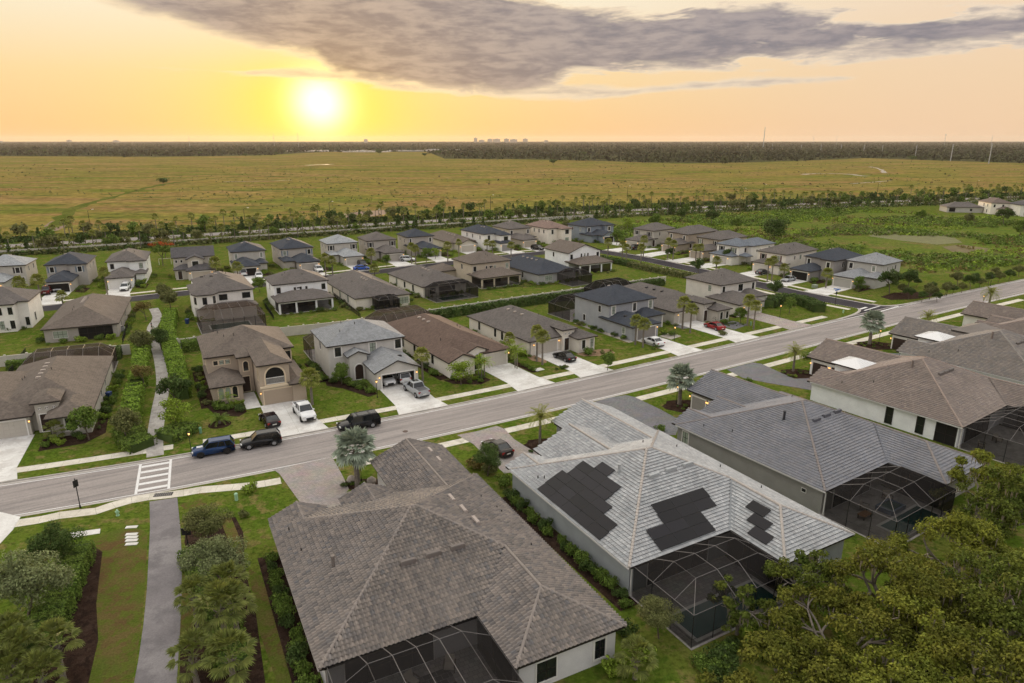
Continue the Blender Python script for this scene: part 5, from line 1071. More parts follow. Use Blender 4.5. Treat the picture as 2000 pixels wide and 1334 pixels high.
def car(kind, c, loc, ang, label, rim=None, cat=None, stripe=None, sunroof=False, rack=False):
    L,W,H,hz,bz,dz,wx,rf,rr,rx,gz,wr,fa,ra = SPEC[kind]; P = car_paint(c); w = W/2; l = L/2
    root = empty({'suv':'parked_suv','sedan':'parked_sedan','wagon':'parked_wagon','pickup':'pickup_truck'}[kind], (*loc[:2], loc[2] if len(loc) > 2 else 0), ang); tag(root, label, cat or {'suv':'suv','sedan':'car','wagon':'suv','pickup':'truck'}[kind])
    key = (kind, c)
    def body():
        b = MB(); st_ = [(-l,.80,gz+.22,dz-.22,.70),(-l+.10,.93,gz+.06,dz-.03,.80),(-l+.6,1,gz,dz,.86),(ra+.1,1,gz,dz if kind!='pickup' else dz,.88),(rx,1,gz,bz,.88),(0,1,gz,bz,.88),(wx,1,gz,hz+.02,.86),(fa,1,gz,hz-.03,.84),(l-.55,.97,gz,hz-.08,.80),(l-.12,.88,gz+.05,hz-.20,.72),(l,.74,gz+.16,hz-.34,.62)]
        rings = []
        for x,ws,zb,zt,tw_ in st_:
            zm = zb+(zt-zb)*.55; ww = w*ws
            rings.append([(x,-ww*.86,zb),(x,-ww*.98,zb+.12),(x,-ww,zm),(x,-ww*.965,zt-.06),(x,-ww*tw_,zt),(x,0,zt+.025),(x,ww*tw_,zt),(x,ww*.965,zt-.06),(x,ww,zm),(x,ww*.98,zb+.12),(x,ww*.86,zb)])
        n = len(rings[0]); b.v = [p for r_ in rings for p in r_]
        for i in range(len(rings)-1):
            for j in range(n):
                k = (j+1)%n; b.f.append((i*n+j,i*n+k,(i+1)*n+k,(i+1)*n+j)); b.m.append(0)
        b.f.append(tuple(range(n-1,-1,-1))); b.m.append(0); b.f.append(tuple((len(rings)-1)*n+j for j in range(n))); b.m.append(0)
        return b.mesh('body', P, True)
    inst('body', cached(('cb',)+key, body), root)
    def cabin():   # roof and pillars
        b = MB(); wb, wt = w*.90, w*.74; q = lambda x,y,z: (x,y,z)
        B = [(wx,wb,bz-.02),(rx,wb,bz-.02)]; T = [(rf,wt,H),(rr,wt,H)]
        b.box(rr,-wt,H-.05,rf,wt,H); b.box(rr+.15,-wt*.8,H,rf-.12,wt*.8,H+.03)
        for s in (1,-1):
            b.bar((wx,s*wb,bz-.02),(rf,s*wt,H-.03),.06); b.bar((rx,s*wb,bz-.02),(rr,s*wt,H-.03),.11 if kind!='sedan' else .08)
            xm = (wx+rx)/2+(.0 if kind=='sedan' else .15); b.bar((xm,s*wb*1.0,bz-.02),((rf+rr)/2+.05,s*wt*1.01,H-.03),.05)
            if kind in ('suv','wagon'): b.bar((rx+.95,s*wb*1.0,bz-.02),(rr+.75,s*wt*1.01,H-.03),.06)
            b.bar((rf,s*wt,H-.03),(rr,s*wt,H-.03),.06)
        return b.mesh('roof', P, False)
    inst('roof', cached(('cr',)+key, cabin), root)
    def glass(part):
        b = MB(); wb, wt = w*.89, w*.735; z0 = bz-.03; z1 = H-.05
        if part == 'windscreen': b.poly([(wx,-wb*.97,z0),(wx,wb*.97,z0),(rf,wt*.97,z1),(rf,-wt*.97,z1)])
        elif part == 'rear_window': b.poly([(rx,wb*.95,z0),(rx,-wb*.95,z0),(rr,-wt*.95,z1),(rr,wt*.95,z1)])
        else:
            for s in (1,-1):
                q = [(wx-.05,s*wb,z0),(rx+.05,s*wb,z0),(rr+.03,s*wt,z1),(rf-.03,s*wt,z1)]; b.poly(q if s < 0 else q[::-1])
        return b.mesh(part, CGLASS)
    for part in ('windscreen','rear_window','side_windows'): inst(part, cached(('cg',kind,part), lambda: glass(part)), root)
    def wheelm(m):
        b = MB(); b.tube((0,-.12,0),(0,.12,0),wr,wr,18,0); 
        return b.mesh('wheel', TYRE)
    def rimm(m):
        b = MB(); b.tube((0,.115,0),(0,.135,0),wr*.66,wr*.60,14)
        for k in range(5):
            t = 2*math.pi*k/5; b.tube((0,.14,0),(math.cos(t)*wr*.6,.14,math.sin(t)*wr*.6),.035,.03,4)
        return b.mesh('rim', m)
    def archm():
        b = MB(); n = 12; R1 = wr*1.22; y = 0
        b.poly([(math.cos(math.pi*k/n)*R1,y,math.sin(math.pi*k/n)*R1) for k in range(n+1)]+[(-R1,y,-wr*.5),(R1,y,-wr*.5)])
        return b.mesh('wheel_arch', PLAST)
    for ax in (fa,ra):
        for s in (1,-1):
            a_ = inst('wheel_arch', cached(('wa',wr), archm), root, (ax,s*(w+.006),wr), 0 if s < 0 else math.pi)
            wh = inst('wheel', cached(('wh',wr), lambda: wheelm(0)), root, (ax,s*(w-.09),wr), 0 if s > 0 else math.pi); inst('rim', cached(('ri',wr,(rim or RIM).name), lambda: rimm(rim or RIM)), wh)
    for s in (1,-1):
        b = MB(); b.box(l-.20,s*w*.70-.20,hz-.36,l-.04,s*w*.70+.20,hz-.20); b.build('headlight', HEADL, root)
        b = MB(); b.box(-l+.02,s*w*.76-.17,dz-.34,-l+.14,s*w*.76+.17,dz-.08); b.build('taillight', TAILL, root)
        b = MB(); b.box(wx-.30,s*(w+.02)-.09,bz-.05,wx-.12,s*(w+.02)+.09,bz+.10); b.build('mirror', P, root)
    b = MB(); b.box(l-.12,-.5,gz+.16,l+.02,.5,hz-.38); b.build('grille', PLAST, root)
    b = MB(); b.box(-l-.01,-.27,gz+.34,-l+.06,.27,gz+.48); b.build('licence_plate', PLATE, root)
    b = MB(); b.box(-l+.0,-w*.75,gz+.02,-l+.3,w*.75,gz+.2); b.box(l-.3,-w*.72,gz+.02,l-.02,w*.72,gz+.18); b.build('bumper', PLAST, root)
    if kind == 'pickup':
        b = MB(); b.box(-l+.14,-w*.78,dz-.35,rx-.12,w*.78,dz+.035); b.build('bed', mat('truck_bed',(.08,.08,.085),.6), root)
        b = MB()
        for s in (1,-1): b.box(-l+.1,s*w*.86-.07,dz,rx-.1,s*w*.86+.07,dz+.07)
        b.box(-l+.05,-w*.86,dz,-l+.17,w*.86,dz+.07); b.build('bed_rail', P, root)
    if kind in ('wagon','suv'):
        b = MB()
        for s in (1,-1): b.tube((rf-.3,s*w*.66,H+.06),(rr+.2,s*w*.66,H+.06),.025,.025,5)
        b.build('roof_rail', PLAST, root)
    if kind == 'wagon':
        b = MB()
        for x in (.2,-1.4): b.box(x-.03,-w*.66,H+.05,x+.03,w*.66,H+.09)
        b.build('roof_rack', PLAST, root)
    if sunroof: b = MB(); b.box(rf-.85,-.45,H+.01,rf-.15,.45,H+.04); b.build('sunroof', CGLASS, root)
    if stripe:
        b = MB()
        for s in (.28,.0): b.prism([(wx+.05,-.32+s),(wx+.05,-.14+s),(l-.6,-.14+s),(l-.6,-.32+s)][::-1],hz-.02,hz+.05)
        b.build('bonnet_stripe', car_paint(stripe), root)
    return root
WHITE = (.72,.72,.71); BLK = (.010,.010,.011); SILV = (.36,.37,.38)
def mid2(a, c, off=0.):
    a, c = Vector(a), Vector(c); d = (c-a).normalized(); m_ = (a+c)/2 + Vector((-d.y,d.x))*off; return (m_.x, m_.y), math.atan2(d.y, d.x)
def car2(kind, c, rear, front, label, z=0., off=0., **k):
    p, a = mid2(rear, front, off); return car(kind, c, (*p, z), a, label, **k)
car2('suv', (.010,.035,.105), (-35.01,76.64), (-37.77,75.42), 'blue SUV with white bonnet stripes parked on the street by the crosswalk', -.112, -1.0, rim=RIMB, stripe=WHITE)
car2('suv', BLK, (-30.08,78.96), (-32.71,77.81), 'black SUV parked on the street behind the blue one', -.112, -.95)
car2('wagon', BLK, (-18.64,84.66), (-21.56,83.09), 'long black wagon with roof rack parked on the street alone', -.112, -1.0)
A2, A3, A5 = houses['A2'], houses['A3'], houses['A5']
car('sedan', (.016,.009,.010), (*(-33.00,86.04),.027), A2.a+math.pi/2+.12, 'black sedan parked nose-in on the driveway of the tan arched house')
car('pickup', WHITE, (*(-28.94,88.38),.027), A2.a-math.pi/2+.06, 'white pickup truck facing the street beside the black sedan', rim=RIMB)
car('pickup', SILV, (*(-14.58,97.41),.027), A3.a+math.pi/2+.1, 'silver pickup truck parked tail to the street below the open garage', sunroof=True)
for k,(u,nm) in enumerate(((7.9,'white SUV in the left bay of the open garage of the light grey house'),(10.4,'white SUV in the right bay of the open garage of the light grey house'))):
    car('suv', WHITE, (*A3.W((u,-4.9)),.03), A3.a-math.pi/2 if k == 0 else A3.a+math.pi/2, nm)
car2('sedan', BLK, (10.38,112.35), (7.94,115.85), 'black sedan parked in front of the cream house with two palms', .027)
car2('sedan', WHITE, (27.63,121.48), (25.46,125.18), 'white sedan parked in front of the blue-grey house', .027)
red = car2('sedan', (.26,.012,.014), (42.30,132.46), (40.28,136.40), 'red sedan with a bicycle on its roof', .027)
bk = empty('bicycle', (red.location.x,red.location.y,1.5), red.rotation_euler.z); tag(bk, 'bicycle carried upright on the roof of the red sedan', 'bicycle')
b = MB()
for x in (-.5,.5):
    for k in range(16): t0,t1 = 2*math.pi*k/16,2*math.pi*(k+1)/16; b.tube((x+.33*math.cos(t0),0,.33+.33*math.sin(t0)),(x+.33*math.cos(t1),0,.33+.33*math.sin(t1)),.02,.02,4)
b.build('wheels', TYRE, bk); b = MB()
for p,q in (((-.5,0,.33),(-.15,0,.75)),((-.15,0,.75),(.4,0,.8)),((.4,0,.8),(.5,0,.33)),((-.1,0,.35),(.38,0,.75)),((-.1,0,.35),(-.2,0,.88)),((-.5,0,.33),(-.1,0,.35)),((.36,-.22,.95),(.36,.22,.95))): b.tube(p,q,.018,.018,5)
b.build('frame', PLAST, bk); b = MB(); b.box(-.32,-.06,.86,-.08,.06,.92); b.build('saddle', PLAST, bk)
car2('sedan', (.03,.022,.018), (-0.75,75.70), (-2.90,78.60), 'dark bronze sedan on the paver driveway behind a small round tree', .03)
car('suv', WHITE, (-99.42,172.10), R(23-95), 'white car facing the street before the white two-storey house')
car('pickup', (.10,.014,.014), (-116.65,167.83), R(22+90), 'dark red pickup parked outside the open garage at the left')
car('suv', SILV, (-115.62,170.86), R(22-90), 'silver SUV beside the dark red pickup')
car('wagon', WHITE, (-76.87,192.21), R(27+90), 'white van on the left of the open garage in the back row')
car('sedan', WHITE, (-70.85,188.43), R(27-95), 'white sedan in front of the open garage in the back row')
car('suv', WHITE, (-56.75,197.74), R(30-90), 'white SUV in front of the taupe house with blue shutters')
car('sedan', (.03,.10,.42), (-44.66,200.21), R(20), 'bright blue car in front of the pale grey roofed house')
car('suv', BLK, (-45.61,206.19), R(29-90), 'black SUV right behind the bright blue car')
car('suv', WHITE, (-33.21,215.35), R(0), 'white SUV in front of the brown-roofed house with black shutters')
car('suv', BLK, (8.97,238.51), R(-40), 'black off-road car beside the tan garage in the back row')
car('suv', BLK, (43.81,239.67), R(40), 'black SUV before the farthest house of the side street')
car('sedan', (.03,.03,.035), (72.01,193.76), R(35), 'dark sedan half hidden in front of the cream house with maroon shutters')
car('sedan', SILV, (75.49,183.37), R(36+180), 'silver sedan before the open garage of the taupe side-street house')

# ---------------------------------------------------------------- street furniture and small things
def yard_lamp(p, label, hgt=2.0):
    r = empty('yard_lamp', (*p,0)); tag(r, label, 'lamp post', 'lit lamp posts in the front yards')
    me = cached(('yl',hgt), lambda: (lambda b: (b.tube((0,0,0),(0,0,.25),.09,.06,8), b.tube((0,0,.25),(0,0,hgt),.04,.035,8), b.mesh('post', BLACK))[-1])(MB())); inst('post', me, r)
    me = cached(('yl2',hgt), lambda: (lambda b: (b.tube((0,0,hgt),(0,0,hgt+.05),.13,.13,8,0), b.tube((0,0,hgt+.05),(0,0,hgt+.32),.09,.12,8,1), b.tube((0,0,hgt+.32),(0,0,hgt+.48),.17,.03,8,0), b.mesh('lantern', [BLACK, LAMPLIT]))[-1])(MB())); inst('lantern', me, r)
for p, nm in (((-20.13,95.47),'lit lamp post by the walk of the light grey house'),((-4.43,105.15),'lit lamp post by the long reddish-brown house'),((31.20,125.87),'lit lamp post on the lawn of the blue-grey house'),((58.15,143.62),'lit lamp post on the corner lawn'),((3.58,79.50),'lamp post under the date palm near the bronze sedan'),((24.05,93.20),'lamp post under the silver palm by the slate-roofed house'),((69.24,123.47),'lamp post beside the silver palm at the brown garage'),((108.31,153.07),'lit lamp post under the date palm at the right edge'),((-17.01,69.47),'lamp post behind the silver palm of the nearest house'),((-39.46,76.69),'lamp post at the end of the hedge near the blue SUV')): yard_lamp(p, nm, 2.4)
def sign_post(p, hgt, w, hh, rz, label, name='street_sign', m=BLACK):
    r = empty(name, (*p,0), rz); tag(r, label, 'sign'); b = MB(); b.tube((0,0,0),(0,0,.35),.10,.07,10); b.tube((0,0,.35),(0,0,hgt),.05,.045,8); b.tube((0,0,hgt),(0,0,hgt+.12),.07,.02,8); b.build('post', m, r)
    b = MB(); b.box(-w/2,-.03,hgt-hh-.1,w/2,.03,hgt-.1); b.build('plate', m, r); return r
sign_post((-45.24,63.65), 3.3, .55, .75, 1.25, 'tall black traffic sign seen from behind at the left of the crosswalk')
sign_post((-30.88,56.86), 1.9, .85, .75, .1, 'low black notice board beside the asphalt path')
sign_post((107.75,165.48), 3.0, .75, .75, .75, 'black sign on the verge beyond the side street, left one')
sign_post((126.00,176.58), 3.0, .62, .5, .75, 'black sign on the verge at the right edge')
ss = sign_post((75.61,155.62), 3.2, .5, .65, .5, 'black post with two blue street-name blades at the corner')
BLUE = mat('sign_blue', (.03,.16,.50), .5)
for zz, rz in ((3.35,.1),(3.62,-.9)):
    b = MB(); b.box(-.75,-.02,0,.75,.02,.22); b.build('name_blade', BLUE, ss, (0,0,zz), rz)
def hydrant(p, label, c=(.35,.55,.36)):
    b = MB(); b.tube((0,0,0),(0,0,.08),.18,.18,10); b.tube((0,0,.08),(0,0,.55),.12,.11,10); b.tube((0,0,.55),(0,0,.72),.14,.04,10); b.tube((-.22,0,.42),(.22,0,.42),.06,.06,8); b.tube((0,-.2,.42),(0,0,.42),.07,.07,8)
    tag(b.build('fire_hydrant', mat('hydrant_green', c, .5), loc=(*p,0)), label, 'hydrant')
hydrant((-40.47,62.13), 'pale green fire hydrant on the grass left of the asphalt path'); hydrant((73.85,147.73), 'pale green fire hydrant at the side-street corner')
def pedestal(p, label, w=.35, hh=.75, c=(.16,.32,.20)):
    b = MB(); b.tube((0,0,0),(0,0,hh),w/2,w/2,10); b.tube((0,0,hh),(0,0,hh+.1),w/2*1.15,w/2*.7,10); tag(b.build('utility_pedestal', mat('pedestal_green', c, .6), loc=(*p,0)), label, 'utility box')
pedestal((-40.94,82.66), 'green utility pedestal on the lawn left of the tan arched house'); pedestal((-29.48,65.24), 'small pale green utility pedestal on the near lawn', c=(.35,.55,.36)); pedestal((49.53,136.80), 'green utility pedestal by the corner house drive')
b = MB(); b.box(-.6,-.5,0,.6,.5,.75); b.box(-.63,-.53,.75,.63,.53,.82); tag(b.build('transformer_box', mat('transformer', (.25,.29,.21), .6), loc=(*(78.90,174.63),0), rz=.5), 'green transformer box on the side-street lawn', 'utility box')
b = MB(); b.box(-.8,-.6,0,.8,.6,.07); tag(b.build('access_cover', CONC, loc=(*(4.47,108.51),0), rz=.6), 'square concrete access cover on the lawn beside the two palms', 'cover')
rk = random.Random(3)
for i,p in enumerate(((-18.02,69.11), (-15.73,68.87))):
    b = MB(); n=10
    for k in range(5):
        zz = k/4; r0 = math.sin(math.pi*(.15+.85*zz)*.98)*.62
        for j in range(n): t=2*math.pi*j/n; b.v.append((r0*math.cos(t)*rk.uniform(.85,1.1),r0*math.sin(t)*rk.uniform(.75,1.0),zz*.95*rk.uniform(.95,1.05)))
    for k in range(4):
        for j in range(n): b.f.append((k*n+j,k*n+(j+1)%n,(k+1)*n+(j+1)%n,(k+1)*n+j)); b.m.append(0)
    b.f.append(tuple(4*n+j for j in range(n))); b.m.append(0)
    tag(b.build('boulder', mat('boulder', (.36,.31,.27), .9, var=.2, vs=3), loc=(*p,0), smooth=True), ('left','right')[i]+' boulder at the foot of the silver palm in the near bed', 'rock')
def bin_(p, c, label, rz=0):
    b = MB(); b.v += [(-.25,-.3,0),(.25,-.3,0),(.25,.3,0),(-.25,.3,0),(-.3,-.36,.95),(.3,-.36,.95),(.3,.36,.95),(-.3,.36,.95)]
    for f in ((0,1,5,4),(1,2,6,5),(2,3,7,6),(3,0,4,7),(3,2,1,0)): b.f.append(f); b.m.append(0)
    b.box(-.33,-.4,.95,.33,.38,1.03); tag(b.build('wheelie_bin', mat('bin', c, .5), loc=(*p,0), rz=rz), label, 'bin')
bin_((-68.14,138.45), (.02,.05,.16), 'blue bin left of the big pool cage'); bin_((-60.05,95.26), (.02,.05,.16), 'blue bin by the side wall of the left-edge house')
b = MB(); b.box(-.45,-.45,0,.45,.45,.85,0); b.tube((0,0,.85),(0,0,.9),.36,.36,12,1); tag(b.build('air_conditioner', [mat('ac_grey',(.36,.36,.35),.6), VENT_D], loc=(*(-78.72,132.84),0), rz=.4), 'grey air-conditioner beside the grey house with the dark porch', 'air conditioner')
def goal(p):
    b = MB()
    for q in (((-1.7,0,0),(-1.7,0,1.9)),((1.7,0,0),(1.7,0,1.9)),((-1.7,0,1.9),(1.7,0,1.9)),((-1.7,.9,0),(-1.7,0,1.9)),((1.7,.9,0),(1.7,0,1.9))): b.tube(*q,.06,.06,6)
    tag(b.build('goal_frame', TRIMW, loc=(*p,0), rz=.4), 'white goal frame on the lawn between two houses at the back', 'goal')
goal((-107.05,208.86))
# wall between the two rows, precast panels and posts
WALLM = mat('precast_wall', (.56,.525,.455), .85, var=.1, vs=.8)
def pwall(pts, label):
    r = empty('boundary_wall', (*pts[0],0)); tag(r, label, 'wall'); o = Vector(pts[0])
    for i in range(len(pts)-1):
        a, c = Vector(pts[i]), Vector(pts[i+1]); L = (c-a).length; n = max(1,round(L/3.0)); t = math.atan2(c.y-a.y,c.x-a.x); s = L/n
        pm = cached(('wp',round(s,2)), lambda: (lambda b: (b.box(.09,-.06,0,s-.09,.06,1.75), b.box(.09,-.1,1.75,s-.09,.1,1.84), b.mesh('panel', WALLM))[-1])(MB()))
        qm = cached('wq', lambda: (lambda b: (b.box(-.13,-.13,0,.13,.13,1.95), b.box(-.17,-.17,1.95,.17,.17,2.03), b.mesh('post', WALLM))[-1])(MB()))
        for k in range(n):
            p = a.lerp(c,k/n)-o; inst('panel', pm, r, (p.x,p.y,0), t); inst('post', qm, r, (p.x,p.y,0), t)
pwall([(-106,102),(-86.1,110.3),(-80.4,113),(-68.5,117.2)], 'pale precast wall left of the garden path behind the pool cage')
pwall([(-61.5,120.4),(-54.3,124.6),(-36,132.6),(-17.8,143.3),(2.5,156.6),(29.1,173.5),(41.5,181)], 'long pale precast wall dividing the two rows of houses')
pwall([(p[0],p[1]) for p in smooth([(-215,207),(-176,222),(-149,236),(-119,252),(-85,272),(-45,294),(0,318),(40,339)],1)], 'low pale wall far behind the back row along the avenue')
def fence(pts, label, hgt=1.2):
    r = empty('metal_fence', (*pts[0],0)); tag(r, label, 'fence'); o = Vector(pts[0])
    for i in range(len(pts)-1):
        a, c = Vector(pts[i]), Vector(pts[i+1]); L = (c-a).length; n = max(1,round(L/1.8)); t = math.atan2(c.y-a.y,c.x-a.x); s = L/n
        pm = cached(('fp',round(s,2),hgt), lambda: (lambda b: (b.box(-.03,-.03,0,.03,.03,hgt), b.box(0,-.015,hgt-.1,s,.015,hgt-.06), b.box(0,-.015,.12,s,.015,.16), [b.box(k*.11,-.008,.1,k*.11+.016,.008,hgt-.05) for k in range(1,int(s/.11))], b.mesh('fence_bay', BLACK))[-1])(MB()))
        for k in range(n): p = a.lerp(c,k/n)-o; inst('fence_bay', pm, r, (p.x,p.y,0), t)
fence([(-78.90,98.74),(-83.72,109.04),(-87.71,117.67)], 'black metal fence at the far left below the white house')
fence([(-73.49,123.47),(-78.85,135.19)], 'short black metal fence beside the grey house porch')
fence([(-50.97,141.42),(-56.87,153.07)], 'black metal fence between the bay house and the white lanai house')
fence([(-43.74,163.75),(-32.61,142.73)], 'black metal fence between the white lanai house and the cream house')
fence([(-9.09,169.64),(1.34,175.93),(8.01,174.63)], 'black metal fence behind the tan lanai house')

# ---------------------------------------------------------------- people and cattle
def figure(name, verts, edges, rad, m, parent=None, loc=(0,0,0), rz=0, sub=1):
    me = bpy.data.meshes.new(name); me.from_pydata(verts, edges, []); me.materials.append(m); o = inst(name, me, parent, loc, rz)
    md = o.modifiers.new('skin','SKIN'); md.use_smooth_shade = True
    for i, r_ in enumerate(rad): me.skin_vertices[0].data[i].radius = (r_, r_) if not isinstance(r_, tuple) else r_
    me.skin_vertices[0].data[0].use_root = True
    if sub: o.modifiers.new('sub','SUBSURF').levels = sub; o.modifiers['sub'].render_levels = sub
    return o
SKIN_M = mat('skin', (.42,.25,.18), .6)
def person(p, rz, shirt, shorts, label):
    r = empty('person', (*p,.02), rz); tag(r, label, 'person')
    V = [(0,0,.95),(0,0,1.15),(0,0,1.38),(0,0,1.50),(0,.02,1.64),(0,.0,1.76),(-.19,0,1.42),(-.25,.05,1.15),(-.24,-.08,.92),(.19,0,1.42),(.25,-.05,1.15),(.24,.10,.95),(-.09,0,.90),(-.10,.14,.50),(-.10,.02,.08),(-.10,-.12,.04),(.09,0,.90),(.10,-.10,.50),(.10,.10,.10),(.10,-.02,.05)]
    E_ = [(0,1),(1,2),(2,3),(3,4),(4,5),(2,6),(6,7),(7,8),(2,9),(9,10),(10,11),(0,12),(12,13),(13,14),(14,15),(0,16),(16,17),(17,18),(18,19)]
    rad = [.14,.125,.15,.06,.10,.07,.065,.05,.04,.065,.05,.04,.09,.065,.045,.045,.09,.065,.045,.045]
    figure('body', V, E_, rad, SKIN_M, r)
    figure('shirt', [(0,0,.93),(0,0,1.15),(0,0,1.38),(0,0,1.46),(-.19,0,1.41),(-.25,.04,1.20),(.19,0,1.41),(.25,-.04,1.20)], [(0,1),(1,2),(2,3),(2,4),(4,5),(2,6),(6,7)], [.16,.145,.17,.09,.085,.07,.085,.07], mat('shirt', shirt, .9), r)
    figure('shorts', [(0,0,.98),(0,0,.88),(-.09,.03,.82),(-.10,.11,.56),(.09,-.02,.82),(.10,-.08,.56)], [(0,1),(1,2),(2,3),(1,4),(4,5)], [.155,.14,.105,.095,.105,.095], mat('shorts', shorts, .9), r)
    b = MB(); n = 8
    for k in range(4):
        t = k/3*1.45; 
        for j in range(n): q = 2*math.pi*j/n; b.v.append((.105*math.cos(t)*math.cos(q),.115*math.cos(t)*math.sin(q)-.015,1.70+.10*math.sin(t)))
    for k in range(3):
        for j in range(n): b.f.append((k*n+j,k*n+(j+1)%n,(k+1)*n+(j+1)%n,(k+1)*n+j)); b.m.append(0)
    b.build('hair', mat('hair', (.03,.02,.015), .8), r, smooth=True)
person((-73.11,133.62), R(-62), (.03,.035,.05), (.05,.05,.06), 'person in dark clothes walking along the garden path')
person((79.43,186.23), R(30), (.62,.60,.58), (.10,.10,.12), 'person in a white shirt standing in the open garage on the side street')
COW = mat('cow_hide', (.018,.014,.012), .85); COWB = mat('cow_hide_brown', (.07,.04,.025), .85)
cow_src = []
for m_, hd in ((COW,.35),(COWB,1.25),(COW,1.3)):
    V = [(-.75,0,1.12),(-.25,0,1.08),(.35,0,1.08),(.72,0,1.18),(1.0,0,(1.18+hd)/2+.12),(1.22,0,hd+.08),(1.42,0,hd-.06),(-.72,-.2,.72),(-.80,-.2,.40),(-.72,-.2,.04),(-.72,.2,.72),(-.80,.2,.40),(-.72,.2,.04),(.58,-.18,.66),(.58,-.18,.34),(.57,-.18,.04),(.58,.18,.66),(.58,.18,.34),(.57,.18,.04),(-1.0,0,1.0),(-1.05,0,.6)]
    E_ = [(0,1),(1,2),(2,3),(3,4),(4,5),(5,6),(0,7),(7,8),(8,9),(0,10),(10,11),(11,12),(3,13),(13,14),(14,15),(3,16),(16,17),(17,18),(0,19),(19,20)]
    o = figure('cow', V, E_, [.30,.36,.38,.32,.19,.15,.10,.14,.075,.06,.14,.075,.06,.13,.075,.06,.13,.075,.06,.05,.03], m_)
    dg = bpy.context.evaluated_depsgraph_get(); me = bpy.data.meshes.new_from_object(o.evaluated_get(dg)); bpy.data.objects.remove(o); cow_src.append(me)
rc = random.Random(11)
def cow(p, scale=1.): 
    k = rc.randrange(3); o = inst('cow', cow_src[k], None, (*p,-.42), rc.uniform(0,6.28), sc=scale)
    tag(o, ('black cow grazing with lowered head in the open pasture','brown cow standing in the open pasture','black cow standing with raised head in the open pasture')[k], 'cow', 'cattle scattered over the pasture')
for p_ in ((-629,878),(-730,1052),(-574,823),(-742,1095),(-700,1052),(-590,908),(-565,892),(-549,924),(-503,836),(-632,924),(-116,612),(-102,619),(-62,863),(-20,605),(-13,667),(2,634),(15,650),(36,775),(57,675),(38,667),(7,823),(127,957),(146,940),(154,957),(145,1031),(124,993),(231,1073),(215,993),(239,1031),(219,957),(104,642),(89,612),(315,1012),(341,1142),(271,836),(252,810),(453,1118),(434,1052),(428,975),(384,863),(403,878),(508,1052),(490,1012),(565,1118),(551,1052),(237,612),(258,605),(365,675),(349,650),(376,627),(371,627),(485,786),(553,878),(468,752),(413,642),(526,863),(657,1052),(612,1073),(661,1194),(611,1194),(641,1194),(341,836),(218,605),(-182,693),(-76,732)): cow(p_, 1.0)

# ---------------------------------------------------------------- furniture inside the near pool cages
CUSH = mat('cushion_beige', (.46,.40,.33), .9); WICK = mat('wicker', (.10,.075,.055), .8)
def armchair(h, u, v, rz, label):
    r = empty('patio_chair', (*h.W((u,v)),.05), h.a+rz); tag(r, label, 'chair', 'patio chairs'); b = MB(); b.box(-.36,-.34,.28,.36,.34,.42); b.build('seat', CUSH, r)
    b = MB(); b.v += [(-.36,.26,.40),(.36,.26,.40),(.36,.40,.40),(-.36,.40,.40),(-.34,.42,.95),(.34,.42,.95),(.34,.52,.95),(-.34,.52,.95)]
    for f in ((0,1,5,4),(1,2,6,5),(2,3,7,6),(3,0,4,7),(4,5,6,7)): b.f.append(f); b.m.append(0)
    b.build('backrest', CUSH, r)
    for s in (-1,1):
        b = MB(); b.box(s*.40-.04,-.34,.58,s*.40+.04,.38,.64); b.build('armrest', WICK, r)
        for y in (-.30,.34): b = MB(); b.box(s*.40-.03,y-.03,0,s*.40+.03,y+.03,.58); b.build('leg', WICK, r)
for u,v,rz,nm in ((6.0,-1.2,.4,'beige patio chair left of the rug under the nearest cage'),(8.9,-1.0,-.5,'beige patio chair right of the rug under the nearest cage'),(2.6,-3.0,2.6,'beige lounge chair at the left under the nearest cage'),(3.8,-3.2,2.9,'second beige lounge chair at the left under the nearest cage')): armchair(N1,u,v,rz,nm)
for u,v,rz,nm in ((5.0,-1.6,.3,'white patio chair on the left under the slate-roof cage'),(9.0,-1.8,-.7,'white patio chair on the right under the slate-roof cage')): armchair(N3,u,v,rz,nm)
for u,v,rz,nm in ((3.0,-1.4,.3,'patio chair under the cage of the white-walled house'),(6.5,-1.8,-.5,'second patio chair under the cage of the white-walled house')): armchair(N4,u,v,rz,nm)
b = MB(); b.box(-1.5,-1.0,0,1.5,1.0,.012); tag(b.build('rug', bricks_mat('rug_pattern', (.05,.045,.05), (.16,.15,.15), (.3,.28,.27), .5, .5), loc=(*N1.W((7.4,-1.7)),.047), rz=N1.a), 'dark patterned rug between the patio chairs of the nearest house', 'rug')
r = empty('hot_tub', (*N3.W((7.4,-3.0)),.05), N3.a); tag(r, 'square blue-rimmed hot tub under the slate-roof cage', 'hot tub'); b = MB(); b.box(-1.3,-.9,0,1.3,-.7,.5); b.box(-1.3,.7,0,1.3,.9,.5); b.box(-1.3,-.7,0,-1.1,.7,.5); b.box(1.1,-.7,0,1.3,.7,.5); b.build('rim', mat('spa_blue',(.10,.15,.22),.4), r); b = MB(); b.box(-1.1,-.7,.05,1.1,.7,.4); b.build('water', WATER, r)
r = empty('patio_table', (*N3.W((3.6,-2.4)),.05), N3.a); tag(r, 'low wooden table under the slate-roof cage', 'table'); b = MB(); b.box(-.7,-.4,.4,.7,.4,.46); b.build('top', mat('teak',(.26,.13,.06),.6), r)
for x in (-.6,.6):
    for y in (-.32,.32): b = MB(); b.box(x-.04,y-.04,0,x+.04,y+.04,.4); b.build('leg', WICK, r)

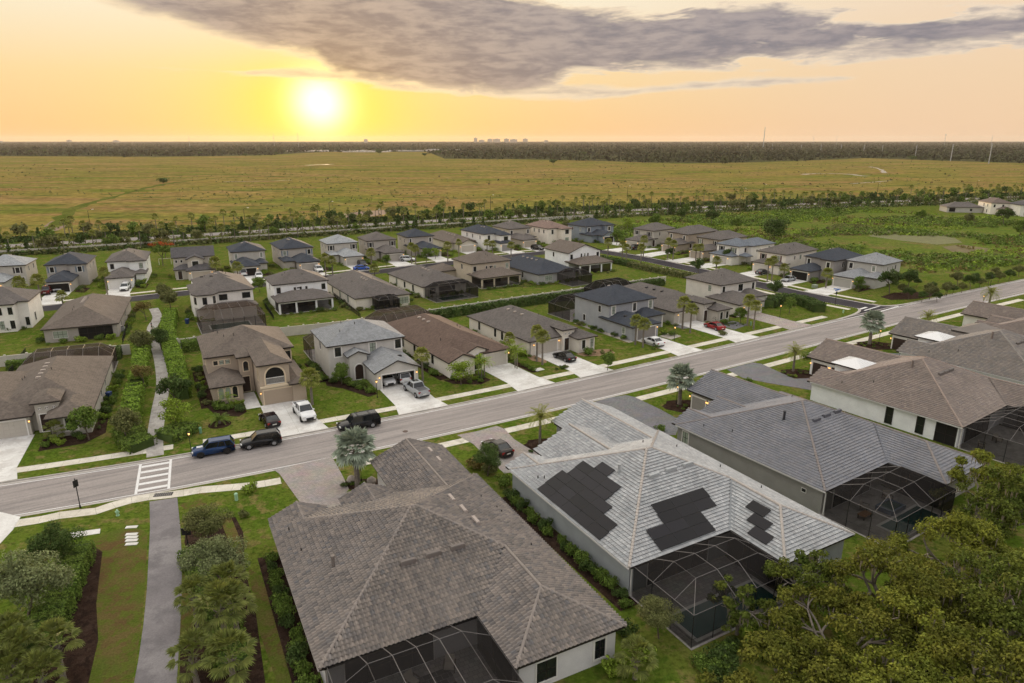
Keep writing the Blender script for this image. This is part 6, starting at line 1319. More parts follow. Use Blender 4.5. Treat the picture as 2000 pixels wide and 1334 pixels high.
# ---------------------------------------------------------------- vegetation
def leaf_mat(name, c, c2, trans=.22, vs=.5): return mat(name, c, .7, spec=.05, c2=c2, vs=vs, island=.5, trans=trans)  # random leaf tones widened to imitate dark inner leaves and bright highlights
LF_G = leaf_mat('leaf_green', (0.112,0.182,0.034), (0.158,0.214,0.041)); LF_D = leaf_mat('leaf_dark', (0.064,0.104,0.030), (0.097,0.139,0.037)); LF_Y = leaf_mat('leaf_lime', (0.242,0.317,0.041), (0.176,0.260,0.034))
LF_O = leaf_mat('leaf_oak', (0.089,0.107,0.019), (0.174,0.167,0.027), vs=.35); LF_O2 = leaf_mat('leaf_oak_fresh_lit', (0.200,0.207,0.030), (0.111,0.137,0.022), vs=.4); LF_O3 = leaf_mat('leaf_oak_deep_shade', (0.070,0.104,0.021), (0.137,0.152,0.025), vs=.4); LF_OL = leaf_mat('leaf_olive', (0.139,0.155,0.055), (0.182,0.182,0.067)); LF_BR = leaf_mat('leaf_bronze', (0.223,0.158,0.055), (0.149,0.149,0.047)); LF_RED = leaf_mat('flower_red', (0.465,0.070,0.025), (0.310,0.093,0.028)); LF_HEDGE = leaf_mat('leaf_hedge', (0.163,0.260,0.034), (0.205,0.294,0.041)); LF_GREY = leaf_mat('leaf_greygreen', (0.223,0.251,0.115), (0.167,0.196,0.084))  # fresh and deep oak greens, contrast also painted for highlights and shaded gaps
PALM_G = mat('palm_green', (.215,.245,.045), .6, c2=(.270,.275,.060), vs=.8, island=.3, trans=.2, spec=.25); PALM_S = mat('palm_silver', (0.318,0.364,0.279), .6, c2=(0.232,0.279,0.194), vs=.7, island=.2, trans=.1, spec=.25); PALM_L = mat('palm_light', (.190,.205,.045), .6, c2=(.120,.150,.030), vs=1.2, island=.35, trans=.25, spec=.25); PALM_DRY = mat('palm_dry', (0.310,0.232,0.132), .9, island=.3)
BARK = mat('bark', (.13,.10,.078), .95, var=.35, vs=6, bump=.6, bs=12); BARK_P = mat('palm_trunk', (.20,.17,.14), .95, var=.35, vs=7, bump=.6, bs=10); BARK_O = mat('oak_bark', (.20,.17,.14), .95, var=.3, vs=4, bump=.6, bs=10); MOSS = mat('spanish_moss', (.21,.18,.125), .95, island=.3, trans=.2)
def leaves(rs, clumps, n, size, up=.35, aspect=.55, shell=.45):
    """n leaf quads spread over ellipsoidal clumps (cx,cy,cz,rx,ry,rz)"""
    cl = np.array(clumps, float); wgt = (cl[:,3]*cl[:,4]+cl[:,3]*cl[:,5]+cl[:,4]*cl[:,5]); wgt /= wgt.sum()
    k = rs.choice(len(cl), n, p=wgt); d = rs.normal(size=(n,3)); d /= np.linalg.norm(d,axis=1)[:,None]
    r_ = shell + (1-shell)*rs.random(n)**.6; r_ *= 1+.10*rs.normal(size=n)
    P = cl[k,:3] + d*cl[k,3:]*r_[:,None]
    nv = d*.8 + rs.normal(size=(n,3))*.55; nv[:,2] += up; nv /= np.linalg.norm(nv,axis=1)[:,None]
    t = np.cross(nv, rs.normal(size=(n,3))); t /= np.linalg.norm(t,axis=1)[:,None]; bt = np.cross(nv,t)
    s = size*(.65+.7*rs.random(n))[:,None]; a = t*s; c = bt*s*aspect
    return np.stack([P-a, P-c*1.0+a*.15+nv*s*.12, P+a, P+c*1.0+a*.15-nv*s*.02], axis=1)
def branchy(b, rs, p, d, L, r, depth, tips, spread=.6, n=3, bend=.15):
    p = Vector(p); d = Vector(d).normalized(); seg = 3; q = p
    for k in range(seg):
        d = (d + Vector(rs.normal(size=3))*bend*.5).normalized(); e = q + d*L/seg; b.tube(q, e, r*(1-.25*k/seg), r*(1-.25*(k+1)/seg), 6 if r > .05 else 4, cap=False); q = e
    if depth == 0: tips.append(tuple(q)); return
    for k in range(n):
        a = Vector(rs.normal(size=3)); a -= d*a.dot(d); a.normalize(); branchy(b, rs, q, d+a*spread*(.7+.6*rs.random()), L*(.62+.25*rs.random()), r*.62, depth-1, tips, spread, n, bend)
def shade_tree(seed, lf, nl=3400, size=.13, h=4.2, cr=1.7, squash=.85, loose=.5):
    rs = np.random.RandomState(seed); b = MB(); tips = []; branchy(b, rs, (0,0,0), (rs.normal()*.06,rs.normal()*.06,1), h*.36, .09, 2, tips, .62, 3)
    trunk = b.mesh('trunk', BARK, True)
    cz = h-cr*squash; cl = []
    for k in range(16):
        d = rs.normal(size=3); d /= np.linalg.norm(d); rr = cr*(.35+loose*rs.random()); cl.append((d[0]*rr,d[1]*rr,cz+d[2]*rr*squash,*(cr*(.28+.22*rs.random())*np.array([1,1,.8]))))
    cl += [(t[0],t[1],t[2],cr*.36,cr*.36,cr*.3) for t in tips if t[2] > h*.35]
    return trunk, np_mesh('crown', leaves(rs, cl, nl, size), 4, lf)
def shrub_mesh(seed, lf, nl=420, size=.13, flat=.75, nc=9):
    rs = np.random.RandomState(seed); cl = [(0,0,.45,.6,.6,.45*flat)]
    for k in range(nc):
        t = rs.random()*6.28; q = .25+.45*rs.random(); cl.append((q*math.cos(t),q*math.sin(t),.35+.5*flat*rs.random(),.3+.15*rs.random(),.3+.15*rs.random(),.3))
    return np_mesh('foliage', leaves(rs, cl, nl, size, shell=.6), 4, lf)
def cone_mesh(seed, lf, nl=900, size=.16):
    rs = np.random.RandomState(seed); cl = []
    for k in range(14):
        z_ = .1+.85*k/13; r_ = .42*(1-z_)**.7*(.85+.3*rs.random())+.05; cl.append((rs.normal()*.04,rs.normal()*.04,z_*3.6,r_*1.7,r_*1.7,.28))
    b = MB(); b.tube((0,0,0),(0,0,2.2),.09,.04,6,cap=False)
    return b.mesh('trunk', BARK, True), np_mesh('crown', leaves(rs, cl, nl, size, up=.5, shell=.55), 4, lf)
def fan_leaf(out, rs, base, az, elv, plen, rad, nb=13, droop=.5, arc_=2.6, wd=.07):
    d = np.array([math.cos(az)*math.cos(elv), math.sin(az)*math.cos(elv), math.sin(elv)]); up = np.array([0,0,1.]); side = np.cross(d,up); side /= np.linalg.norm(side)+1e-9; nrm = np.cross(side,d)
    hub = base + d*plen; tw = np.cross(d, side)*.012
    out.append([base-side*.02, base+side*.02, hub+side*.015, hub-side*.015])
    for k in range(nb):
        a = (k/(nb-1)-.5)*arc_; v = d*math.cos(a)+side*math.sin(a); w = np.cross(nrm,v)*wd*rad; L = rad*(.75+.25*math.cos(a*.7))*(.9+.2*rs.random())
        m1 = hub+v*L*.55+nrm*.05*L; tip = hub+v*L*(.93)-np.array([0,0,1])*droop*L*(.3+.25*rs.random()) ; pleat = nrm*wd*rad*.5*(1 if k%2 else -1)
        out.append([hub, m1-w+pleat, tip, m1+w-pleat])
def fan_palm(seed, m, nleaf=34, plen=.75, rad=.85, h=4.6, droop=.5, wd=.085, trunk_r=.16, nb=13, boots=True, hang=.55):
    rs = np.random.RandomState(seed); out = []; top = np.array([0,0,h])
    for k in range(nleaf):
        f = k/(nleaf-1); elv = 1.35-f*(1.35+hang); az_ = k*2.39996+rs.normal()*.15; fan_leaf(out, rs, top+np.array([0,0,.25*(1-f)]), az_, elv, plen*(.8+.3*rs.random()), rad*(.85+.25*rs.random()), nb, droop*(.5+f), 2.7, wd)
    b = MB(); n = 7; lean = rs.normal(size=2)*.05
    for k in range(n):
        p0 = (lean[0]*k/n,lean[1]*k/n,h*k/n); p1 = (lean[0]*(k+1)/n,lean[1]*(k+1)/n,h*(k+1)/n); r0 = trunk_r*(1.12-.25*k/n); b.tube(p0,p1,r0*1.06,r0*.92,9,cap=False)
    if boots:
        for k in range(16):
            t = k*2.4; zz = h-.75+.65*k/16; b.tube((math.cos(t)*trunk_r*.7,math.sin(t)*trunk_r*.7,zz),(math.cos(t)*trunk_r*2.1,math.sin(t)*trunk_r*2.1,zz+.25),.05,.02,4)
    return b.mesh('trunk', BARK_P, False), np_mesh('fronds', np.array(out), 4, m)
def feather_palm(seed, m, nf=38, L=2.0, h=3.4, trunk_r=.17, nl=20, lw=.03, ll=.42, up=1.25, hang=.35, thin=False):
    rs = np.random.RandomState(seed); out = []
    for k in range(nf):
        f = k/(nf-1); elv = up-f*(up+hang); az_ = k*2.39996+rs.normal()*.1; p = np.array([0,0,h]); hd = np.array([math.cos(az_),math.sin(az_),0]); side = np.array([-math.sin(az_),math.cos(az_),0]); e = elv; prev = p
        LL = L*(.85+.25*rs.random()); st_ = LL/nl
        for j in range(nl):
            e -= (1.15+.4*f)/nl*(.5+j/nl); d = hd*math.cos(e)+np.array([0,0,1])*math.sin(e); q = prev+d*st_
            n_ = np.cross(side,d); tl = ll*math.sin(math.pi*(.12+.85*j/nl))**.6
            out.append([prev-side*.015,prev+side*.015,q+side*.012,q-side*.012])
            for s in (1,-1):
                v = side*s*.85+d*.5+n_*-.28*s*s-np.array([0,0,.18]); v /= np.linalg.norm(v); out.append([q-d*lw, q+v*tl*.5-d*lw*.7+n_*.02, q+v*tl, q+v*tl*.5+d*lw])
            prev = q
    b = MB(); n = 6
    for k in range(n): b.tube((0,0,h*k/n),(0,0,h*(k+1)/n),trunk_r*(1.1-.15*k/n),trunk_r*(.92-.1*k/n),9,cap=False)
    if not thin:
        for k in range(14):
            t = k*2.4; zz = h-.55+.5*k/14; b.tube((math.cos(t)*trunk_r*.8,math.sin(t)*trunk_r*.8,zz),(math.cos(t)*trunk_r*1.8,math.sin(t)*trunk_r*1.8,zz+.2),.05,.02,4)
    return b.mesh('trunk', BARK_P), np_mesh('fronds', np.array(out), 4, m)
SABAL = [fan_palm(s, PALM_G, h=4.6, nleaf=36) for s in (1,2,3)]; BISM = [fan_palm(s, PALM_S, nleaf=30, plen=.95, rad=1.25, h=3.2, droop=.35, wd=.10, trunk_r=.24, nb=15) for s in (5,6)]
SABAL_FAR = [fan_palm(s, PALM_G, h=5.2, nleaf=22, nb=7, wd=.16, boots=False) for s in (8,9)]; LOWFAN = [fan_palm(s, PALM_L, nleaf=24, plen=1.0, rad=.80, h=2.3, droop=.32, trunk_r=.17, nb=17, wd=.07, hang=.35) for s in (11,12,13)]
DATE = [feather_palm(s, PALM_G) for s in (21,22)]; ADON = [feather_palm(s, LF_Y, nf=11, L=1.7, h=2.0, trunk_r=.07, nl=16, lw=.04, ll=.4, up=1.1, hang=-.1, thin=True) for s in (23,24)]; CYCAD = [feather_palm(25, LF_G, nf=26, L=1.1, h=.35, trunk_r=.12, nl=14, lw=.03, ll=.2, up=1.2, hang=-.15, thin=True)]
SHADE = {'g': [shade_tree(s, LF_G) for s in (31,32)], 'd': [shade_tree(s, LF_D) for s in (33,34)], 'o': [shade_tree(s, LF_OL) for s in (35,36)], 'y': [shade_tree(s, LF_Y, nl=1500, loose=.7) for s in (37,)], 'b': [shade_tree(s, LF_BR, nl=1700, squash=.5, loose=.7) for s in (38,)], 'e': [shade_tree(s, LF_GREY, nl=9000, size=.07) for s in (39,)], 'n': [shade_tree(s, LF_OL, nl=9000, size=.07) for s in (30,)], 'm': [shade_tree(s, LF_D, nl=9000, size=.07) for s in (29,)]}
SHRUB = {'g': [shrub_mesh(s, LF_G, nl=800, size=.09) for s in (41,42)], 'd': [shrub_mesh(s, LF_D, nl=800, size=.09) for s in (43,44)], 'y': [shrub_mesh(s, LF_Y) for s in (45,)], 'o': [shrub_mesh(s, LF_OL) for s in (46,)], 'b': [shrub_mesh(s, LF_BR) for s in (47,)], 'e': [shrub_mesh(s, LF_GREY) for s in (48,)]}
CONE = [cone_mesh(s, LF_D) for s in (51,52)]
rv = random.Random(5)
def plant(name, src, p, sc, label, cat, group, zs=1., z=0., parts=('trunk','crown')):
    tr, cr_ = src; r = empty(name, (*p,z), rv.uniform(0,6.28)); tag(r, label, cat, group)
    inst(parts[0], tr, r, sc=(sc,sc,sc*zs)); inst(parts[1], cr_, r, sc=(sc,sc,sc*zs)); return r
def palm(kind, p, hgt, label, group='palm trees of the street', cs=None, z=0.):
    L_, h0 = {'sabal': (SABAL,4.6), 'bism': (BISM,3.2), 'date': (DATE,3.4), 'adon': (ADON,2.0), 'low': (LOWFAN,2.3), 'cycad': (CYCAD,.35)}[kind]
    tr, fr_ = L_[rv.randrange(len(L_))]; s = cs or 1.; r = empty({'sabal':'cabbage_palm','bism':'silver_palm','date':'date_palm','adon':'slender_palm','low':'fan_palm','cycad':'cycad'}[kind], (*p,z), rv.uniform(0,6.28)); tag(r, label, 'palm' if kind != 'cycad' else 'plant', group)
    zt = hgt/h0; inst('trunk', tr, r, sc=(s,s,zt)); inst('fronds', fr_, r, (0,0,hgt-h0*s), sc=s); return r
SHRUBS = []
def shrub(p, s, kind='g', label='', group=None, zs=1., z=0.):
    L_ = SHRUB[kind]; SHRUBS.append((L_[rv.randrange(len(L_))], (*p,z), rv.uniform(0,6.28), (s,s*rv.uniform(.8,1.1),s*zs*rv.uniform(.85,1.15)), label, group))
def finish_shrubs(nmax=285):
    """the shrubs that show largest stay things of their own; the small far ones become one mass"""
    def key(q): x,y = q[1][:2]; return (0 if (y > 25 and abs(x) < .80*y) else 1, math.hypot(x,y)/q[3][0])
    S = sorted(SHRUBS, key=key)
    for me,p,rz,sc_,label,group in S[:nmax]: tag(inst('shrub', me, None, p, rz, sc=sc_), label, 'shrub', group)
    by = {}
    for me,p,rz,sc_,label,group in S[nmax:]:
        n = len(me.vertices); v = np.empty(n*3,np.float32); me.vertices.foreach_get('co',v); v = v.reshape(-1,3)*np.array(sc_); c_,s_ = math.cos(rz),math.sin(rz); v = np.column_stack([v[:,0]*c_-v[:,1]*s_+p[0],v[:,0]*s_+v[:,1]*c_+p[1],v[:,2]+p[2]]); by.setdefault(me.materials[0],[]).append(v.reshape(-1,4,3)[::2])
    allv = []; idx = []; ms = []
    for i,(m_,l_) in enumerate(by.items()): q = np.concatenate(l_); allv.append(q); idx += [i]*len(q); ms.append(m_)
    me = np_mesh('garden_plants', np.concatenate(allv), 4, ms[0])
    for m_ in ms[1:]: me.materials.append(m_)
    me.polygons.foreach_set('material_index', idx); tag(inst('garden_plants', me), 'low green planting around the farther houses', 'plants', kind='stuff')
# --- street palms
palm('bism', (-17.18,68.40), 4.4, 'big silver-green fan palm beside the driveway of the nearest house', cs=1.25)
palm('bism', (24.45,93.00), 3.9, 'silver-green fan palm in front of the slate-roofed house', cs=1.15)
palm('bism', (67.50,123.47), 4.2, 'silver-green fan palm beside the white house with brown garage doors', cs=1.2)
palm('date', (3.55,79.50), 3.7, 'feathery date palm in front of the solar house', cs=1.0)
palm('date', (46.86,107.71), 3.4, 'feathery date palm by the brown garage doors', cs=1.05)
palm('date', (108.73,151.58), 3.7, 'feathery date palm at the right edge by the street', cs=1.25)
palm('date', (83.13,132.08), 3.2, 'date palm rising behind the tan tile roof by the street', cs=1.0)
PS = [((-29.07,92.70),4.0,'cabbage palm beside the white pickup truck',1.15),((-14.27,102.88),4.2,'cabbage palm between the light grey house and the reddish-brown roof',1.0),((4.31,112.92),5.2,'taller left palm of the pair by the black sedan',.95),((5.21,111.15),4.8,'shorter right palm of the pair by the black sedan',1.0),((-0.46,117.35),2.8,'low palm against the side of the cream house',.85),((23.22,123.10),4.4,'left palm of the pair before the blue-grey house',1.0),((24.32,121.28),4.3,'right palm of the pair before the blue-grey house',1.0),((34.71,134.14),5.2,'left palm of the pair before the beige house',1.15),((35.62,131.42),4.6,'right palm of the pair before the beige house',1.0),((48.84,136.83),5.1,'left palm of the pair at the corner house garage',1.05),((49.18,134.01),4.7,'right palm of the pair at the corner house garage',.95),
 ((-117.51,159.86),4.2,'palm before the pale-roofed house at the left edge',1.2),((-113.07,159.96),4.8,'palm between the two leftmost back-row houses',1.2),((-100.85,149.44),3.2,'small palm by the second street at the left',1.0),((-100.87,166.53),5.4,'tall palm beside the white house garage',1.1),((-82.13,187.09),4.3,'palm before the side-gabled house',1.3),((-74.07,181.91),4.0,'palm before the open garage with the white van',1.2),((-52.74,190.79),5.0,'palm before the pale grey roof, left of two',1.0),((-51.30,192.69),3.8,'palm before the pale grey roof, right of two',1.1),((-41.30,198.54),5.2,'palm before the mid back-row house with black shutters',1.1),((-37.18,182.13),3.4,'low palm near the bright blue car',1.1),((-31.15,210.36),5.2,'palm left of the grey garage door in the back row',1.0),((-29.70,208.85),4.8,'palm close beside the grey garage door in the back row',1.0),((-20.24,213.80),5.0,'palm left of the low cream back-row house',1.1),((-16.97,217.41),5.6,'slim tall palm before the low cream back-row house',.8),((-7.96,216.55),5.4,'left palm before the white house with charcoal roof',.95),((-6.19,217.05),5.0,'right palm before the white house with charcoal roof',.95),((-0.33,219.11),4.2,'palm before the tan back-row house',1.0),
 ((43.15,223.16),5.6,'tall palm before the farthest side-street house',1.1),((50.48,219.92),5.4,'left palm before the second tan side-street house',1.0),((51.51,217.05),5.0,'right palm before the second tan side-street house',1.0),((56.48,208.58),5.0,'left palm before the third tan side-street house',1.0),((57.29,207.00),5.4,'right palm before the third tan side-street house',1.0),((58.99,195.00),3.4,'palm by the drive of the pale house with blue-grey roof',1.1),((69.22,182.21),5.2,'left palm before the house with maroon shutters',.95),((70.75,183.11),5.6,'right palm before the house with maroon shutters',.95),((74.11,183.65),3.4,'palm beside the silver sedan',1.0),((81.75,174.54),3.6,'palm between the taupe house and the pale corner house',1.15),
 ((30.90,219.03),5.2,'palm on the inner side of the side street, first from the far end',1.1),((34.65,213.53),5.2,'palm on the inner side of the side street, second from the far end',1.0),((35.53,210.90),4.8,'palm on the inner side of the side street, third from the far end',1.0),((39.39,207.00),5.4,'palm on the inner side of the side street, fourth from the far end',1.0)]
for p,hh,nm,s in PS: palm('sabal', p, hh, nm, cs=s)
for i,p in enumerate(((-5.39,104.40),(-4.86,103.66),(-4.49,104.65))): palm('adon', p, 2.6, ('left','middle','right')[i]+' stem of the slender palm group by the reddish-brown house drive', cs=1.1)
palm('adon', (0.52,109.58), 3.2, 'slender arching palm left of the paired palms', cs=1.35); palm('adon', (0.86,109.04), 2.9, 'second arching stem beside the slender palm', cs=1.25)
palm('cycad', (-39.77,85.87), .5, 'feathery cycad in the round bed before the tan arched house', cs=1.4, group='cycads')
# --- near fan palms at the bottom left
NP = [((-24.83,45.35),2.9,1.0,'fan palm nearest the asphalt path in the right bed'),((-22.86,46.81),2.9,1.1,'rear fan palm of the right bed cluster'),((-21.72,42.95),3.6,1.25,'tall middle fan palm of the right bed cluster'),((-21.13,43.98),3.3,1.1,'fan palm at the right of the right bed cluster'),((-22.24,39.41),2.4,1.1,'low fan palm by the asphalt path at the bottom edge'),((-19.43,38.86),2.8,1.25,'broad fan palm at the bottom edge of the right bed'),((-35.66,40.32),3.0,1.2,'fan palm in the bottom left corner, upper one'),((-34.23,39.26),2.7,1.15,'fan palm in the bottom left corner, middle one'),((-32.07,39.95),3.1,1.05,'fan palm with a bare trunk at the left mulch bed'),((-34.04,37.80),2.4,1.15,'fan palm in the very bottom left corner'),((-31.85,37.88),2.2,1.05,'fan palm at the bottom edge left of the mulch bed')]
for p,hh,s,nm in NP: palm('low', p, hh, nm, 'fan palms of the near beds', cs=s)
# --- shade trees
TR = [('o',(-66.37,117.05),4.8,'round tree left of the garden path by the walker'),('d',(-64.09,119.38),4.6,'dark round tree right of the garden path by the walker'),('b',(-56.67,98.94),3.8,'spreading bronze tree over the left path hedge'),('d',(-47.97,91.21),5.2,'dark bushy tree right of the garden path'),('y',(-44.69,83.78),4.8,'yellow-green tree right of the garden path near the street'),('o',(-48.91,79.81),4.8,'weeping olive tree left of the garden path near the street'),('o',(-76.74,148.98),5.0,'tree at the top end of the garden path, near one'),('o',(-82.05,157.50),4.8,'tree at the top end of the garden path, far one'),('b',(-78.11,141.09),4.0,'dark spreading tree left of the top of the path'),('n',(-28.37,56.37),4.6,'round grey-green tree in the right bed, far one'),('e',(-24.58,49.98),5.2,'large round grey-green tree in the right bed, near one'),('m',(-40.10,52.54),4.8,'dark round tree beside the left hedge'),('e',(-38.52,45.90),6.4,'large grey-green tree at the left edge'),('g',(-54.40,80.60),4.6,'small tree before the left-edge house'),('m',(-2.80,70.78),4.0,'small round tree before the bronze sedan'),('y',(-8.02,101.15),4.4,'lime tree before the reddish-brown roofed house'),('d',(94.72,167.57),6.2,'large dark tree beside the pale corner house'),('d',(102.93,174.15),5.2,'dark tree right of the pale corner house'),('d',(53.72,194.22),4.6,'dark tree by the side street before the corner house'),('d',(64.49,163.39),4.4,'dark conifer-like tree at the side street bend'),('g',(61.52,147.07),3.6,'small tree on the corner lawn by the hedge'),('g',(15.96,108.10),3.2,'small tree on the lawn of the cream house'),('y',(-62.12,185.83),3.6,'lime tree by the second street'),('g',(48.08,138.78),3.4,'thin pale tree by the corner house drive'),('g',(88.37,170.84),3.8,'small tree before the porch of the pale corner house'),('g',(-63.57,168.58),4.0,'dark green tree between the white van and the lanai house'),('g',(38.46,250.70),5.4,'green tree near the blue house'),('d',(66.94,211.19),4.8,'dark green tree by the pale house with blue-grey roof'),('d',(51.19,219.21),3.8,'dark green tree between two tan side-street houses'),('n',(11.35,44.13),3.6,'small tree at the corner of the solar house pool cage'),('g',(-37.89,204.62),3.8,'tree before the house with black shutters'),('y',(-24.83,219.63),4.0,'lime tree beside the white drive in the back row'),('g',(-26.86,211.92),4.6,'green tree beside the grey garage door'),('b',(-113.02,221.32),6.0,'tree with dark crown beside the red-flowered tree')]
for k,p,hh,nm in TR: plant('tree', SHADE[k][rv.randrange(len(SHADE[k]))], p, hh/4.2, nm, 'tree', 'trees of the gardens')
rt = plant('flowering_tree', shade_tree(61, LF_G, nl=2200, size=.16, squash=.55), (-106.83,207.05), 1.7, 'tree with red blossom behind the back row at the left', 'tree', None)
rs_ = np.random.RandomState(62); inst('blossom', np_mesh('blossom', leaves(rs_, [(rs_.normal()*1.0,rs_.normal()*1.0,3.8+rs_.random()*.5,.5,.5,.25) for k in range(9)], 420, .13), 4, LF_RED), rt, sc=1.7)
# --- hedges
def hedge(pts, w, hgt, lf, label, size=.16, dens=55, name='hedge', lumpy=.12, group=None):
    rs = np.random.RandomState(abs(hash(label)) % 9973 if False else sum(map(ord,label)) % 9973); cv = smooth(pts, 4); o = cv[0]; Q = []; b = MB()
    L_ = offs(cv, w*.42); R_ = offs(cv, -w*.42)
    for i in range(len(cv)-1):
        q = [L_[i],R_[i],R_[i+1],L_[i+1]]; T = [(x-o.x,y-o.y,hgt*.86) for x,y in q]; B_ = [(x-o.x,y-o.y,0) for x,y in q]
        b.poly(T); b.poly([B_[0],B_[3],T[3],T[0]]); b.poly([B_[2],B_[1],T[1],T[2]])
        if i == 0: b.poly([B_[1],B_[0],T[0],T[1]])
        if i == len(cv)-2: b.poly([B_[3],B_[2],T[2],T[3]])
        seg = (cv[i+1]-cv[i]).length; n = int(dens*seg*(w+2*hgt)); t = rs.random(n); s = rs.random(n)*(w+2*hgt); d = np.array(cv[i+1]-cv[i])/max(seg,1e-6); nn = np.array([-d[1],d[0]])
        bump_ = 1+lumpy*np.sin(t*seg*2.1+i*3.7)+lumpy*rs.normal(size=n)*.6
        side = np.where(s < hgt, -1, np.where(s > hgt+w, 1, 0)); off_ = np.where(side == 0, s-hgt-w/2, side*w/2*bump_); zz = np.where(side == -1, s, np.where(side == 1, s-hgt-w, hgt*(1+(bump_-1)*.5)))
        base = np.array(cv[i]-o)[None,:]+d[None,:]*(t*seg)[:,None]+nn[None,:]*off_[:,None]; P = np.column_stack([base, zz])
        nv = np.column_stack([nn[0]*side, nn[1]*side, (side == 0).astype(float)])+rs.normal(size=(n,3))*.55; nv[:,2] += .3; nv /= np.linalg.norm(nv,axis=1)[:,None]
        tt = np.cross(nv, rs.normal(size=(n,3))); tt /= np.linalg.norm(tt,axis=1)[:,None]; bb = np.cross(nv,tt); sz = size*(.6+.8*rs.random(n))[:,None]
        Q.append(np.stack([P-tt*sz, P-bb*sz*.6, P+tt*sz, P+bb*sz*.6],axis=1))
    r = empty(name, (o.x,o.y,0)); tag(r, label, 'hedge', group); b.build('branch_core', LF_D, r); inst('foliage', np_mesh('foliage', np.concatenate(Q), 4, lf), r); return r
hedge([(-69.93,124.57),(-64.17,112.27),(-60.63,105.33),(-57.86,99.13)], 2.2, 1.8, LF_HEDGE, 'bright green clipped hedge left of the garden path, upper part')
hedge([(-56.95,96.83),(-54.41,91.49),(-52.25,86.66),(-51.07,83.97)], 2.2, 1.9, LF_HEDGE, 'bright green clipped hedge left of the garden path, lower part')
hedge([(-73.95,143.68),(-67.60,128.98),(-61.94,118.45),(-56.72,109.39),(-51.79,100.31),(-48.98,94.63)], 2.4, 1.9, LF_HEDGE, 'bright green clipped hedge right of the garden path')
hedge([(-50.59,82.82),(-47.86,79.20),(-45.79,77.71)], 3.2, 1.1, LF_G, 'low dark hedge left of the path end at the street'); hedge([(-44.41,80.12),(-43.65,81.69),(-43.16,83.98)], 3.6, 1.1, LF_G, 'low dark hedge right of the path end at the street')
hedge([(-18.5,141.2),(2.8,154.6),(29.5,171.6),(40,178.2)], 1.7, 1.75, LF_D, 'long dark hedge along the dividing wall', size=.24, dens=26)
hedge([(-60,118.6),(-54,122.2),(-49,124.2)], 1.8, 2.0, LF_G, 'short hedge behind the tan arched house'); hedge([(-75.5,112.5),(-69,115)], 1.8, 2.0, LF_D, 'dark hedge block behind the brown pool cage'); hedge([(-84.5,108.2),(-79,110.6)], 1.2, 1.5, LF_G, 'hedge in front of the wall at the far left')
hedge([(-39.63,54.72),(-38.79,51.99),(-37.32,48.12),(-36.27,45.00),(-35.21,41.93)], 2.2, 1.7, LF_G, 'dark glossy hedge along the left mulch bed', size=.09, dens=150)
hedge([(-29.58,55.03),(-27.44,52.28),(-24.82,48.72),(-22.61,44.95),(-20.14,40.61)], 2.4, 1.0, LF_G, 'low glossy hedge under the trees of the right bed', size=.09, dens=150)
hedge([(58.99,153.07),(64.51,158.24),(68.09,155.10),(68.69,148.20)], 3.0, 1.9, LF_D, 'tall clipped hedge on the corner lawn by the side street', size=.22, dens=30)
hedge([(36,206),(44,194),(52,184)], 2.6, 1.4, LF_OL, 'loose hedge along the side street behind the white gabled house', size=.25, dens=24); hedge([(28,218),(36,207)], 2.6, 1.3, LF_D, 'dark hedge along the side street bend', size=.25, dens=24)
for i,(hN,nm,n,v1) in enumerate(((N1,'the nearest house',15,20),(N2,'the solar house',15,19))):
    for k in range(n):
        v = -1+v1*k/(n-1)+rv.uniform(-.3,.3); shrub(hN.W((-.55+rv.uniform(-.25,.25),v)), rv.uniform(.7,1.1), 'gdg'[k%3], ('glossy green','glossy dark green','glossy green')[k%3]+' shrub in the row along the left wall of '+nm, 'shrubs along '+nm, 1.25)
    sheet('mulch_bed', [hN.W(q) for q in ((-1.5,-1),(.4,-1),(.4,20),(-1.5,20))], .012, MULCH, .03)
# planting beds at the fronts of the street houses
def bed(h, poly, m=MULCH, z=.014): sheet('mulch_bed', [h.W(p) for p in poly], z, m, .03)
KCOL = {'g':'green','d':'dark green','y':'lime','o':'olive','b':'bronze','e':'grey-green'}
def bushes(h, key, spots, nm, s=(.5,.95), kinds='ggdyo'):
    for u,v in spots:
        k = rv.choice(kinds); sz = rv.uniform(*s); shrub(h.W((u+rv.uniform(-.3,.3),v+rv.uniform(-.3,.3))), sz, k, ('large ' if sz > (s[0]+s[1])/2 else 'small ')+KCOL[k]+' garden shrub planted around '+nm, 'shrubs around '+nm)
h = houses['A1']; bed(h,[(7.2,-3.6),(12.2,-3.2),(14.2,-.5),(13.6,14),(12.7,14),(12.6,.4),(7,.4)]); bushes(h,'',[(8,-2.6),(8.8,-1.6),(9.6,-2.4),(8.4,-.8),(10.8,-.6),(12,-1.6),(13.2,1),(13.3,3),(13.2,5.5),(13.3,8),(13.2,10.5),(13.3,13)],'the left-edge house'); palm('low', h.W((8.6,-.4)), 1.2, 'low spreading fan plant by the entry of the left-edge house','palm trees of the street',cs=.9)
h = houses['A2']; bed(h,[(-.6,-6),(4.2,-6),(4.2,-10.2),(3.0,-11.5),(.2,-9.6)]); bed(h,[(-1.4,-6),(.4,-6),(.4,12),(-1.4,12)]); bushes(h,'',[(.6,-6.4),(1.6,-6.6),(2.6,-6.6),(3.6,-7.2),(3.4,-8.4),(2.2,-8),(1.2,-7.6),(3.6,-9.4),(-.5,-4.5),(-.6,-1.5),(-.5,2),(-.6,4.5)],'the tan arched house',(.6,1.1)); sheet('mulch_bed',[((-39.62,85.52)[0]+1.5*math.cos(t*.5236),(-39.62,85.52)[1]+1.5*math.sin(t*.5236)) for t in range(12)],.016,MULCH,.03); palm('adon', h.W((2.2,-6.9)), 1.4, 'leafy palm before the arched windows of the tan house', cs=.9)
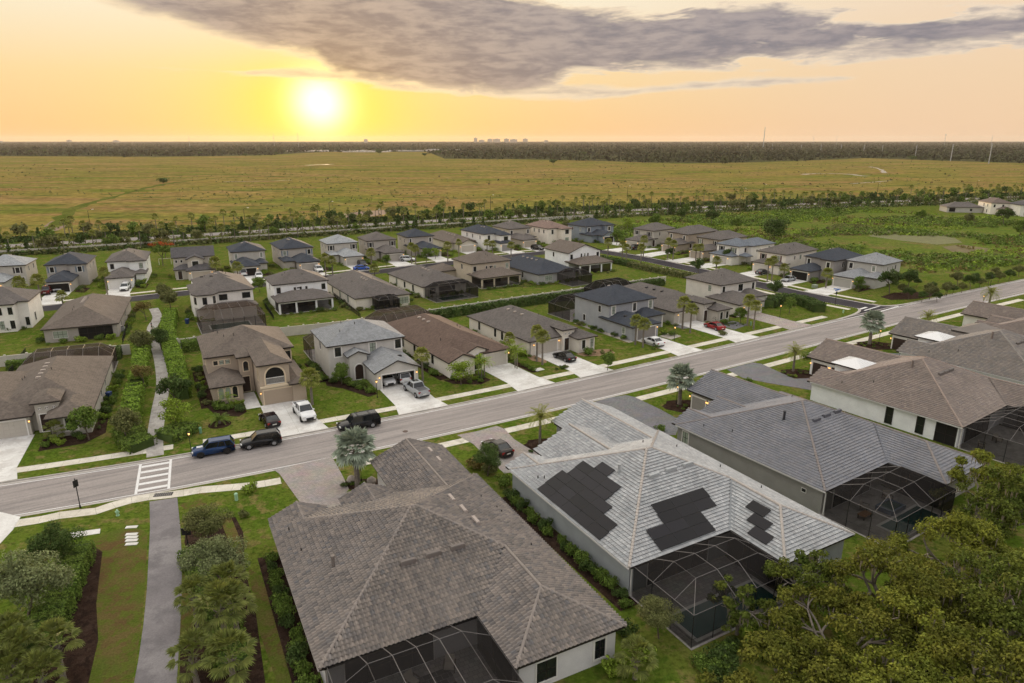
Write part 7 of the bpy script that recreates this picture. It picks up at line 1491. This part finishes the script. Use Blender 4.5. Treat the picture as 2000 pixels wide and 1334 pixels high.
h = houses['A3']; bed(h,[(-.5,.4),(2.8,.4),(5.1,-3),(5.1,-9.2),(3.6,-9.8),(1.2,-4.5),(-.8,-2)]); bed(h,[(-1.6,0),(.4,0),(.4,11),(-1.6,11)]); bushes(h,'',[(.8,-.7),(1.8,-1.1),(2.6,-2.4),(3,-4),(3.4,-5.2),(3.8,-6.2),(4.2,-7.2),(4.4,-8.4),(-.6,1),(-.7,3),(-.6,5),(-.7,7),(-.6,9)],'the light grey house',(.7,1.2),'ggd'); palm('cycad', h.W((4.0,-5.8)), .5, 'spiky cycad in the bed of the light grey house', cs=1.3, group='cycads'); plant('tree', SHADE['g'][0], h.W((1.5,-2.4)), .85, 'bushy green tree at the corner of the light grey house', 'tree', 'trees of the gardens')
h = houses['A4']; bed(h,[(-.9,-.2),(5.4,-.6),(5.6,-4.2),(3.2,-5.2),(-.4,-2.6)]); bed(h,[(-1.4,0),(.4,0),(.4,16),(-1.4,16)]); bushes(h,'',[(.6,-1.2),(1.6,-1.6),(2.4,-2.4),(3.2,-3),(4,-2.2),(4.8,-3.2),(3.6,-4.4),(2.2,-3.8),(5,-1.6),(-.6,2),(-.7,4),(-.6,6.5),(-.6,9)],'the reddish-brown roofed house',(.5,.9),'ggdbyo'); bed(h,[(12.9,1.4),(14.3,1.2),(14.6,-5.2),(13.2,-5)]); bushes(h,'',[(13.5,.4),(13.8,-1),(13.8,-2.4),(14,-3.6),(14,-4.6)],'the right side of the reddish-brown roofed house',(.5,.9))
h = houses['A5']; bed(h,[(-.2,.4),(1.4,.4),(1.9,-3),(.6,-4.4),(-.6,-2)],MULCH_T); bed(h,[(8.2,-3),(13.6,-3),(15.2,-4),(14.6,-6.4),(11,-6.2),(8.4,-4.8)],MULCH_T); bushes(h,'',[(.3,-.4),(.6,-1.6),(.2,1.6),(-.4,3),(-.5,5),(-.4,7.5)],'the left corner of the cream house',(.4,.7),'obg'); bushes(h,'',[(9.8,-4.2),(11.4,-4.4),(12.6,-5),(13.4,-4.4),(14.2,-5.2),(12.2,-5.6)],'the right bed of the cream house',(.4,.7),'gob'); shrub(h.W((9.6,-4.6)), 1.5, 'g', 'large round shrub at the corner of the cream house drive'); bushes(h,'',[(-.2,-8.2),(.9,-8.6),(2,-8.2)],'the lawn patch by the paired palms',(.5,.8),'do')
h = houses['A6']; bed(h,[(-.9,-7.2),(.3,-7.2),(.3,10),(-.9,10)],PEBBLE); bed(h,[(7.2,-7),(11,-6.4),(10.8,-9.4),(7.4,-10)],PEBBLE); bushes(h,'',[(-.4,6.8),(-.4,4),(-.4,1),(-.4,-2.2),(-.4,-5),(8,-5),(8.4,-7.2),(9.4,-6)],'the blue-grey house',(.6,1.0),'gdy'); shrub(h.W((9.4,-8.2)), 1.1, 'g', 'round shrub beside the lamp post of the blue-grey house'); bushes(h,'',[(1.2,-12.5),(0,-12.8)],'the front lawn of the blue-grey house',(.5,.8),'dg')
h = houses['A7']; bed(h,[(-.6,-.4),(1.6,-.4),(2,-3.4),(-.4,-2.8)],GRAVEL); bed(h,[(7.8,-4.4),(13.4,-4.2),(13.6,-8),(8,-9)],GRAVEL); bushes(h,'',[(8.6,-5.2),(9.8,-5.6),(11,-5.8),(12,-6),(13,-6.4),(9,-6.8),(10.4,-7.4),(12,-7.6)],'the gravel bed of the beige house',(.3,.55),'gde'); shrub(h.W((9.8,-4.8)), 1.3, 'g', 'large round shrub before the beige house windows'); shrub(h.W((2.8,-10.2)), 1.1, 'o', 'tuft of tall grass by the beige house drive'); shrub(h.W((.2,-.6)), .7, 'e', 'pale flowering shrub at the beige house corner')
h = houses['A8']; bed(h,[(-2.4,-6.8),(-1.2,-6.8),(-.4,1),(-2.4,1)]); bushes(h,'',[(-1.9,-5.5),(-2,-3.5),(-1.9,-1.5),(7.6,-5),(8.8,-4.6),(10.2,-4.6),(11.6,-4.8),(13.2,-3.6)],'the corner house',(.5,.9),'ggd')
for nm,hk,n in (('the white house at the far left','B0',6),('the grey house with the dark porch','B1',5),('the bay house','B2',6),('the white lanai house','B3',7),('the cream house with small porch','B4',8),('the domed cage house','B5',8),('the tan lanai house','B6',6),('the charcoal-roofed house','B7',7),('the white gabled house','B8',5)):
    h = houses[hk]; u0,u1,v0,v1,_,_ = h.w[0]
    bushes(h,'',[(u0+(u1-u0)*(k+.5)/n, v0-rv.uniform(.6,2.2)-(5.6 if hk in ('B3','B6','B8') else 0)) for k in range(n)]+[(u0-.7,v0+2+k*3) for k in range(3)],nm,(.6,1.2),'ggdyo')
for nm,hk in (('the pale-roofed house at the left edge','C0'),('the blue-shuttered house at the left','C1'),('the white back-row house','C2'),('the side-gabled house','C3'),('the open garage house in the back row','C4'),('the fifth back-row house','C5'),('the pale-roofed back-row house','C6'),('the brown back-row house','C7'),('the white-trimmed back-row house','C8'),('the low back-row house','C9'),('the bay-window back-row house','C10'),('the tan back-row house','C11'),('the pink back-row house','C12'),('the blue house','C13'),('the farthest side-street house','D1'),('the second tan house','D2'),('the third tan house','D3'),('the blue-grey roofed house','D4'),('the maroon-shuttered house','D5'),('the taupe side-street house','D6'),('the pale corner house','D7')):
    h = houses[hk]; u0,u1,v0,v1,_,_ = h.w[0]; g0,g1,gv,_,_,_ = h.w[1]
    sp = [(g0-.8,gv+1),(g0-.9,gv+3),(g1+.8,gv+.8),(g1+.9,gv+2.4),(g1+1.6,gv+4),(u1+.8,2),(u1+.9,5),(u0-.8,1),(u0-.9,4),(g1+2.2,gv-1.6)]
    bushes(h,'',sp,nm,(.7,1.4),'ggdyo'); bed(h,[(g1+.1,gv-.5),(g1+2.6,gv-2.2),(g1+3,gv+4),(g1+.1,gv+5)])
for nm,hk in (('the left-edge house','A1'),('the tan arched house','A2'),('the light grey house','A3'),('the reddish-brown roofed house','A4'),('the cream house','A5'),('the blue-grey house','A6'),('the beige house','A7'),('the corner house','A8'),('the grey house with the dark porch','B1'),('the bay house','B2'),('the white lanai house','B3'),('the cream house with small porch','B4'),('the domed cage house','B5'),('the tan lanai house','B6'),('the charcoal-roofed house','B7'),('the white gabled house','B8')):
    h = houses[hk]; u0,u1,v0,v1,_,_ = h.w[0]
    bushes(h,'',[(u1+.7,v0+1.5+k*1.9) for k in range(int((v1-v0)/1.9))]+[(u0-.7,v0+1+k*2.2) for k in range(int((v1-v0)/2.2))]+[(rv.uniform(u0,u1),v1+rv.uniform(.6,2.5)) for k in range(5)],nm,(.55,1.15),'ggdyod')
# nearer beds on the south side
for c_,s_,nm in (((-17.18,68.40),2.6,'the silver palm of the nearest house'),((3.55,79.50),2.4,'the date palm of the solar house'),((24.45,93.00),2.6,'the silver palm of the slate-roofed house'),((46.66,107.19),2.6,'the date palm by the brown garage doors'),((67.50,123.47),2.8,'the farthest silver palm')):
    sheet('mulch_bed', [(c_[0]+s_*1.3*math.cos(t*.449)+.4*math.sin(t*2.3)+.8,c_[1]+s_*math.sin(t*.449)-.9) for t in range(14)], .013, MULCH, .03)
    for k in range(9):
        q = rv.choice('gdgoy'); shrub((c_[0]+rv.uniform(-2,3),c_[1]+rv.uniform(-2.8,.4)), rv.uniform(.3,.55), q, 'low '+KCOL[q]+' shrub in the bed under '+nm, 'low shrubs under the near street palms')
for p,s,k in (((-28.64,67.13),1.0,'y'),((-27.48,61.83),.7,'o'),((-4.21,72.60),1.4,'b'),((-2.37,71.32),1.3,'o'),((-0.85,68.28),1.2,'g'),((0.00,65.46),1.1,'d'),((50.52,105.15),1.6,'g'),((53.45,105.15),1.3,'d'),((37.21,101.50),1.0,'g'),((51.96,114.66),1.2,'g'),((103.22,145.88),1.8,'g'),((107.17,145.88),1.5,'o'),((19.66,83.32),.9,'g'),((8.98,44.52),1.1,'d'),((9.67,41.80),1.2,'y'),((7.41,40.53),1.2,'y')): shrub(p, s, k, KCOL[k]+' leafy shrub at the edge of a near-side street bed', 'near-side shrubs', 1.1)
for i in range(16):
    p = N2.W((rv.uniform(-.5,6),rv.uniform(-10.5,-8.2))); k = rv.choice('gydg'); shrub(p, rv.uniform(.8,1.4), k, KCOL[k]+' shrub behind the solar house pool cage', 'shrubs behind the solar house cage', 1.2)
# paver driveways of the near side
def pavers(pts, m, name='paver_driveway'): return sheet(name, pts, .03, m, .06)
pavers([(-26.82,71.19),(-27.92,72.34),(-21.90,75.56),(-20.75,73.39),(-19.12,70.08),(-17.04,65.46),(-16.80,64.39),(-21.08,62.33),(-21.95,63.86)], PAVER)
pavers([(-7.15,82.01),(-4.74,83.15),(-2.07,85.00),(-1.02,83.98),(0.26,80.74),(1.67,78.60),(3.15,76.69),(3.31,72.60),(-0.89,71.32),(-3.11,75.56),(-4.86,79.20)], PAVER)
pavers([(12.03,93.61),(14.13,95.26),(17.16,96.54),(18.41,95.68),(21.23,90.83),(23.19,86.75),(21.40,82.01),(19.06,82.01),(16.22,87.11),(13.91,90.83)], PAVER_G)
pavers([(36.09,108.51),(38.32,110.12),(41.69,112.35),(42.99,111.51),(44.29,107.45),(45.60,103.90),(49.78,104.40),(47.05,98.07),(44.55,99.64),(40.61,101.97),(37.34,104.40)], PAVER_G)
pavers([(57.68,123.14),(60.07,124.84),(62.20,125.87),(63.82,122.47),(64.77,117.67),(70.32,117.67),(67.88,113.21),(62.06,114.08),(59.50,118.29)], PAVER_G)
pavers([(-53.07,62.83),(-50.26,61.83),(-49.37,59.44),(-48.90,57.04),(-60,50),(-66,56)], CONC, 'driveway')
# --- foreground live oaks with hanging moss
def oak(seed, p, hgt, cr_, label, nl=9000, leaf=.12, lf=LF_O, sparse=False, lean=(0,0)):
    rs = np.random.RandomState(seed); b = MB(); tips = []; mids = []
    q = Vector((0,0,0)); d = Vector((lean[0],lean[1],1)).normalized(); t0 = q + d*hgt*.3; b.tube(q,t0,.34*cr_/4,.24*cr_/4,9,cap=False)
    nb_ = 5
    for k in range(nb_):
        a = 2*math.pi*k/nb_+rs.random()*.8; branchy(b, rs, t0-d*rs.random()*.5, (math.cos(a),math.sin(a),.55+.5*rs.random()), cr_*.55, .15*cr_/4, 2, tips, .75, 3, .35)
    root = empty('oak_tree', (*p,0)); tag(root, label, 'tree', 'live oaks behind the near houses'); b.build('trunk', BARK_O, root, smooth=True)
    cl = []
    for t in tips:
        k = 1
        for j in range(k): s = cr_*(.11+.10*rs.random()); cl.append((t[0]+rs.normal()*.4,t[1]+rs.normal()*.4,max(t[2]+rs.normal()*.3,1.2),s*1.25,s*1.25,s*.75))
    if not sparse:
        for k in range(17):
            t = rs.random()*6.28; r_ = cr_*math.sqrt(rs.random())*.98; zz = hgt*(.48+.46*math.sqrt(max(0,1-(r_/cr_)**2))*(.6+.5*rs.random())); s = cr_*(.09+.12*rs.random()); cl.append((r_*math.cos(t),r_*math.sin(t),zz,s*1.3,s*1.3,s*.7))
    inst('crown', np_mesh('crown', leaves(rs, cl, nl, leaf, up=.5, shell=.35), 4, (lf, LF_O2, LF_O3)[seed%3]), root)
    Q = []
    for c_ in cl:
        if rs.random() < .45:
            for k in range(7):
                a = rs.random()*6.28; x,y = c_[0]+math.cos(a)*c_[3]*.7,c_[1]+math.sin(a)*c_[3]*.7; zt = c_[2]-c_[5]*.5; L = .35+.8*rs.random(); w = .04+.05*rs.random(); e = np.array([math.cos(a*3),math.sin(a*3),0])*w; P0 = np.array([x,y,zt]); j = rs.normal(size=3)*.05
                Q.append([P0-e,P0+e,P0+e*.5+np.array([0,0,-L*.6])+j,P0-e*.5+np.array([0,0,-L*.6])+j]); Q.append([P0-e*.5+np.array([0,0,-L*.6])+j,P0+e*.5+np.array([0,0,-L*.6])+j,P0+np.array([0,0,-L]),P0+np.array([.01,0,-L])])
    if Q: tag(inst('hanging_moss', np_mesh('hanging_moss', np.array(Q), 4, MOSS), root), kind='stuff')
OAKS = [(82,(46.80,60.94),8.6,3.0,'oak crown at the right edge just below the white house',6500,False),(83,(31.90,43.50),6.2,2.8,'small fresh green oak between the larger crowns',6000,False),(84,(20.77,37.50),5.2,2.6,'low oak near the bottom edge',6000,False),(71,(23.28,46.67),7.4,2.6,'slim oak leaning over the tiles of the solar house',3600,True),(72,(29.41,44.38),7.2,4.6,'broad oak behind the slate-roofed house',9000,False),(73,(36.94,48.70),7.6,4.0,'oak at the right edge below the white house cage',9000,False),(74,(44.85,55.77),9.0,3.8,'tall oak at the right edge beside the slate roof',8500,False),(75,(23.40,39.77),6.6,4.2,'oak right of the solar house pool cage',9000,False),(76,(28.87,37.91),7.6,4.6,'large oak in the lower right corner',10000,False),(77,(35.72,41.39),9.0,4.4,'oak cut by the right edge in the lower corner',9000,False),(78,(17.75,35.93),5.6,3.6,'oak at the bottom edge right of the solar house',8000,False),(79,(22.72,33.81),6.6,4.2,'oak at the bottom edge below the broad oak',8500,False),(80,(17.54,44.59),6.2,1.9,'bare-limbed young oak over the solar house pool cage',2600,True),(81,(28.95,32.75),8.0,4.6,'oak in the very bottom right corner',9000,False)]
for s,p,hh,cr_,nm,nl,sp in OAKS: oak(s, p, hh, cr_, nm, int(nl*1.7), sparse=sp)
for i in range(26):
    p = (rv.uniform(22,62), rv.uniform(26,58))
    if p[1] < 24+(p[0]-20)*.62+8: shrub(p, rv.uniform(1.0,2.0), rv.choice('dgd'), 'dark undergrowth shrub beneath the oaks', 'undergrowth beneath the oaks', 1.0)
palm('low', (8.80,40.04), 1.6, 'dark green palm at the bottom edge by the nearest house corner', 'fan palms of the near beds', cs=1.0); palm('low', (37.37,41.80), 2.2, 'fan palm at the bottom right edge', 'fan palms of the near beds', cs=1.2)
HAZE = 3.5e-5
finish_shrubs()

# ---------------------------------------------------------------- the belt along the avenue, the wetland, the far country
fc = far_c; FL = [0.]
for i in range(1,len(fc)): FL.append(FL[-1]+(fc[i]-fc[i-1]).length)
def far_at(s_, d):
    i = 1
    while i < len(fc)-1 and FL[i] < s_: i += 1
    f = (s_-FL[i-1])/(FL[i]-FL[i-1]); p = fc[i-1].lerp(fc[i],f); t = (fc[i]-fc[i-1]).normalized(); return (p.x-t.y*d, p.y+t.x*d)
UNDER = []; rb_ = random.Random(21); nP = nC = nT = 0
FAR_SH = [shade_tree(s, lf, nl=420, size=.34, h=4.6, cr=1.9) for s,lf in ((71,LF_OL),(72,LF_D),(73,LF_G))]; FAR_CO = [cone_mesh(s, LF_D, nl=260, size=.28) for s in (74,75)]
ZN = {'near': 'between the back row and the avenue', 'mid': 'on the median of the avenue', 'far': 'along the far side of the avenue'}
for zone, d0, d1, step in (('near',-13,-6,3.4),('mid',7,10.5,5.0),('far',25,32,3.6)):
    s_ = 40.
    while s_ < FL[-1]-40:
        p = far_at(s_, rb_.uniform(d0,d1)); s_ += step*rb_.uniform(.45,1.7)
        if abs(p[0]) > .80*p[1] or p[0] < -240: continue
        r_ = rb_.random(); z_ = -.3
        if r_ < .46:
            k = rb_.randrange(2); nP += 1; hh = rb_.uniform(4.6,7.6); q = empty('cabbage_palm', (*p,z_), rb_.uniform(0,6)); tag(q, 'cabbage palm '+ZN[zone], 'palm', 'palms '+ZN[zone]); sc_ = rb_.uniform(.9,1.25); inst('trunk', SABAL_FAR[k][0], q, sc=(.9,.9,hh/5.2)); inst('fronds', SABAL_FAR[k][1], q, (0,0,hh-5.2*sc_), sc=sc_)
        elif r_ < .68: plant('cypress_tree', FAR_CO[rb_.randrange(2)], p, rb_.uniform(1.1,1.7), 'dark cone-shaped tree '+ZN[zone], 'tree', 'cone trees '+ZN[zone], z=z_)
        else: k = rb_.randrange(3); plant('tree', FAR_SH[k], p, rb_.uniform(.85,1.6), ('olive round tree ','dark round tree ','green round tree ')[k]+ZN[zone], 'tree', 'round trees '+ZN[zone], z=z_)
hedge([far_at(s_,30) for s_ in range(30,900,30)], 2.4, 1.6, LF_D, 'long dark hedge at the pasture edge beyond the avenue', size=.5, dens=5)
hedge([far_at(s_,-10.5) for s_ in range(30,400,25)], 2.0, 1.3, LF_OL, 'low hedge behind the back row along the avenue', size=.4, dens=6)
for d0,d1,n,lf,nm in ((-14,-5,1500,LF_D,'dark understorey along the back of the gardens'),(-15,-5,1200,LF_OL,'olive understorey along the back of the gardens'),(24,33,1300,LF_D,'dark understorey along the pasture edge'),(6,11,700,LF_OL,'olive planting on the avenue median')):
    rs = np.random.RandomState(n+int(d0)); P = np.array([far_at(rs.uniform(60,FL[-1]-60), rs.uniform(d0,d1)) for k in range(n)]); P = P[np.abs(P[:,0]) < .82*P[:,1]]; q = rs.uniform(.6,1.6,len(P)); UNDER.append((P,q,lf,nm,rs))
# street lights of the avenue
for i,p in enumerate(((-177.18,288.67),(-114.64,295.52),(-86.14,326.36),(-57.12,288.67),(-11.41,366.74),(54.66,395.35),(72.95,439.73),(138.90,418.10),(164.39,455.41),(245.27,467.90),(332.54,499.82))):
    r = empty('street_light', (*p,-.3), .6); tag(r, 'tall dark street light along the avenue', 'street light', 'street lights along the avenue'); b = MB(); b.tube((0,0,0),(0,0,9),.13,.08,6); b.build('pole', BLACK, r); b = MB(); b.tube((0,0,9),(1.6,0,9.4),.06,.05,5); b.build('arm', BLACK, r); b = MB(); b.box(1.4,-.15,9.33,2.2,.15,9.5); b.build('lamp_head', TRIMW, r)
# loose scrub behind the back row on the right and the wetland: nobody could count it
def scatter(name, pts, nq, size, lf, label, cat, hs, rs):
    """many small bushes joined; pts rows x, y, radius, height"""
    Q = []
    n = len(pts); P = np.repeat(pts, nq, axis=0); d = rs.normal(size=(n*nq,3)); d /= np.linalg.norm(d,axis=1)[:,None]; d[:,2] = np.abs(d[:,2])
    r_ = (.55+.5*rs.random(n*nq))[:,None]; c_ = np.column_stack([P[:,0],P[:,1],np.full(n*nq,hs)]) + d*np.column_stack([P[:,2],P[:,2],P[:,3]])*r_
    nv = d+rs.normal(size=d.shape)*.5; nv /= np.linalg.norm(nv,axis=1)[:,None]; t = np.cross(nv,rs.normal(size=d.shape)); t /= np.linalg.norm(t,axis=1)[:,None]; bb = np.cross(nv,t); s_ = (size*(.6+.8*rs.random(n*nq))*(P[:,2]/pts[:,2].mean())**.5)[:,None]
    V = np.stack([c_-t*s_,c_-bb*s_*.6,c_+t*s_,c_+bb*s_*.6],axis=1); o = inst(name, np_mesh(name, V, 4, lf)); return tag(o, label, cat, kind='stuff')
for P,q,lf,nm,rs in UNDER: scatter('understorey', np.column_stack([P,q*1.5,q*1.7]), 12, .5, lf, nm, 'bushes', -.3, rs)
def in_poly(P, poly): return inside(P[:,0],P[:,1],poly)
WP = [(36,266),(60,266),(80,254),(100,226),(112,202),(118,193),(140,200),(190,230),(290,294),(330,368),(262,350),(225,345),(200,388),(150,374),(110,358),(80,338),(50,322),(24,300)]
for lf,n,nm,seed,rr,hh in ((LF_G,1000,'green scrub and bushes covering the wetland',1,1.5,1.3),(LF_Y,900,'lime-green low growth over the wetland',2,1.3,.7),(LF_OL,900,'olive and dry growth over the wetland',3,1.3,.6),(LF_BR,380,'brown reeds in the wetland',4,1.3,.8)):
    rs = np.random.RandomState(seed); P = np.column_stack([rs.uniform(20,330,n*9),rs.uniform(190,390,n*9)])
    nz_ = np.sin(P[:,0]*.06+seed*1.7)*np.cos(P[:,1]*.075+seed)+.5*np.sin(P[:,0]*.021+P[:,1]*.11); ok = in_poly(P,WP) & (nz_ > -.1+.25*(seed>2)); pond = ((P[:,0]-146)/34)**2+((P[:,1]-262-(P[:,0]-146)*.0)/14)**2 < 1
    P = P[ok & ~pond][:int(n*3.2)]; q = rs.uniform(.5,1.4,len(P)); scatter('wetland_growth', np.column_stack([P,rr*q,hh*q*rs.uniform(.7,1.5,len(P))]), 20 if seed == 1 else 13, .42, lf, nm, 'bushes', 0., rs)
big = plant('oak_tree', shade_tree(64, LF_D, nl=3600, size=.32, h=8.5, cr=5.2, squash=.7), (100.28,261.30), 1.05, 'large dark spreading oak behind the side-street houses', 'tree', None)
for k,p,s,nm in (('o',(22.26,283.73),1.3,'leafy green tree mass left of the blue house'),('y',(49.05,292.06),1.5,'lime tree mass right of the blue house'),('g',(62.81,300.87),1.5,'green tree behind the farthest side-street house'),('d',(78.59,320.11),1.6,'dark green tree behind the second tan house'),('d',(90.10,310.20),1.7,'dark tree left of the large oak'),('g',(95.91,292.06),1.3,'green tree beside the large oak'),('d',(221.79,310.20),1.9,'dark tree at the right edge of the wetland'),('g',(198.94,268.39),1.7,'green tree at the right edge above the street'),('g',(196.60,330.66),1.2,'bushy tree in the middle of the wetland'),('o',(205.62,310.20),1.4,'olive tree at the far side of the wetland'),('g',(89.24,353.89),1.4,'green tree by the avenue behind the side street'),('d',(221.37,428.65),1.5,'dark tree at the far edge of the wetland'),('g',(166.67,353.89),1.0,'small round tree in the far wetland')):
    plant('tree', SHADE[k][0], p, s, nm, 'tree', 'trees around the wetland')
rq = random.Random(8)
for i in range(16):
    x = 1800+i*13; p = None
for i,p in enumerate(((97.37,158.24),(100.78,160.95),(101.02,158.24),(106.89,164.90),(109.87,166.65),(113.30,168.43),(117.85,172.10),(121.75,174.63),(126.79,178.57),(131.37,181.29),(136.09,184.08),(143.06,189.92),(106.52,169.64),(117.78,177.24),(126.05,182.67),(136.56,189.92),(106.20,175.93),(97.09,166.65),(95.84,160.95))):
    plant('tree', SHADE['do'[i%2]][i%2], p, rq.uniform(.55,1.0), 'bushy small tree in the thicket along the street at the right', 'tree', 'thicket trees along the street at the right')
sheet('mulch_bed', [(90.49,163.75),(96.13,168.43),(103.93,169.64),(107.82,169.64),(104.74,164.90),(98.01,161.51),(91.22,160.41)], .05, MULCH, .05)
# pasture: tufts, ditch and lone trees
rs = np.random.RandomState(12); n = 5200; dd = 300*np.exp(rs.random(n)*1.55); aa = rs.uniform(-.72,.72,n); P = np.column_stack([dd*np.tan(aa),dd]); ok = P[:,1] > 345+P[:,0]*.42; P = P[ok]; cl_ = np.sin(P[:,0]*.013+P[:,1]*.02)*np.cos(P[:,0]*.007-P[:,1]*.011); P = P[cl_ > -.15]
q = rs.uniform(.4,1.3,len(P)); scatter('pasture_tufts', np.column_stack([P,q*.8,q*.7]), 4, .55, LF_OL, 'tufts of taller grass and weeds over the pasture', 'grass', -.4, rs)
for i,(p,s,k) in enumerate((((-295.53,591.28),1.9,'d'),((-1284.38,1795.93),3.2,'d'),((-1354.87,1996.71),2.8,'d'),((-1318.76,1996.71),3.4,'d'),((-829.31,1583.35),1.6,'d'),((-961.06,1925.00),3.0,'d'),((-938.88,1996.71),2.4,'d'),((-764.89,1737.64),2.6,'d'),((-596.46,1583.35),2.4,'d'),((-324.58,1737.64),4.4,'d'),((-195.00,1583.35),2.6,'d'),((-179.90,1737.64),3.6,'d'),((63.18,1073.14),2.6,'d'),((170.62,1683.00),3,'d'),((-597.99,1795.93),2.2,'d'),((707.43,1249.64),3.0,'d'))):
    nm = ('lone dark tree in the middle of the left pasture','dark tree at the left edge of the far pasture','left tree of the far pasture pair','right tree of the far pasture pair','small far tree on the left pasture','tree at the far wood edge, first','tree at the far wood edge, second','tree at the far wood edge, third','far tree left of the sun','clump of dark trees before the pale greenhouses','tree right of the pale greenhouses, left one','tree right of the pale greenhouses, right one','lone round tree in the centre of the pasture','tree at the right wood edge','small far tree below the sun','trees at the muddy pasture corner')[i]
    plant('tree', FAR_SH[1], p, s*1.15, nm, 'tree', 'lone trees of the pasture', zs=.72, z=-.42)
# woods to the horizon: a mass of crowns
rs = np.random.RandomState(33); rows = []; d = 1180.
edge = [(-1.0,1900),(-.75,1700),(-.50,1620),(-.36,1750),(-.26,2300),(-.12,2300),(-.095,1450),(.0,1420),(.10,1330),(.2,1200),(.26,1180),(.33,1210),(.42,1330),(.5,1500),(.62,1300),(.75,1150),(1.0,1150)]
ex_ = np.array([e[0] for e in edge]); ey_ = np.array([e[1] for e in edge]); T = []
while d < 9000:
    n = 210; tx = np.linspace(-.95,.95,n)+rs.normal(size=n)*.004; dd = d*(1+rs.normal(size=n)*.02); ed = np.interp(tx,ex_,ey_)*(1+.03*np.sin(tx*60)); ok = dd > ed; clear = (np.sin(tx*37+d*.01)+np.sin(tx*13-d*.004)) > 1.45; ok &= ~clear
    T.append(np.column_stack([tx[ok]*dd[ok],dd[ok],(d/105)*rs.uniform(.7,1.3,ok.sum()),rs.uniform(4.5,15,ok.sum())*(1 if d < 3500 else .9)])); d *= 1.052
T = np.concatenate(T); half = rs.random(len(T)) < .5
WOOD1 = mat('far_wood', (.040,.050,.020), .9, c2=(.062,.068,.026), vs=.004, island=.3, spec=.1); WOOD2 = mat('far_wood_brown', (.048,.048,.027), .9, c2=(.034,.040,.020), vs=.004, island=.3, spec=.1)
scatter('far_wood', T[half], 12, 5.5, WOOD1, 'dark green woodland stretching to the horizon', 'woods', 0., rs); scatter('far_wood', T[~half], 12, 5.5, WOOD2, 'brownish woodland stretching to the horizon', 'woods', 0., rs)
sheet('far_land', [(x*y,y) for x,y in zip(ex_,ey_)]+[(15500,15500),(-15500,15500)], -.36, FARL, .03)
# pale greenhouses and roofs beyond the pasture, towers, masts and pylons
PALE = mat('pale_roof', (.50,.46,.42), .7, var=.2, vs=.05)
for i,(p,w) in enumerate((((-671.00,2320.80),150),((-583.02,2372.61),170),((-458.17,2223.64),150),((-342.95,2372.61),150),((-254.08,2605.16),120))):
    b = MB(); n = int(w/12)
    for k in range(n): b.prism([(k*12-w/2,0),(k*12-w/2+11,0),(k*12-w/2+11,60),(k*12-w/2,60)],0,rs.uniform(2.6,4.2))
    tag(b.build('greenhouse_block', PALE, loc=(*p,-.36)), ('first','second','third','fourth','fifth')[i]+' pale low greenhouse block from the left at the pasture end', 'building', 'greenhouses beyond the pasture')
TOWER = mat('far_tower', (.42,.36,.32), .8)
for i,(u,hh,w) in enumerate(((934,60,40),(945,34,70),(960,46,60),(972,46,90),(990,48,60),(1003,42,90),(1024,48,60),(735,42,40),(197,34,40),(282,30,60),(60,26,200),(1062,30,50))):
    x = (u-1000)/1333*9200; b = MB(); b.box(-w/2,-20,0,w/2,20,hh); b.box(-w*.2,-8,hh,w*.2,8,hh+5); tag(b.build('tower_block', TOWER, loc=(x,8900,-.36)), 'tiny pale tower block on the horizon skyline', 'building', 'tower blocks on the horizon')
PYL = mat('galvanised_pole', (.36,.38,.40), .6)
for i,(p,hh) in enumerate((((946.61,2320.80),22),((968.90,2223.64),24),((990.80,2134.26),24),((999.79,2012.83),24),((1186.70,2271.19),22),((920.72,1614.21),27),((806.00,1297.11),30),((780.87,1154.93),32),((979.99,2670.56),24),((985.99,2968.50),24))):
    r = empty('transmission_pole', (*p,-.4)); tag(r, 'tall pale power pole standing over the woods at the right', 'pylon', 'power poles at the right'); b = MB(); b.tube((0,0,0),(0,0,hh),.75,.45,6); b.build('pole', PYL, r)
    b = MB()
    for zz in (.97,.86,.75): b.tube((-2.2,0,hh*zz),(2.2,0,hh*zz),.18,.12,4)
    b.build('cross_arm', PYL, r)
for i,(p,hh,nm) in enumerate((((1182.79,3340.93),95,'tallest radio mast above the woods at the right'),((-1617.89,3564.39),58,'thin mast left of the sun'),((-1377.09,4114.44),72,'thin mast just left below the sun'),((-1237.60,4114.44),76,'thin mast below the sun'),((2062.40,4864.51),66,'thin mast on the right horizon, first'),((2220.24,4864.51),66,'thin mast on the right horizon, second'),((2713.63,4458.22),72,'mast with antennas on the right horizon'),((2774.96,4114.44),64,'thin mast near the right edge'))):
    r = empty('radio_mast', (*p,-.4)); tag(r, nm, 'mast'); b = MB(); b.tube((0,0,0),(0,0,hh),1.0 if i else 2.2,.6 if i else 1.1,5); b.build('pole', PYL, r)
    if i == 6: b = MB(); b.tube((0,0,hh*.9),(0,0,hh),2.2,2.2,6); b.build('antenna', PYL, r)
# the air: thin haze over the far land
HZ = bpy.data.materials.new('haze_air'); HZ.use_nodes = True; t_ = HZ.node_tree; t_.nodes.clear(); vo = t_.nodes.new('ShaderNodeVolumePrincipled'); vo.inputs['Color'].default_value = (.93,.83,.72,1); vo.inputs['Density'].default_value = HAZE; vo.inputs['Anisotropy'].default_value = .35
om = t_.nodes.new('ShaderNodeOutputMaterial'); t_.links.new(vo.outputs[0], om.inputs['Volume'])
if HAZE > 0:
    b = MB(); b.box(-16800,-400,-2.,16800,16800,100.); tag(b.build('haze', HZ), kind='stuff')
